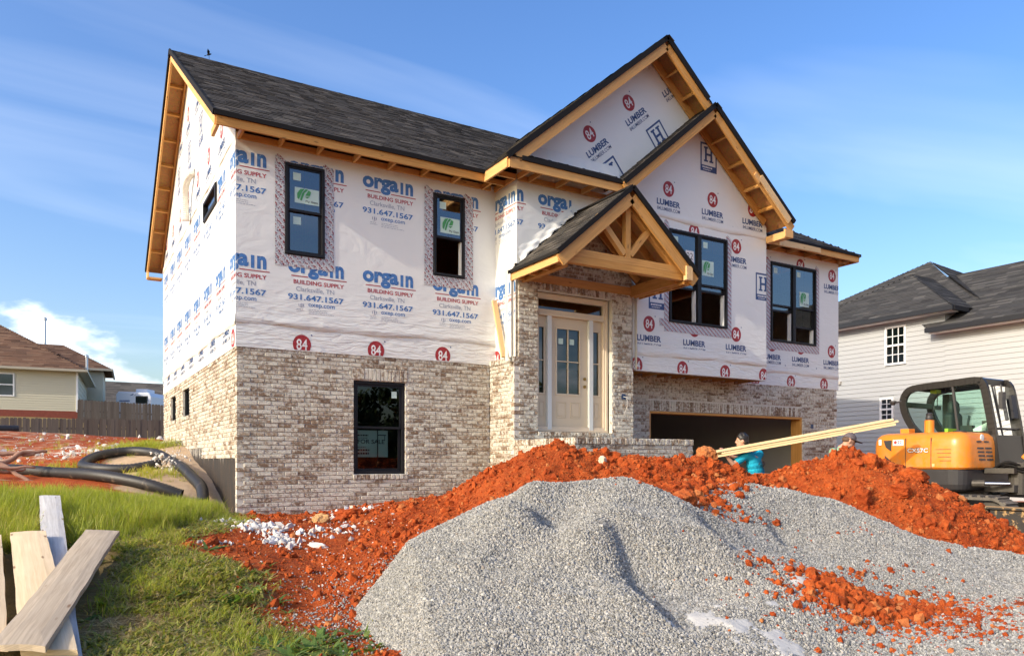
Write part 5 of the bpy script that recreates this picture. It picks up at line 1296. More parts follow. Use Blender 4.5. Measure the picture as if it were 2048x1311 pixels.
# ============================================================ LUMBER, PIPES, BRANCHES
M['plankA'] = m_wood('weathered_plank', (.50, .42, .32), (.29, .24, .18), stain=(.55, .42, .28), rough=.8); M['plankB'] = m_wood('fresh_plank', (.72, .57, .37), (.60, .45, .27), stain=(.70, .55, .38), rough=.75); M['plankC'] = m_wood('bleached_plank', (.58, .57, .55), (.36, .34, .32), stain=(.62, .60, .58), rough=.8)
def plank(name, label, fl_, fr_, nr_, nl_, th, m, seed, group=None):
    """corners of the upper face: far left, far right, near right, near left"""
    fl_, fr_, nr_, nl_ = map(Vector, (fl_, fr_, nr_, nl_)); rr = random.Random(seed); n, k = 14, 4; V = []; U = []
    nrm = (fr_ - fl_).cross(nl_ - fl_).normalized(); nrm = nrm if nrm.z > 0 else -nrm; L = (nl_ - fl_).length; W = (fr_ - fl_).length
    e = [rr.uniform(-.004, .004) for _ in range(200)]
    for lay in (0, 1):
        for i in range(n + 1):
            for j in range(k + 1):
                t, s_ = i / n, j / k; A, B = fl_.lerp(nl_, t), fr_.lerp(nr_, t); p = A.lerp(B, s_)
                cup = .004 * math.cos((s_ - .5) * math.pi) + .006 * math.sin(t * 5 + seed)
                if j in (0, k): p = p + (B - A).normalized() * e[i * 2 + (j > 0)]
                if i in (0, n): p = p + (nl_ - fl_).normalized() * e[60 + j + (i > 0) * 9] * 3
                V.append(p + nrm * (cup - (th if lay else 0)) - nrm * (.004 if (j in (0, k) or i in (0, n)) and not lay else 0)); U.append((t * L + seed, s_ * W))
    N_ = (n + 1) * (k + 1); F = []
    q = lambda i, j: i * (k + 1) + j
    for i in range(n):
        for j in range(k): F += [(q(i, j), q(i, j + 1), q(i + 1, j + 1), q(i + 1, j)), (N_ + q(i, j), N_ + q(i + 1, j), N_ + q(i + 1, j + 1), N_ + q(i, j + 1))]
        F += [(q(i, 0), q(i + 1, 0), N_ + q(i + 1, 0), N_ + q(i, 0)), (q(i, k), N_ + q(i, k), N_ + q(i + 1, k), q(i + 1, k))]
    for j in range(k): F += [(q(0, j), N_ + q(0, j), N_ + q(0, j + 1), q(0, j + 1)), (q(n, j), q(n, j + 1), N_ + q(n, j + 1), N_ + q(n, j))]
    mb = MB(); mb.add(V, F, 0, [[U[i] if i < N_ else (U[i - N_][0], U[i - N_][1] + .1) for i in f] for f in F]); o = mb.build(name, m); return tag(o, label, 'plank', group)
plank('plank', 'weathered tan plank lying diagonally on top of the other planks', (-2.04, -4.15, .19), (-1.79, -4.30, .18), (-2.29, -7.03, -.185), (-2.54, -6.88, -.18), .040, M['plankA'], 1)
plank('plank', 'pale fresh cream plank lying under the diagonal tan plank', (-2.60, -4.05, .185), (-2.34, -4.21, .20), (-2.14, -7.00, -.235), (-2.41, -6.84, -.24), .038, M['plankB'], 2)
plank('plank', 'long bleached grey plank running back into the tall grass', (-2.43, -2.29, .43), (-2.24, -2.40, .43), (-2.12, -6.95, -.285), (-2.30, -6.85, -.285), .040, M['plankC'], 3)
plank('plank', 'pale stained plank cut off by the left edge of the photo', (-2.92, -3.92, .18), (-2.66, -4.04, .18), (-2.47, -6.75, -.225), (-2.73, -6.62, -.225), .038, M['plankB'], 4)
plank('plank', 'short pale board end lying at the lower left corner', (-2.62, -6.75, -.275), (-2.40, -6.92, -.275), (-2.48, -7.2, -.29), (-2.70, -7.05, -.29), .038, M['plankB'], 5)
mb = MB(); mb.beam((4.335, -.12, 3.62), (4.30, -.52, 2.575), .09, .04, (0, 1, 0)); tag(mb.build('plank', M['pale']), 'narrow yellow board leaning on the ledge beside the brick entry', 'board')

def m_pipe():
    k = NT('black_corrugated_pipe'); p = k.coord(); k.P(Base_Color=k.mix(k.mr(k.noise(p, 6, 5, .7), .58, .72, 0, .8), (.022, .021, .021), (.20, .15, .11)), Roughness=.5); k.bump(k.noise(p, 60, 3), .3, .01); return k.m
M['pipe'] = m_pipe(); M['pipeend'] = flat('plaster_splash', (.62, .60, .56), .9, var=.2, vs=30)
def hose(name, pts, r, label, n=160, lift=True, cat='pipe'):
    pts = [Vector((p[0], p[1], float(ground_h(p[0], p[1])) + r * .85 + (p[2] if len(p) > 2 else 0))) for p in pts] if lift else pts
    rp = resample(pts, n); mb = MB(); mb.tube(rp, [r * (1.0 if i % 2 else .88) for i in range(n)], 14, 0, False)
    mb.tube([p + Vector((0, 0, 0)) for p in rp], [r * .84] * n, 10, 0, False)
    return tag(mb.build(name, M['pipe'], smooth=True), label, cat)
hose('drain_pipe', [(-.66, 3.75, .02), (-1.2, 3.62), (-1.70, 3.92), (-1.90, 4.55), (-1.62, 5.15), (-1.08, 5.3), (-.64, 4.8), (-.48, 3.8, .03), (-.40, 2.7, .03), (-.34, 1.9, .05), (-.30, 1.25, .10), (-.36, .7, .02)], .093, 'coiled black corrugated drain pipe in a loop on the red soil', 240)
hose('drain_pipe', [(-3.4, 4.25), (-2.9, 3.9), (-2.34, 3.1), (-1.75, 1.95, .02), (-1.1, 1.30, .03), (-.62, 1.10, .01)], .095, 'long straight black corrugated pipe lying behind the tall grass', 170)
for i, (x, y, l_, a) in enumerate(((-4.6, 20.5, 1.0, .2), (-4.55, 14.6, .7, .1))):
    z = float(ground_h(x, y)) + .12; mb = MB(); rp = [Vector((x + l_ * t / 12 * math.cos(a), y + l_ * t / 12 * math.sin(a), z)) for t in range(13)]; mb.tube(rp, [.15 * (1 if k % 2 else .94) for k in range(13)], 14, 0, False); mb.tube(rp, [.125] * 13, 12, 0, False)
    tag(mb.build('pipe_offcut', M['pipe'] if i == 0 else M['pipeend'], smooth=True), 'short black pipe offcut lying near the back fence' if i == 0 else 'short whitish pipe offcut lying on the soil at the left edge', 'pipe')
# white plaster bits clinging to the coil
P_ = np.stack([rng.normal(-.55, .14, 160), rng.normal(3.5, .45, 160)], 1); z = ground_h(P_[:, 0], P_[:, 1]) + rng.uniform(.0, .26, 160); s_ = np.clip(.012 * (1 - rng.random(160)) ** -.5, 0, .05)
scatter('plaster_bits', np.stack([P_[:, 0], P_[:, 1], z], 1), rand_rot(160), s_, rng.integers(0, 5, 160), rubs, 'white plaster scraps stuck on the black drain pipe')
M['bark'] = flat('bare_branch_bark', (.30, .17, .12), .9, var=.3, vs=12, bump=.5, bs=30)
bl = ['thick reddish bare branch lying across the top of the branch pile', 'forked grey branch crossing the branch pile', 'reddish branch sloping down into the tall grass', 'pale thin branch lying level in front of the branch pile', 'dark low branch at the bottom of the branch pile', 'short grey branch stub sticking out of the branch pile']
bp = [[(-3.6, 3.2, .93), (-3.1, 3.15, .92), (-2.62, 3.05, .90)], [(-3.3, 2.95, .66), (-3.0, 3.0, .78), (-2.8, 3.05, .93), (-2.45, 3.1, .95)], [(-3.5, 3.0, .95), (-3.1, 2.8, .76), (-2.8, 2.6, .55), (-2.65, 2.5, .45)], [(-3.6, 2.7, .66), (-3.1, 2.65, .68), (-2.6, 2.62, .70)], [(-3.6, 2.6, .50), (-3.0, 2.55, .47), (-2.5, 2.5, .46)], [(-3.4, 2.9, .60), (-3.0, 3.0, .62), (-2.75, 3.05, .66)]]
for i, (lb, pts) in enumerate(zip(bl, bp)):
    rp = resample(pts, 12); mb = MB(); mb.tube([p + Vector((0, 0, .012 * math.sin(k * 1.9 + i))) for k, p in enumerate(rp)], [.055 * (1 - .05 * k) * (1 if i < 3 else .7) for k in range(12)], 8); tag(mb.build('branch', M['bark'], smooth=True), lb, 'branch', 'bare branches piled at the left edge')

# ============================================================ FENCES
def m_fence():
    k = NT('weathered_fence_wood'); u = k.coord('uv', scale=(2.0, 30, 1)); r = k.rnd(); off = k.n('ShaderNodeCombineXYZ', {0: k.math('MULTIPLY', r, 31.0)}).outputs[0]
    g = k.noise(k.n('ShaderNodeVectorMath', {0: u, 1: off}, operation='ADD').outputs[0], 1.5, 4, .6, .6); c = k.mix(g, (.075, .060, .050), (.20, .165, .135)); c = k.mix(k.mr(r, 0, 1, 0, .6), c, k.mix(1.0, c, (.55, .50, .47), 'MULTIPLY')); k.P(Base_Color=c, Roughness=.9); k.bump(g, .4, .01); return k.m
M['fence'] = m_fence()
def fence(label, x0, x1, yf, zb, zt, y1=None):
    y1 = yf if y1 is None else y1; root = thing('picket_fence', label, 'fence', ((x0 + x1) / 2, (yf + y1) / 2, zb(x0)))
    n = int((x1 - x0) / .149); rr = random.Random(int(x0 * 10)); ms = []
    for k in range(6):
        mb = MB(); h = 1.0; c = .03; mb.prism([(-.0735, 0, 0), (.0735, 0, 0), (.0735, 0, h - c), (.0735 - c, 0, h), (-.0735 + c, 0, h), (-.0735, 0, h - c)], (0, .018, 0))
        V = mb.v; mb.uv = [[(V[i][2], V[i][0]) for i in f] for f in mb.f]; o = mb.build('picket', M['fence']); ms.append(o.data); bpy.data.objects.remove(o)
    for i in range(n):
        x = x0 + (i + .5) * .149; y = yf + (y1 - yf) * i / n; b, t = zb(x), zt(x) + rr.uniform(-.02, .015)
        o = bpy.data.objects.new('picket', rr.choice(ms)); col.objects.link(o); o.parent = root; o.location = Vector((x + rr.uniform(-.004, .004), y + rr.uniform(-.01, .006), b)) - root.location; o.scale = (rr.uniform(.96, 1.03), 1, t - b); o.rotation_euler = (0, rr.uniform(-.012, .012), 0)
    for dz in (.35, 1.35): mb = MB(); mb.beam((x0, yf + .05, zb(x0) + dz), (x1, y1 + .05, zb(x1) + dz), .04, .09); mb.build('fence_rail', M['fence'], root)
    return root
fence('low brown weathered picket fence behind the bare soil', -7.6, 5.2, 26, lambda x: .88 + .012 * x, lambda x: 2.67 + .012 * x)
fence('taller darker picket fence climbing behind the first fence', -1.62, 5.5, 33, lambda x: 2.0 - .03 * x, lambda x: 3.92 - .04 * x, 32.4)

# ============================================================ NEIGHBOURING HOUSES
M['vinylL'] = flat('beige_vinyl_siding', (.56, .52, .38), .55, var=.03, vs=1); M['vinylR'] = flat('light_grey_vinyl_siding', (.40, .41, .41), .5, var=.03, vs=1)
M['brownsh'] = m_shingle('brown_shingle', [(0, (.10, .055, .035)), (.4, (.19, .105, .065)), (.7, (.13, .075, .05)), (1, (.26, .16, .10))], .3); M['greysh'] = m_shingle('grey_shingle', [(0, (.035, .034, .034)), (.4, (.065, .062, .060)), (.75, (.045, .045, .045)), (1, (.11, .105, .098))], .3); M['farsh'] = m_shingle('far_roof_shingle', [(0, (.06, .055, .05)), (.5, (.10, .09, .08)), (1, (.15, .135, .115))], .3)
M['gutter'] = flat('tan_gutter', (.42, .38, .29), .45); M['gutterb'] = flat('black_gutter', (.015, .015, .017), .35); M['redbrick'] = flat('red_brick_base', (.22, .055, .035), .9, var=.3, vs=9, bump=.4, bs=20); M['galv'] = flat('galvanised_vent', (.50, .52, .55), .35, .8)
M['sash'] = flat('white_window_frame', (.82, .82, .80), .45); M['wglass'] = m_glass('house_window_glass', tint=(.10, .13, .12), ior=1.7); M['blind'] = flat('window_blind', (.22, .34, .30), .6)
def hip(mb, x0, x1, y0, y1, ze, pitch, ridge=None, th=.0):
    """hip roof over a rectangle; ridge along the longer side"""
    w_, d_ = x1 - x0, y1 - y0; h = min(w_, d_) / 2; zr = ze + h * pitch
    if w_ >= d_: A, B = (x0 + h, (y0 + y1) / 2, zr), (x1 - h, (y0 + y1) / 2, zr)
    else: A, B = ((x0 + x1) / 2, y0 + h, zr), ((x0 + x1) / 2, y1 - h, zr)
    a, b, c, d_ = (x0, y0, ze), (x1, y0, ze), (x1, y1, ze), (x0, y1, ze)
    return [(a, b, B, A), (b, c, B, B), (c, d_, A, B), (d_, a, A, A)] if w_ >= y1 - y0 else [(a, b, A, A), (b, c, B, A), (c, d_, B, B), (d_, a, A, B)]
def shingle_face(mb, q, expo, seed, lo=.35, hi=.8):
    a, b, c, d_ = [Vector(v) for v in q]; u = (b - a).normalized(); n = u.cross(((c + d_) / 2 - (a + b) / 2)).normalized(); wv_ = n.cross(u).normalized()
    if wv_.z < 0: wv_ = -wv_
    H = ((c + d_) / 2 - a).dot(wv_); L = (b - a).length; ua, ub = (d_ - a).dot(u), (c - a).dot(u)
    shingles(mb, a, u, wv_, H, lambda t: [(ua * t / H, L + (ub - L) * t / H)], expo, lo, hi, seed, .014)
    mb.add([a - Vector((0, 0, .02)), b - Vector((0, 0, .02)), c - Vector((0, 0, .02)), d_ - Vector((0, 0, .02))], [(0, 1, 2, 3)])
def siding(root, p, u, n, L, z0, z1, expo, m, holes=(), nm='siding_board'):
    """lapped boards: each course a mesh of its own; p origin, u along, n outward; holes (u0,u1,z0,z1)"""
    p, u, n = Vector(p), Vector(u), Vector(n); k = int(round((z1 - z0) / expo)); e = (z1 - z0) / k
    for i in range(k):
        a, b = z0 + i * e, z0 + (i + 1) * e; sp = [(0, L)]
        for h in holes:
            if h[2] < b - .01 and h[3] > a + .01: sp = [s for s0, s1 in sp for s in ((s0, min(s1, h[0])), (max(s0, h[1]), s1)) if s[1] - s[0] > .02]
        mb = MB()
        for s0, s1 in sp:
            P = lambda s, z, o: p + u * s + n * o + Vector((0, 0, z))
            mb.add([P(s0, a, .022), P(s1, a, .022), P(s1, b, .004), P(s0, b, .004), P(s0, a, 0), P(s1, a, 0)], [(0, 1, 2, 3), (4, 5, 1, 0)])
        mb.build(nm, m, root)
def nwin(root, p, u, n, a0, a1, z0, z1, gx=0, gy=0, blind=False):
    p, u, n = Vector(p), Vector(u), Vector(n); P = lambda s, z, o: p + u * s + n * o + Vector((0, 0, z)); mb = MB()
    def bar(s0, s1, q0, q1, o0=.0, o1=.045): c = P((s0 + s1) / 2, (q0 + q1) / 2, (o0 + o1) / 2); mb.hexa(c, u * (s1 - s0) / 2, n * (o1 - o0) / 2, Vector((0, 0, (q1 - q0) / 2)))
    w_ = .065; bar(a0, a1, z0, z0 + w_); bar(a0, a1, z1 - w_, z1); bar(a0, a0 + w_, z0 + w_, z1 - w_); bar(a1 - w_, a1, z0 + w_, z1 - w_); zm = (z0 + z1) / 2; bar(a0 + w_, a1 - w_, zm - .03, zm + .03)
    for i in range(1, gx): s = a0 + w_ + (a1 - a0 - 2 * w_) * i / gx; bar(s - .012, s + .012, z0 + w_, z1 - w_, .012, .028)
    for zl, zh in ((z0 + w_, zm - .03), (zm + .03, z1 - w_)):
        for i in range(1, gy): q = zl + (zh - zl) * i / gy; bar(a0 + w_, a1 - w_, q - .012, q + .012, .0125, .0275)
    o = mb.build('window', M['sash'], root)
    for zl, zh in ((z0 + w_, zm - .03), (zm + .03, z1 - w_)):
        mb = MB(); mb.add([P(a0 + w_, zl, .010), P(a1 - w_, zl, .010), P(a1 - w_, zh, .010), P(a0 + w_, zh, .010)], [(0, 1, 2, 3)]); mb.build('pane', M['wglass'], o)
    if blind: mb = MB(); mb.add([P(a0 + w_, z0, -.05), P(a1 - w_, z0, -.05), P(a1 - w_, z1, -.05), P(a0 + w_, z1, -.05)], [(0, 1, 2, 3)]); mb.build('blind', M['blind'], o)
# --- left: beige house with a brown hip roof (local frame, turned a little)
nl_ = thing('neighbour_house', 'beige sided house with brown hip roofs behind the left fence', 'house', (-1.6, 34.4, 0), R(-4), local=True)
mb = MB(); mb.box(-15, 0, .03, 9, 2.4, 5.62); mb.box(-9, -1.2, 9, 16, 2.4, 7.0); mb.box(-2.5, .9, 9.6, 14.5, 2.4, 6.74); mb.build('wall', M['vinylL'], nl_)
siding(nl_, (-15, .03, 0), (1, 0, 0), (0, -1, 0), 15, 3.44, 5.55, .125, M['vinylL'], [(11.42, 12.2, 4.12, 5.32)])
siding(nl_, (0, .03, 0), (0, 1, 0), (1, 0, 0), 9, 3.44, 5.55, .25, M['vinylL'])
for x in (0, ): mb = MB(); mb.box(x - .06, x + .035, -.012, .09, 3.4, 5.6); mb.build('corner_post', M['sash'], nl_)
nwin(nl_, (-15, .03, 0), (1, 0, 0), (0, -1, 0), 11.42, 12.2, 4.12, 5.32, blind=True)
mb = MB(); mb.box(-15, .02, -.0, 9, 2.3, 3.44); mb.build('brick_base', M['redbrick'], nl_); mb = MB(); mb.box(-6.4, -5.9, -.02, .0, 3.28, 3.40); mb.build('crawl_vent', M['gutterb'], nl_)
rf = bpy.data.objects.new('roof', None); col.objects.link(rf); rf.parent = nl_
mb = MB()
for i, q in enumerate(hip(None, -15.4, .42, -.42, 9.2, 5.62, .60)): shingle_face(mb, q, .16, 30 + i)
for i, q in enumerate(hip(None, -16, -1.2, 5.0, 16.5, 7.0, .60)): shingle_face(mb, q, .16, 40 + i)
for i, q in enumerate(hip(None, -6.5, 1.4, 9.2, 15.0, 6.75, .60)): shingle_face(mb, q, .16, 50 + i)
mb.build('shingles', M['brownsh'], rf, kind='stuff')
mb = MB(); mb.box(-15.4, .50, -.50, -.40, 5.50, 5.62); mb.box(.40, .50, -.40, 9.2, 5.50, 5.62); mb.build('gutter', M['gutter'], rf); mb = MB(); mb.box(-15, .4, -.40, .02, 5.49, 5.51); mb.box(.03, .4, .03, 9, 5.49, 5.51); mb.build('soffit', M['gutter'], rf)
mb = MB(); mb.box(-6.6, 1.5, 9.1, 9.2, 6.62, 6.76); mb.box(1.4, 1.5, 9.2, 15, 6.62, 6.76); mb.build('gutter', M['gutter'], rf)
for x, y, z, h in ((-1.75, 3.2, 7.3, 1.35), (.15, 6.2, 5.8, 1.25)):
    mb = MB(); mb.lathe([(.07, 0), (.07, h), (.11, h), (.11, h + .12), (.02, h + .18)], (x, y, z), 10); mb.build('vent_pipe', M['galv'], rf, smooth=False)
# --- far roof and trailer
fh = thing('far_house', 'far house with a broad grey brown roof behind the trailer', 'house', (4, 60, 2.5)); mb = MB(); mb.box(-4, 14, 57, 68, 2.3, 4.4); mb.build('wall', M['redbrick'], fh)
fr_ = bpy.data.objects.new('roof', None); col.objects.link(fr_); fr_.parent = fh; fr_.location = (-4, -60, -2.5); mb = MB(); shingle_face(mb, [(-5, 56, 4.3), (14.6, 56, 4.3), (13.5, 62.5, 7.72), (-3.5, 62.5, 7.72)], .2, 61, .6, 1.3); shingle_face(mb, [(14.6, 69, 4.3), (-5, 69, 4.3), (-3.5, 62.5, 7.72), (13.5, 62.5, 7.72)], .4, 62, 1, 2); mb.build('shingles', M['farsh'], fr_, kind='stuff')
rv = thing('travel_trailer', 'white travel trailer with a dark window showing above the far fence', 'trailer', (1.75, 44.0, 2.72), R(-33), local=True); M['rvw'] = flat('trailer_white', (.72, .74, .78), .35)
mb = MB(); mb.prism([(-1.2, 0, .5), (1.2, 0, .5), (1.2, 0, 2.35), (1.05, 0, 2.62), (-1.05, 0, 2.70), (-1.2, 0, 2.5)], (0, 6.0, 0)); mb.build('body', M['rvw'], rv, bevel=.06); mb = MB(); mb.box(.2, .92, -.02, .03, 1.95, 2.35); mb.build('window', M['wglass'], rv, bevel=.02); mb = MB(); rect_frame(mb, FR(-.02), .16, .96, 1.91, 2.39, .04, -.01, .03); mb.build('window_frame', M['gutterb'], rv)
mb = MB(); mb.box(-.4, .4, 1, 2, 2.65, 2.95); mb.build('roof_unit', M['rvw'], rv, bevel=.05); p = Print(); fine_lines(p, -.95, 2.02, 1.0, 1, 'navy', .1, .10); p.pg([(-.25, 2.42), (-.05, 2.46), (.05, 2.56), (-.1, 2.52)], 'navy'); p.pg([(.0, 2.42), (.12, 2.44), (.2, 2.52)], 'navy'); p.place(lambda a, d, z: (a, d, z), 0, 0, rv, 'decal', off=.004)
for x in (-1.05, 1.05): mb = MB(); mb.lathe([(.2, -.1), (.36, -.1), (.36, .1), (.2, .1)], (x, 3.4, .36), 16, 0, 'x'); mb.build('wheel', M['felt'], rv)
# --- right: grey house
nx_ = 21.00
nr_h = thing('neighbour_house', 'light grey sided house with charcoal hip roofs behind the excavator', 'house', (nx_, 0, -.35))
ya, yb, ze1, ze2 = 10.45, 1.33, 5.46, 4.87
mb = MB(); mb.box(nx_ + .01, nx_ + 8, yb, ya, -.5, ze1 - .05); mb.box(nx_ + .012, nx_ + 9, -14, yb, -.5, ze2 - .06); mb.build('wall', M['vinylR'], nr_h)
pR, uR, nR = (nx_, ya, 0), (0, -1, 0), (-1, 0, 0); wY = lambda y: ya - y
wa = (wY(3.28), wY(2.56), 3.92, 5.18); wb = (wY(3.46), wY(2.98), 2.11, 2.88)
siding(nr_h, pR, uR, nR, ya - yb, -.36, ze1 - .10, .150, M['vinylR'], [wa, wb]); siding(nr_h, (nx_, yb, 0), uR, nR, 12, -.36, ze2 - .08, .150, M['vinylR'])
nwin(nr_h, pR, uR, nR, *wa, 3, 2); nwin(nr_h, pR, uR, nR, *wb, 2, 2)
rf = bpy.data.objects.new('roof', None); col.objects.link(rf); rf.parent = nr_h; rf.location = (-nx_, 0, .35)
mb = MB()
for i, q in enumerate([((20.58, 7.53, 5.46), (20.58, 0.90, 5.46), (23.87, 4.13, 7.45), (23.87, 4.13, 7.45)), ((20.58, 0.90, 5.46), (29.36, 0.90, 5.46), (27.26, 4.13, 7.45), (23.87, 4.13, 7.45)), ((29.36, 7.53, 5.46), (20.58, 7.53, 5.46), (23.87, 4.13, 7.45), (27.26, 4.13, 7.45)), ((21.94, 10.88, 5.50), (21.94, 0.73, 5.50), (27.26, 5.43, 8.67), (27.26, 5.43, 8.67)), ((21.94, 0.52, 5.50), (32.49, 0.52, 5.50), (27.26, 5.43, 8.67), (27.26, 5.43, 8.67)), ((32.49, 10.88, 5.50), (21.94, 10.88, 5.50), (27.26, 5.43, 8.67), (27.26, 5.43, 8.67)), ((20.58, 1.65, 4.87), (20.58, -15.15, 4.87), (26.23, -15.15, 7.68), (26.23, 6.47, 7.68)), ((31.87, -15.15, 4.87), (31.87, 1.65, 4.87), (26.23, 6.47, 7.68), (26.23, -15.15, 7.68))]): shingle_face(mb, q, .145, 70 + i, .3, .7)
mb.build('shingles', M['greysh'], rf, kind='stuff')
gx, gy0, gy1 = nx_ - .47, 0.85, 7.64
mb = MB(); mb.box(gx, gx + .1, gy0, gy1, ze1 - .14, ze1); mb.box(gx + .1, gx + .9, gy0 - .01, gy0 + .08, ze1 - .14, ze1); mb.build('gutter', M['gutterb'], rf); mb = MB(); mb.box(gx, gx + .1, -15, 1.70, ze2 - .14, ze2); mb.build('gutter', M['gutterb'], rf)
mb = MB(); mb.box(gx + .1, nx_, gy0 + .08, gy1, ze1 - .16, ze1 - .14); mb.box(gx + .1, nx_, -15, 1.63, ze2 - .16, ze2 - .14); mb.build('soffit', M['sash'], rf)
mb = MB(); mb.box(nx_ - .07, nx_ - .01, 4.90, 5.03, 3.45, 3.56); mb.box(nx_ - .1, nx_ - .02, 5.56, 5.62, 3.4, 3.62); mb.build('wall_lamp', M['concrete'], nr_h)
# ============================================================ EXCAVATOR
def m_orange():
    k = NT('orange_machine_paint'); p = k.coord(); z = k.n('ShaderNodeSeparateXYZ', {0: p}).outputs['Z']; n = k.noise(p, 11, 5, .7)
    dst = k.math('MULTIPLY', k.mr(n, .42, .70, 0, 1), k.mr(z, 1.35, .62, .12, .6)); k.P(Base_Color=k.mix(dst, (.72, .225, .018), (.40, .24, .11)), Roughness=k.mr(dst, 0, .5, .28, .7)); return k.m
M['orange'] = m_orange(); M['cabgrey'] = flat('dark_cab_paint', (.014, .012, .0115), .4, spec=.4); M['skirt'] = flat('counterweight_grey', (.035, .034, .036), .5, var=.3, vs=5); M['rubber'] = flat('dusty_rubber', (.13, .115, .095), .85, var=.5, vs=7)
M['cabglass'] = m_glass('green_cab_glass', tint=(.70, .90, .82), ior=1.3); M['seat'] = flat('seat_vinyl', (.025, .030, .030), .6); M['chrome'] = flat('cylinder_rod', (.75, .75, .76), .15, 1.0); M['hivis'] = flat('hi_vis_cloth', (.55, .68, .05), .6); M['steel'] = flat('greasy_steel', (.07, .062, .052), .6, .3, var=.5, vs=12); M['roofblue'] = flat('cab_roof_panel', (.045, .075, .13), .15, spec=.8)
def m_mudsteel():
    k = NT('muddy_steel'); p = k.coord(); n = k.noise(p, 9, 5, .7); z = k.n('ShaderNodeSeparateXYZ', {0: k.n('ShaderNodeNewGeometry').outputs['Normal']}).outputs['Z']
    f = k.math('MAXIMUM', k.mr(n, .55, .62), k.mr(z, .5, .8)); k.P(Base_Color=k.mix(f, (.035, .032, .028), k.mix(k.noise(p, 40, 3), (.30, .18, .07), (.42, .28, .13))), Roughness=.8); k.bump(n, .5, .02); return k.m
M['mud'] = m_mudsteel()
ex = thing('excavator', 'orange compact excavator with a dark glazed cab parked behind the soil heap', 'excavator', (11.13, -4.43, -.37), R(-88), local=True)
def xb(mb, name, m, par=ex, **k): return mb.build(name, m, par, **k)
def loft(rings, mat=0):
    """closed rings of equal length, capped"""
    mb = MB(); n = len(rings[0]); V = [p for r_ in rings for p in r_]; F = []
    for i in range(len(rings) - 1):
        for k in range(n): F.append((i * n + k, i * n + (k + 1) % n, (i + 1) * n + (k + 1) % n, (i + 1) * n + k))
    F += [tuple(range(n))[::-1], tuple(range((len(rings) - 1) * n, len(rings) * n))]; mb.add(V, F, mat); return mb
def rrect(x0, x1, y0, y1, radii, z, ins=0.0, n=6):
    """rounded rectangle ring; radii for corners (x0,y0),(x1,y0),(x1,y1),(x0,y1)"""
    x0, x1, y0, y1 = x0 + ins, x1 - ins, y0 + ins, y1 - ins; P = []
    for (cx, cy, a0), r_ in zip(((x0, y0, 180), (x1, y0, 270), (x1, y1, 0), (x0, y1, 90)), radii):
        r_ = max(.02, r_ - ins); ox, oy = cx + (r_ if cx == x0 else -r_), cy + (r_ if cy == y0 else -r_)
        for k in range(n): a = R(a0 + 90 * k / (n - 1)); P.append((ox + r_ * math.cos(a), oy + r_ * math.sin(a), z))
    return P
BR_ = (.34, .24, .20, .34)
mb = loft([rrect(-1.04, .62, -.98, .98, BR_, z, i) for z, i in ((1.03, .03), (1.06, 0), (1.40, .0), (1.50, .012), (1.57, .04), (1.62, .10), (1.645, .20))]); xb(mb, 'engine_hood', M['orange'], smooth=True)
for o in list(ex.children):
    o.data.polygons.foreach_set('use_smooth', [True] * len(o.data.polygons))
    md = o.modifiers.new('edges', 'EDGE_SPLIT'); md.split_angle = R(35)
mb = loft([rrect(-1.02, .58, -.96, .96, BR_, z, i) for z, i in ((.67, .10), (.70, .05), (.78, .02), (1.02, .0))]); xb(mb, 'counterweight', M['skirt'], bevel=.01)
# seams, louvres, vents and small fittings on the hood
for x in (-.35, .08):
    mb = MB(); mb.box(x - .005, x + .005, -.984, -.97, 1.05, 1.55); xb(mb, 'panel_seam', M['skirt'])
for i in range(4):
    z = 1.375 - i * .062
    for y0, y1 in ((-.60, -.40), (-.34, -.14)):
        mb = MB(); mb.box(.612, .628, y0 + .02 * i, y1 + .02 * i, z - .014, z + .014); xb(mb, 'louvre', M['skirt'])
    mb = MB(); mb.box(.16 + .02 * i, .40, -.986, -.976, z - .022, z - .016); xb(mb, 'panel_seam', M['skirt'])
for y0, y1 in ((-.60, -.46), (-.36, -.22)): mb = MB(); mb.box(.606, .622, y0, y1, 1.47, 1.495); xb(mb, 'louvre', M['skirt'])
mb = MB(); mb.prism([(-.74, -.986, 1.52), (-.60, -.986, 1.52), (-.60, -.986, 1.33), (-.70, -.986, 1.40)], (0, .02, 0)); xb(mb, 'vent_grille', M['skirt']); mb = MB(); mb.prism([(-.72, -.985, 1.26), (-.60, -.985, 1.16), (-.72, -.985, 1.15)], (0, .02, 0)); xb(mb, 'vent_grille', M['skirt'])
for i in range(4): mb = MB(); mb.box(-1.048, -1.03, -.60, -.25, 1.15 + i * .055, 1.175 + i * .055); xb(mb, 'louvre', M['skirt'])
fx = lambda a, d, z: (a, -.985 + d, z)
p = Print(); p.text('CX57C', 0, 0, .36, .085, 'ink', .06); p.text('CX57C', .006, .008, .348, .070, 'wprint', .018, 1); p.place(fx, -.32, 1.30, ex, 'model_lettering', off=.003)
p = Print(); p.rect(0, 0, .19, .10, 'wprint'); p.pg([(.045, .02), (.078, .055), (.045, .09), (.012, .055)], 'red', 1); fine_lines(p, .085, .06, .10, 1, 'red', .03, .02); fine_lines(p, .085, .03, .10, 1, 'blue', .03, .018)
for e in range(1, len(p.e)): p.e[e] = (*p.e[e][:3], 1)
p.place(fx, -.57, 1.43, ex, 'label_sticker', off=.003)
p = Print(); p.rect(0, 0, .05, .10, 'wprint'); p.place(fx, -.83, 1.44, ex, 'label_sticker', off=-.004)
mb = MB(); mb.box(.10, .14, -.988, -.975, 1.075, 1.12); xb(mb, 'reflector', M['pale'])
mb = MB(); mb.lathe([(.055, -.005), (.055, .008), (.02, .01)], (.60, -.40, 1.55), 12, 0, 'x'); xb(mb, 'badge', M['white'])
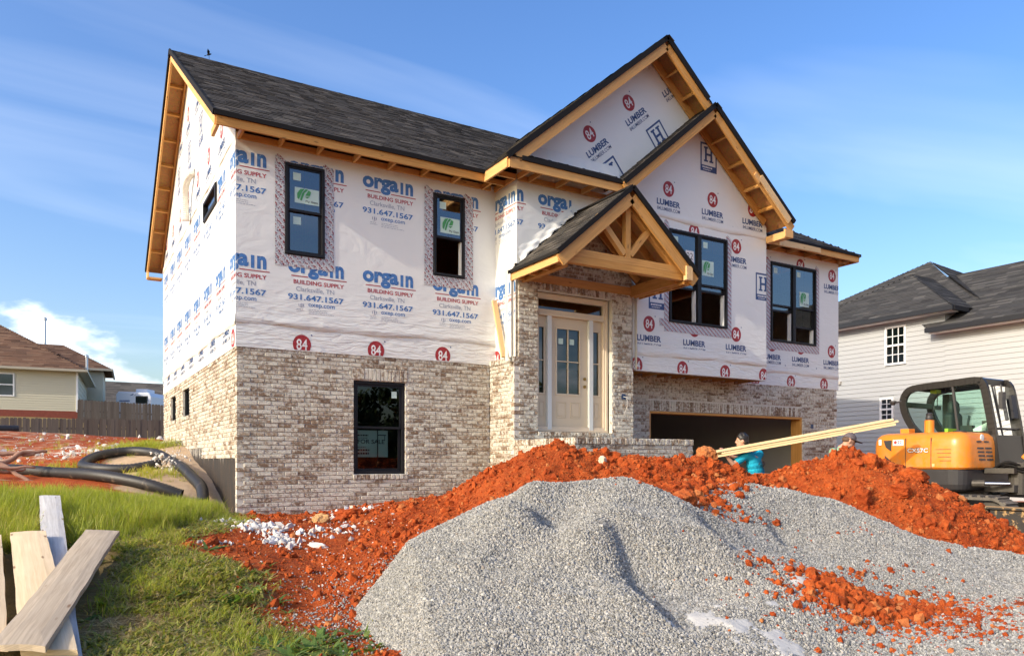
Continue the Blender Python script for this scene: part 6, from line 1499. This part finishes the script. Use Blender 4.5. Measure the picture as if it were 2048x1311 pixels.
mb = MB(); mb.lathe([(.075, 1.6), (.075, 1.86)], (-.14, -.62, 0), 14); xb(mb, 'exhaust_stack', M['orange'], smooth=False); mb = MB(); mb.lathe([(.055, 1.86), (.06, 1.90), (.05, 1.93), (.055, 1.97), (.03, 1.99)], (-.14, -.62, 0), 12); xb(mb, 'exhaust_cap', M['skirt'])
mb = MB(); mb.box(-.78, -.62, -.40, -.20, 1.60, 1.74); xb(mb, 'hood_box', M['orange'], bevel=.012); mb = MB(); mb.lathe([(.10, 1.63), (.10, 1.66), (.03, 1.672)], (.36, -.62, 0), 14); xb(mb, 'fuel_cap', M['skirt'])
# cab: side profile as a ring of posts on both sides
prof = [(-.62, 1.60), (-.80, 1.80), (-.93, 2.06), (-.96, 2.28), (-.88, 2.43), (-.70, 2.49), (-.1, 2.52), (.30, 2.54), (.42, 2.47), (.50, 2.1), (.58, 1.62), (.64, 1.12)]
for yy in (.02, .94):
    mb = MB(); rp = resample([(x, yy, z) for x, z in prof], 44)
    for a, b in zip(rp[:-1], rp[1:]): mb.beam(a, b + (b - a).normalized() * .012, .07, .115, (0, 1, 0) if False else (Vector((0, 1, 0)).cross(b - a)))
    mb.beam((-.65, yy, 1.62), (.58, yy, 1.62), .07, .10); xb(mb, 'cab_frame', M['cabgrey'])
mb = MB(); mb.beam((.02, .02, 1.66), (-.08, .02, 2.50), .05, .03, (1, 0, 0)); xb(mb, 'window_divider', M['skirt'])
mb = MB(); mb.prism([(.50, -.02, 1.03), (.70, -.02, 1.03), (.63, -.02, 1.60), (.40, -.02, 1.60)], (0, .98, 0)); mb.box(-.6, .70, .0, .96, 1.02, 1.10); xb(mb, 'cab_base', M['cabgrey'])
for x, z in ((.32, 2.53), (-.70, 2.48), (-.94, 2.2), (.63, 1.15)): mb = MB(); mb.beam((x, .02, z), (x, .94, z), .07, .09); xb(mb, 'cab_crossbar', M['cabgrey'])
mb = loft([[(-.72, -.01, 2.50), (.36, -.01, 2.55), (.36, .97, 2.55), (-.72, .97, 2.50)], [(-.68, .03, 2.55), (.34, .03, 2.60), (.34, .93, 2.60), (-.68, .93, 2.55)]]); xb(mb, 'cab_roof', M['roofblue'], bevel=.02)
V = [(x, .02, z) for x, z in prof]; mb = MB(); mb.poly([(x, .025, z) for x, z in prof[:9]] + [(.50, .025, 2.1), (.57, .025, 1.65)]); xb(mb, 'pane', M['cabglass']); mb = MB(); mb.poly([(x, .935, z) for x, z in prof[:9]] + [(.50, .935, 2.1), (.57, .935, 1.65)]); xb(mb, 'pane', M['cabglass'])
mb = MB(); mb.poly([(.42, .05, 2.46), (.42, .91, 2.46), (.64, .91, 1.15), (.64, .05, 1.15)]); xb(mb, 'windscreen', M['cabglass'])
mb = MB(); mb.beam((.44, .35, 2.45), (.58, .38, 1.5), .02, .02); mb.beam((.58, .08, 1.72), (.58, .9, 1.72), .02, .02); mb.beam((.52, .80, 2.3), (.58, .78, 1.9), .1, .05); xb(mb, 'wiper_and_bar', M['skirt'])
mb = loft([rrect(-.40, -.22, .28, .68, (.06,) * 4, z, i) for z, i in ((1.62, .0), (1.98, .0), (2.04, .05))]); xb(mb, 'seat_back', M['seat'], bevel=.02); mb = loft([rrect(-.36, -.24, .34, .62, (.05,) * 4, z, i) for z, i in ((2.02, .01), (2.10, .0), (2.20, .01), (2.25, .04))]); xb(mb, 'headrest', M['seat']); mb = MB(); mb.box(-.38, .12, .24, .72, 1.48, 1.62); xb(mb, 'seat_cushion', M['seat'], bevel=.03)
mb = MB(); mb.box(.02, .22, .06, .16, 1.62, 1.78); mb.tube([(.12, .12, 1.75), (.14, .14, 1.95)], .018, 6); mb.box(.36, .50, .10, .40, 1.2, 1.85); mb.box(.28, .42, .72, .84, 1.65, 2.40); mb.box(-.62, -.5, .72, .9, 1.65, 2.4); xb(mb, 'control_console', M['seat']); mb = MB(); mb.box(-.26, -.20, .10, .46, 1.66, 1.74); mb.box(-.62, -.52, .30, .48, 2.40, 2.46); xb(mb, 'hi_vis_strap', M['hivis'])
mb = MB(); mb.box(-.56, -.53, .30, .50, 2.10, 2.17); mb.tube([(-.545, .4, 2.17), (-.545, .4, 2.44)], .008, 6); xb(mb, 'mirror', M['skirt']); mb = MB(); mb.prism([(.12, .1, 1.67), (.42, .1, 1.66), (.44, .1, 1.82)], (0, .3, 0)); xb(mb, 'paper_sheet', M['white'])
mb = MB(); mb.tube([(-.98, .0, 2.26), (-1.10, -.04, 2.25)], .02, 6); mb.lathe([(.03, 0), (.06, .05), (.06, .08)], (-1.12, -.05, 2.20), 10); xb(mb, 'work_lamp', M['skirt']); mb = MB(); mb.tube([(.56, -.02, 2.42), (.74, -.08, 2.42), (.76, -.08, 2.2)], .014, 6); mb.box(.73, .79, -.14, -.02, 2.02, 2.3); xb(mb, 'wing_mirror', M['skirt'])
# undercarriage: two tracks with shoes, blade, swing bracket, boom
for s_ in (-1, 1):
    yc = s_ * .74; tr = bpy.data.objects.new('track', None); col.objects.link(tr); tr.parent = ex; LOCAL.add(tr.name)
    Lh, r_ = .95, .27; per = 4 * Lh + 2 * math.pi * r_; n = 44
    for i in range(n):
        d_ = per * i / n
        if d_ < 2 * Lh: c, a = Vector((-Lh + d_, yc, .30 + r_)), 0
        elif d_ < 2 * Lh + math.pi * r_: a = (d_ - 2 * Lh) / r_; c = Vector((Lh + r_ * math.sin(a), yc, .30 + r_ * math.cos(a)))
        elif d_ < 4 * Lh + math.pi * r_: a = math.pi; c = Vector((Lh - (d_ - 2 * Lh - math.pi * r_), yc, .30 - r_))
        else: a = math.pi + (d_ - 4 * Lh - math.pi * r_) / r_; c = Vector((-Lh + r_ * math.sin(a), yc, .30 + r_ * math.cos(a)))
        t, nn = Vector((math.cos(a), 0, -math.sin(a))), Vector((math.sin(a), 0, math.cos(a))); mb = MB(); mb.hexa(c, t * per / n * .49, Vector((0, .2, 0)), nn * .022); mb.hexa(c + nn * .035, t * .022, Vector((0, .19, 0)), nn * .018); mb.build('track_shoe', M['rubber'], tr)
    for x in (-.95, -.5, -.1, .3, .62, .95): mb = MB(); mb.lathe([(.02, -.13), (.13 if abs(x) < .9 else .23, -.12), (.13 if abs(x) < .9 else .23, .12), (.02, .13)], (x, yc, .22 if abs(x) < .9 else .30), 16, 0, 'y'); mb.build('roller', M['steel'], tr)
    mb = MB(); mb.box(-.85, .85, yc - .10, yc + .10, .24, .46); mb.build('track_frame', M['steel'], tr)
mb = MB(); mb.box(-.5, .5, -.6, .6, .32, .55); mb.lathe([(.45, .5), (.45, .68)], (0, 0, 0), 24); xb(mb, 'undercarriage', M['steel'])
mb = MB()
pr_ = [(-1.42, .03), (-1.36, .20), (-1.36, .34), (-1.42, .46), (-1.20, .46), (-1.22, .05)]
a_ = R(-57 + 76); rot = lambda x, y: (x * math.cos(a_) - y * math.sin(a_), x * math.sin(a_) + y * math.cos(a_))
def xp(x, y, z): return Vector((x, y, z))
for k in range(4): mb.hexa((.98 + k * .49, -1.42, .25), (.235, 0, 0), (0, .10, 0), (0, 0, .20))
mb.hexa((1.715, -1.42, .465), (.98, 0, 0), (0, .14, 0), (0, 0, .02)); xb(mb, 'dozer_blade', M['mud'], bevel=.015)
for x in (1.1, 2.0): mb = MB(); mb.beam((x, -1.36, .30), (x - .3, -.5, .38), .09, .12); xb(mb, 'blade_arm', M['steel'])
mb = MB(); mb.box(.60, 1.05, -.34, .20, .66, .78); mb.box(.60, 1.05, -.34, .20, .96, 1.05); mb.lathe([(.14, .62), (.14, 1.1)], (1.0, -.07, 0), 16); mb.lathe([(.09, 1.05), (.20, 1.06), (.20, 1.14), (.09, 1.15)], (1.0, -.07, 0), 16); xb(mb, 'swing_bracket', M['steel'], bevel=.01)
mb = MB(); mb.tube([(.55, -.62, .80), (.72, -.56, .80)], .06, 12); xb(mb, 'swing_cylinder', M['steel']); mb = MB(); mb.tube([(.72, -.56, .80), (1.02, -.40, .80)], .028, 10); xb(mb, 'cylinder_rod', M['chrome'])
for k in range(3): mb = MB(); mb.tube(resample([(.66, -.25 + .06 * k, 1.0), (.95, -.35 + .05 * k, 1.15 - .05 * k), (1.15, -.15, 1.08 - .04 * k), (1.3, .0, 1.3)], 16), .022, 8); xb(mb, 'hose', M['felt'], smooth=True)
mb = MB()
for a, b in (((1.2, -.07, 1.12), (1.75, -.07, 1.80)), ((1.75, -.07, 1.95), (2.9, -.07, 2.05))): mb.beam(a, b, .20, .34)
xb(mb, 'boom', M['orange'], bevel=.02); mb = MB(); mb.beam((2.85, -.07, 2.1), (3.35, -.07, .65), .16, .24); xb(mb, 'dipper_arm', M['orange'], bevel=.02); mb = MB(); mb.prism([(3.2, -.32, .65), (3.5, -.32, .60), (3.55, -.32, .25), (3.2, -.32, .02), (2.95, -.32, .2)], (0, .5, 0)); xb(mb, 'bucket', M['mud'])

# ============================================================ PEOPLE
M['skin'] = flat('skin', (.50, .27, .18), .55, var=.05); M['hairb'] = flat('black_hair', (.012, .010, .010), .5); M['beard'] = flat('brown_beard', (.10, .055, .035), .7)
def m_cloth(name, c):
    k = NT(name); n = k.noise(k.coord(), 9, 4, .6, .8); k.P(Base_Color=k.mix(n, tuple(x * .85 for x in c), tuple(min(1, x * 1.1) for x in c)), Roughness=.9, Specular_IOR_Level=.2); k.bump(k.noise(k.coord(), 14, 4, .6, 1.5), .6, .03); return k.m
M['teal'] = m_cloth('turquoise_shirt', (.02, .40, .58)); M['sage'] = m_cloth('sage_green_shirt', (.26, .40, .27)); M['jean'] = m_cloth('work_jeans', (.05, .07, .12)); M['capg'] = m_cloth('grey_cap', (.13, .11, .12)); M['boot'] = flat('boot_leather', (.09, .05, .03), .7)
def cap_(mb, p, q, r0, r1, n=12):
    """tapered limb with round ends"""
    p, q = Vector(p), Vector(q); d_ = (q - p).normalized(); P = []; rr = []
    for a in (80, 55, 30): P.append(p - d_ * r0 * math.sin(R(a))); rr.append(r0 * math.cos(R(a)))
    P += [p, q]; rr += [r0, r1]
    for a in (30, 55, 80): P.append(q + d_ * r1 * math.sin(R(a))); rr.append(r1 * math.cos(R(a)))
    mb.tube(P, rr, n)
def ell(mb, c, r, rotm=None, nu=14, nv=10, mat=0):
    c = Vector(c); V = []; F = []
    for j in range(nv + 1):
        for i in range(nu):
            a, b = 2 * math.pi * i / nu, math.pi * j / nv; v = Vector((r[0] * math.sin(b) * math.cos(a), r[1] * math.sin(b) * math.sin(a), r[2] * math.cos(b))); V.append(c + (rotm @ v if rotm else v))
    for j in range(nv):
        for i in range(nu): F.append((j * nu + i, (j + 1) * nu + i, (j + 1) * nu + (i + 1) % nu, j * nu + (i + 1) % nu))
    mb.add(V, F, mat)
def fuse(mb, name, mat, par, vox, smooth_it=6):
    o = mb.build(name, mat, par); md = o.modifiers.new('fuse', 'REMESH'); md.mode = 'VOXEL'; md.voxel_size = vox; sm = o.modifiers.new('smooth', 'SMOOTH'); sm.iterations = smooth_it; sm.factor = .5
    bpy.context.view_layer.update(); dg = bpy.context.evaluated_depsgraph_get(); me = bpy.data.meshes.new_from_object(o.evaluated_get(dg)); me.polygons.foreach_set('use_smooth', [True] * len(me.polygons)); me.materials.clear(); me.materials.append(mat); o.modifiers.clear(); o.data = me; return o
def hand(mb, w_, d_, up, grip=.5, L=.185):
    """palm from the wrist along d_, fingers curling towards -up, thumb at the side"""
    w_, d_, up = Vector(w_), Vector(d_).normalized(), Vector(up).normalized(); sd_ = d_.cross(up).normalized(); up = sd_.cross(d_)
    for k in range(4): cap_(mb, w_ + sd_ * (.03 - .02 * k) * .5, w_ + d_ * .085 + sd_ * (.032 - .021 * k), .016, .013, 8)
    for k, fl in enumerate((.070, .080, .075, .058)):
        b = w_ + d_ * .088 + sd_ * (.033 - .022 * k); a = 0
        for sgm in (.45, .32, .23): a += grip * .9; e = b + (d_ * math.cos(a) - up * math.sin(a)) * fl * sgm; cap_(mb, b, e, .0095, .0085, 7); b = e
    b = w_ + d_ * .03 + sd_ * .035; e = b + (d_ * .6 + sd_ * .7 - up * .3).normalized() * .04; cap_(mb, b, e, .013, .011, 7); cap_(mb, e, e + (d_ * .9 - up * .5).normalized() * .032, .0105, .009, 7)
def person(label, loc, rz, J, shirt, H=1.0, hair=None, cap=None, beard=False, back_print=False):
    """J: joints in the local frame (x right, y forward, z up)"""
    root = thing('person', label, 'person', loc, rz, local=True); V = {k: Vector(v) for k, v in J.items()}; b = MB()
    hd = V['head']; f = V['face'].normalized(); up = V.get('headup', Vector((0, 0, 1))); rt = f.cross(up).normalized(); up = rt.cross(f).normalized(); hm = Matrix((rt, f, up)).transposed()
    h = lambda x, y, z: hd + hm @ Vector((x, y, z))
    ell(b, hd + up * .015, (.074, .092, .108), hm, 20, 16); ell(b, h(0, .030, -.055), (.058, .062, .066), hm); ell(b, h(0, .070, -.095), (.028, .024, .022), hm)
    b.tube([h(0, .090, .022), h(0, .106, -.012), h(0, .113, -.022), h(0, .092, -.034)], [.008, .011, .014, .009], 8); ell(b, h(0, .089, -.060), (.024, .010, .007), hm); ell(b, h(0, .087, -.071), (.021, .010, .008), hm)
    for s_ in (-1, 1): ell(b, h(s_ * .076, -.004, -.008), (.010, .020, .032), hm); ell(b, h(s_ * .034, .079, .024), (.018, .010, .006), hm)
    cap_(b, V['neck'], hd - up * .05, .058, .052)
    ch, pv = V['chest'], V['pelvis']
    for t, rx, ry in ((0, .155, .115), (.25, .15, .11), (.5, .155, .112), (.75, .165, .118), (1, .16, .105)): ell(b, pv.lerp(ch, t), (rx, ry, .10))
    for s_ in 'LR':
        cap_(b, ch + (V['sh' + s_] - ch) * .3, V['sh' + s_], .07, .058); cap_(b, V['sh' + s_], V['el' + s_], .052, .040); cap_(b, V['el' + s_], V['wr' + s_], .042, .028)
        hand(b, V['wr' + s_], V['hd' + s_], V['hu' + s_], V['gr' + s_] if 'gr' + s_ in V and False else .55)
        cap_(b, V['hip' + s_], V['kn' + s_], .085, .060); cap_(b, V['kn' + s_], V['an' + s_], .058, .042); cap_(b, V['an' + s_] - Vector((0, .03, .04)), V['an' + s_] + Vector((0, .14, -.055)), .042, .034)
    fuse(b, 'body', M['skin'], root, .0085)
    c = MB()
    for t, rx, ry in ((-.08, .172, .132), (.12, .168, .128), (.3, .166, .126), (.5, .170, .128), (.75, .180, .132), (.97, .168, .115)): ell(c, pv.lerp(ch, t), (rx, ry, .10))
    cap_(c, V['neck'] - Vector((0, 0, .08)), V['neck'] - Vector((0, 0, .012)), .085, .064)
    for s_ in 'LR': cap_(c, ch + (V['sh' + s_] - ch) * .3, V['sh' + s_], .088, .074); c.tube([V['sh' + s_], V['sh' + s_].lerp(V['el' + s_], .5), V['sh' + s_].lerp(V['el' + s_], .78)], [.072, .068, .070], 14)
    fuse(c, 'shirt', shirt, root, .010, 5)
    t_ = MB()
    ell(t_, pv - Vector((0, 0, .01)), (.170, .130, .11))
    for s_ in 'LR': cap_(t_, V['hip' + s_], V['kn' + s_], .100, .076); t_.tube([V['kn' + s_], V['kn' + s_].lerp(V['an' + s_], .5), V['an' + s_] - Vector((0, 0, .01))], [.076, .070, .068], 14)
    fuse(t_, 'trousers', M['jean'], root, .011, 5)
    for s_ in 'LR':
        q = MB(); cap_(q, V['an' + s_] - Vector((0, .035, .035)), V['an' + s_] + Vector((0, .15, -.045)), .055, .045); cap_(q, V['an' + s_] + Vector((0, 0, .08)), V['an' + s_] - Vector((0, 0, .02)), .056, .056); fuse(q, 'boot', M['boot'], root, .010, 4)
    if hair:
        q = MB(); ell(q, h(0, -.012, .040), (.083, .096, .096), hm, 20, 14); ell(q, h(0, -.045, -.015), (.072, .060, .075), hm)
        rr = random.Random(5)
        for k in range(46): a, e = rr.uniform(0, 6.28), rr.uniform(.2, 1.4); ell(q, h(.080 * math.cos(a) * math.cos(e), -.012 + .092 * math.sin(a) * math.cos(e), .040 + .095 * math.sin(e)), (.016, .016, .016), None, 6, 5)
        q2 = fuse(q, 'hair', hair, root, .0085, 2)
    if cap:
        q = MB(); V_ = []; F_ = []; nu, nv = 20, 7
        for j in range(nv + 1):
            for i in range(nu): a, e = 2 * math.pi * i / nu, math.pi / 2 * j / nv; V_.append(h(.088 * math.cos(a) * math.sin(e), .104 * math.sin(a) * math.sin(e), .035 + .104 * math.cos(e)))
        for j in range(nv):
            for i in range(nu): F_.append((j * nu + i, (j + 1) * nu + i, (j + 1) * nu + (i + 1) % nu, j * nu + (i + 1) % nu))
        q.add(V_, F_); ell(q, h(0, .135, .040), (.072, .080, .008), hm); ell(q, h(0, 0, .138), (.010, .010, .006), hm); q.build('cap', cap, root, smooth=True)
        q = MB(); ell(q, h(0, -.03, .0), (.079, .082, .055), hm); fuse(q, 'hair', M['beard'], root, .009, 2)
        q = MB()
        for s_ in (-1, 1): ell(q, h(s_ * .034, .094, .020), (.027, .008, .017), hm, 10, 6); q.beam(h(s_ * .060, .088, .026), h(s_ * .082, -.01, .026), .005, .008)
        q.build('sunglasses', M['felt'], root)
    if beard: q = MB(); ell(q, h(0, .050, -.083), (.058, .055, .042), hm); ell(q, h(0, .062, -.048), (.052, .042, .012), hm); fuse(q, 'beard', M['beard'], root, .0085, 2)
    if back_print:
        p = Print(); rr = random.Random(2)
        for k in range(9): a = math.pi * (.1 + .8 * k / 8); p.pg([(0, -.02), (.10 * math.cos(a) - .012 * math.sin(a), .07 * math.sin(a) + .03), (.115 * math.cos(a), .085 * math.sin(a)), (.09 * math.cos(a) + .012 * math.sin(a), .06 * math.sin(a) + .01)], 'ink')
        p.rect(-.008, -.11, .008, 0, 'ink'); p.rect(-.11, -.13, .11, -.118, 'ink'); p.rect(-.08, -.15, .08, -.142, 'ink')
        d0 = ch.lerp(pv, .28); p.place(lambda a, d, z: (a, -.148 - abs(a) ** 2 * -1.9 + d + d0.y, z), d0.x, d0.z, root, 'shirt_print', off=.004)
    return root
JA = dict(head=(-.20, .12, 1.49), face=(-.55, .8, -.05), neck=(-.13, .05, 1.34), chest=(-.04, .0, 1.15), pelvis=(.06, -.02, .84), shL=(-.24, .03, 1.24), shR=(.13, -.01, 1.27), elL=(-.42, .16, 1.10), elR=(.12, .26, 1.16), wrL=(-.56, .22, 1.25), wrR=(-.10, .40, 1.24), hdL=(-.4, .1, .8), huL=(.3, -1, .2), hdR=(-.6, .1, .7), huR=(.2, -1, .2), hipL=(-.07, -.02, .80), hipR=(.13, -.02, .80), knL=(-.09, .14, .45), knR=(.15, .02, .44), anL=(-.09, .05, .09), anR=(.16, -.12, .09))
person('worker in a turquoise T-shirt with black hair, back turned, carrying boards', (7.86, -2.86, -.355), R(12), JA, M['teal'], hair=M['hairb'], back_print=True)
JB = dict(head=(.02, .22, 1.40), face=(0, .93, -.38), neck=(.01, .10, 1.28), chest=(0, .02, 1.12), pelvis=(0, -.05, .82), shL=(-.18, .05, 1.22), shR=(.18, .05, 1.22), elL=(-.27, .10, .97), elR=(.24, .20, .98), wrL=(-.22, .32, 1.02), wrR=(.16, .40, .98), hdL=(.2, 1, .1), huL=(0, 0, 1), hdR=(-.2, 1, 0), huR=(0, 0, 1), hipL=(-.09, -.05, .78), hipR=(.09, -.05, .78), knL=(-.10, .18, .44), knR=(.10, -.08, .44), anL=(-.10, .12, .09), anR=(.10, -.36, .12))
person('bearded worker in a grey cap, sunglasses and sage green shirt walking right', (8.50, -3.93, -.28), R(-123), JB, M['sage'], cap=M['capg'], beard=True)
# the boards they carry
A, B = Vector((6.95, -2.42, .845)), Vector((9.46, -4.42, 1.435)); d_ = (B - A).normalized(); sd_ = d_.cross(Vector((0, 0, 1))).normalized(); up_ = sd_.cross(d_); k = 0
lbl = ['topmost pale board of the bundle carried by the workers', 'second pale board from the top of the carried bundle', 'middle front board of the carried bundle', 'middle back board of the carried bundle', 'lowest front board of the carried bundle', 'lowest back board of the carried bundle']
M['pale2'] = m_wood('bundle_pine', (.80, .66, .42), (.70, .54, .30), knots=False)
for i, (o1, o2) in enumerate(((0, .055), (.10, .05), (-.02, .012), (.08, .01), (0.01, -.03), (.09, -.032))):
    mb = MB(); s0 = (.0, .25, .1, .4, .05, .3)[i]; mb.beam(A + d_ * s0 + sd_ * o1 + up_ * o2, B - d_ * (.5 - s0) * .5 + sd_ * o1 + up_ * o2, .085, .035, up_); tag(mb.build('board', M['pale2']), lbl[i], 'board', 'boards carried by the two workers')

# ============================================================ ROCKS, BIRD, TREES BEHIND THE VIEWER
from mathutils import noise
def rock(name, label, p, s_, m, seed, cat='stone', sq=(1, 1, 1), grp=None):
    bm = bmesh.new(); bmesh.ops.create_icosphere(bm, subdivisions=4, radius=1); rr = random.Random(seed)
    dirs = [Vector((rr.gauss(0, 1), rr.gauss(0, 1), rr.gauss(0, 1))).normalized() for _ in range(9)]; cut = [rr.uniform(.55, .9) for _ in dirs]
    for v in bm.verts:
        for n_, c in zip(dirs, cut):
            e = v.co.dot(n_)
            if e > c: v.co -= n_ * (e - c) * .9
        v.co = Vector((v.co.x * sq[0], v.co.y * sq[1], v.co.z * sq[2])) * s_ * (1 + .20 * noise.fractal(v.co * 2.2 + Vector((seed, 0, 0)), 1.0, 2.0, 5) + .06 * noise.noise(v.co * 9))
    me = bpy.data.meshes.new(name); bm.to_mesh(me); bm.free(); me.materials.append(m); o = bpy.data.objects.new(name, me); col.objects.link(o)
    z = float(top_h(p[0], p[1])); o.location = (p[0], p[1], z + s_ * sq[2] * .35); o.rotation_euler = (rr.uniform(-.3, .3), rr.uniform(-.3, .3), rr.uniform(0, 6)); return tag(o, label, cat, grp)
M['ochre'] = flat('ochre_stone', (.50, .28, .11), .85, var=.2, vs=8, bump=.4, bs=20); M['cream_s'] = flat('cream_stone', (.62, .52, .38), .85, var=.2, vs=8, bump=.4, bs=20); M['whites'] = flat('white_slab', (.70, .67, .62), .85, var=.15, vs=10, bump=.4, bs=25)
rock('stone', 'smooth ochre stone lying on the soil heap just above the gravel crest', (1.9, -4.95), .075, M['ochre'], 1, sq=(1.3, .9, .7)); rock('stone', 'pale cream stone near the peak of the soil heap', (3.55, -4.25), .06, M['cream_s'], 2)
rock('clay_clod', 'large red clay clod resting alone on the gravel slope', (2.30, -7.0), .105, M['clod'], 3, 'clod', (1, 1.1, .95)); rock('clay_clod', 'rounded grass topped clay lump on the crest before the garage', (5.12, -4.45), .135, M['clod'], 4, 'clod', (1.1, 1, .9))
rock('stone', 'flat white slab standing on edge on the red soil', (.05, -4.0), .075, M['whites'], 5, 'slab', (1.3, .35, .55)); rock('stone', 'white slab fragment lying further up the red soil', (.62, -3.1), .06, M['whites'], 6, 'slab', (1.2, .6, .45)); rock('stone', 'orange boulder half sunk in the soil beside white rubble', (.55, -2.5), .11, M['ochre'], 7, sq=(1.2, 1, .8)); rock('clay_clod', 'dark red clay boulder between the orange boulder and the wall', (.95, -2.3), .15, M['clod'], 8, 'clod', (1.3, 1, .7))
rock('clay_clod', 'broad clay slab on the right slope of the soil heap', (7.15, -6.1), .16, M['clod'], 9, 'clod', (1.4, 1, .6)); rock('clay_clod', 'orange clay block near the foot of the right soil heap', (6.5, -6.3), .14, M['clod'], 10, 'clod', (1.1, 1, .8)); rock('clay_clod', 'upright clay block low on the right soil heap', (6.0, -6.15), .13, M['clod'], 11, 'clod', (.8, .8, 1.2)); rock('clay_clod', 'round clay lump near the top of the right soil heap', (6.75, -5.75), .13, M['clod'], 12, 'clod'); rock('clay_clod', 'mortar capped brown clod at the edge of the lawn', (-.98, -4.0), .10, M['clod'], 13, 'clod', (1.5, .7, .5))
bd = thing('bird', 'small dark bird landing above the left end of the roof ridge', 'bird', (.35, 4.72, RZ + .115), R(-30), local=True); bd.scale = (.5, .5, .5); mb = MB(); mb.tube([(-.10, 0, -.02), (-.05, 0, .0), (.02, 0, .02), (.07, 0, .035), (.10, 0, .03)], [.008, .030, .036, .022, .006], 8); mb.prism([(-.18, -.03, -.05), (-.08, 0, -.01), (-.18, .03, -.05)], (0, 0, .006)); mb.build('body', M['felt'], bd)
for s_ in (-1, 1): mb = MB(); mb.prism([(.03, s_ * .02, .03), (.07, s_ * .09, .09), (.02, s_ * .19, .15), (-.04, s_ * .10, .07), (-.05, s_ * .02, .02)], (0, 0, .006)); mb.build('wing', M['felt'], bd)
mb = MB()
for s_ in (-1, 1): mb.tube([(0, s_ * .015, 0), (.01, s_ * .02, -.17)], .004, 5)
mb.build('legs', M['felt'], bd)
def leaf_mat():
    k = NT('tree_leaves'); r = k.island(); k.P(Base_Color=k.ramp(r, [(0, (.035, .065, .018)), (.6, (.06, .10, .025)), (1, (.10, .14, .04))]), Roughness=.6); return k.m
M['leafs'] = leaf_mat(); M['trunk'] = flat('tree_bark', (.10, .075, .055), .9, var=.3, bump=.5)
def tree_line(spots):
    """the trees across the road behind the viewer, seen only mirrored in the glass: one mass"""
    tl = MB(); cr_ = MB()
    for n_, (x0, y0, H) in enumerate(spots):
        rr = random.Random(n_ + 1); k_ = H / 6.5; o = Vector((x0, y0, -.5)); T = lambda v: o + Vector(v) * k_
        tl.tube([T((0, 0, 0)), T((.05, .02, 1.2)), T((-.05, .05, 2.6)), T((.05, 0, 4.4))], [.22, .17, .12, .05], 8); tips = []
        for k in range(9): a = rr.uniform(0, 6.28); z = rr.uniform(.6, 3.4); e = Vector((1.5 * math.cos(a), 1.5 * math.sin(a), z + rr.uniform(.6, 1.6))); tl.tube([T((0, 0, z)), T(e * .5 + Vector((0, 0, z * .5 + .1))), T(e)], [.07, .05, .02], 6); tips.append(e)
        tips += [Vector((rr.gauss(0, .9), rr.gauss(0, .9), rr.uniform(1.2, 5.6))) for _ in range(34)]
        for t in tips:
            c = rr.uniform(.45, .9)
            for k in range(100):
                v = Vector((rr.gauss(0, 1), rr.gauss(0, 1), rr.gauss(0, .75))); v = T(t + v.normalized() * c * rr.random() ** .4); a = Vector((rr.gauss(0, 1), rr.gauss(0, 1), rr.gauss(0, 1))).normalized() * .16; b = a.cross(Vector((rr.gauss(0, 1), rr.gauss(0, 1), rr.gauss(0, 1)))).normalized() * .11; cr_.add([v - a, v + b, v + a, v - b], [(0, 1, 2, 3)], 1)
    tl.add(cr_.v, cr_.f, 1); o = tl.build('tree_line', [M['trunk'], M['leafs']], kind='stuff'); o['label'] = 'line of leafy green trees across the road mirrored in the glass'
tree_line(((12, -36, 6.5), (6, -40, 7), (14.5, -38, 6.5), (17, -36, 7), (19.5, -39, 6.5), (22, -34, 6), (28, -37, 8), (33, -32, 7), (0, -42, 7), (-7, -40, 6.5), (39, -28, 7.5)))
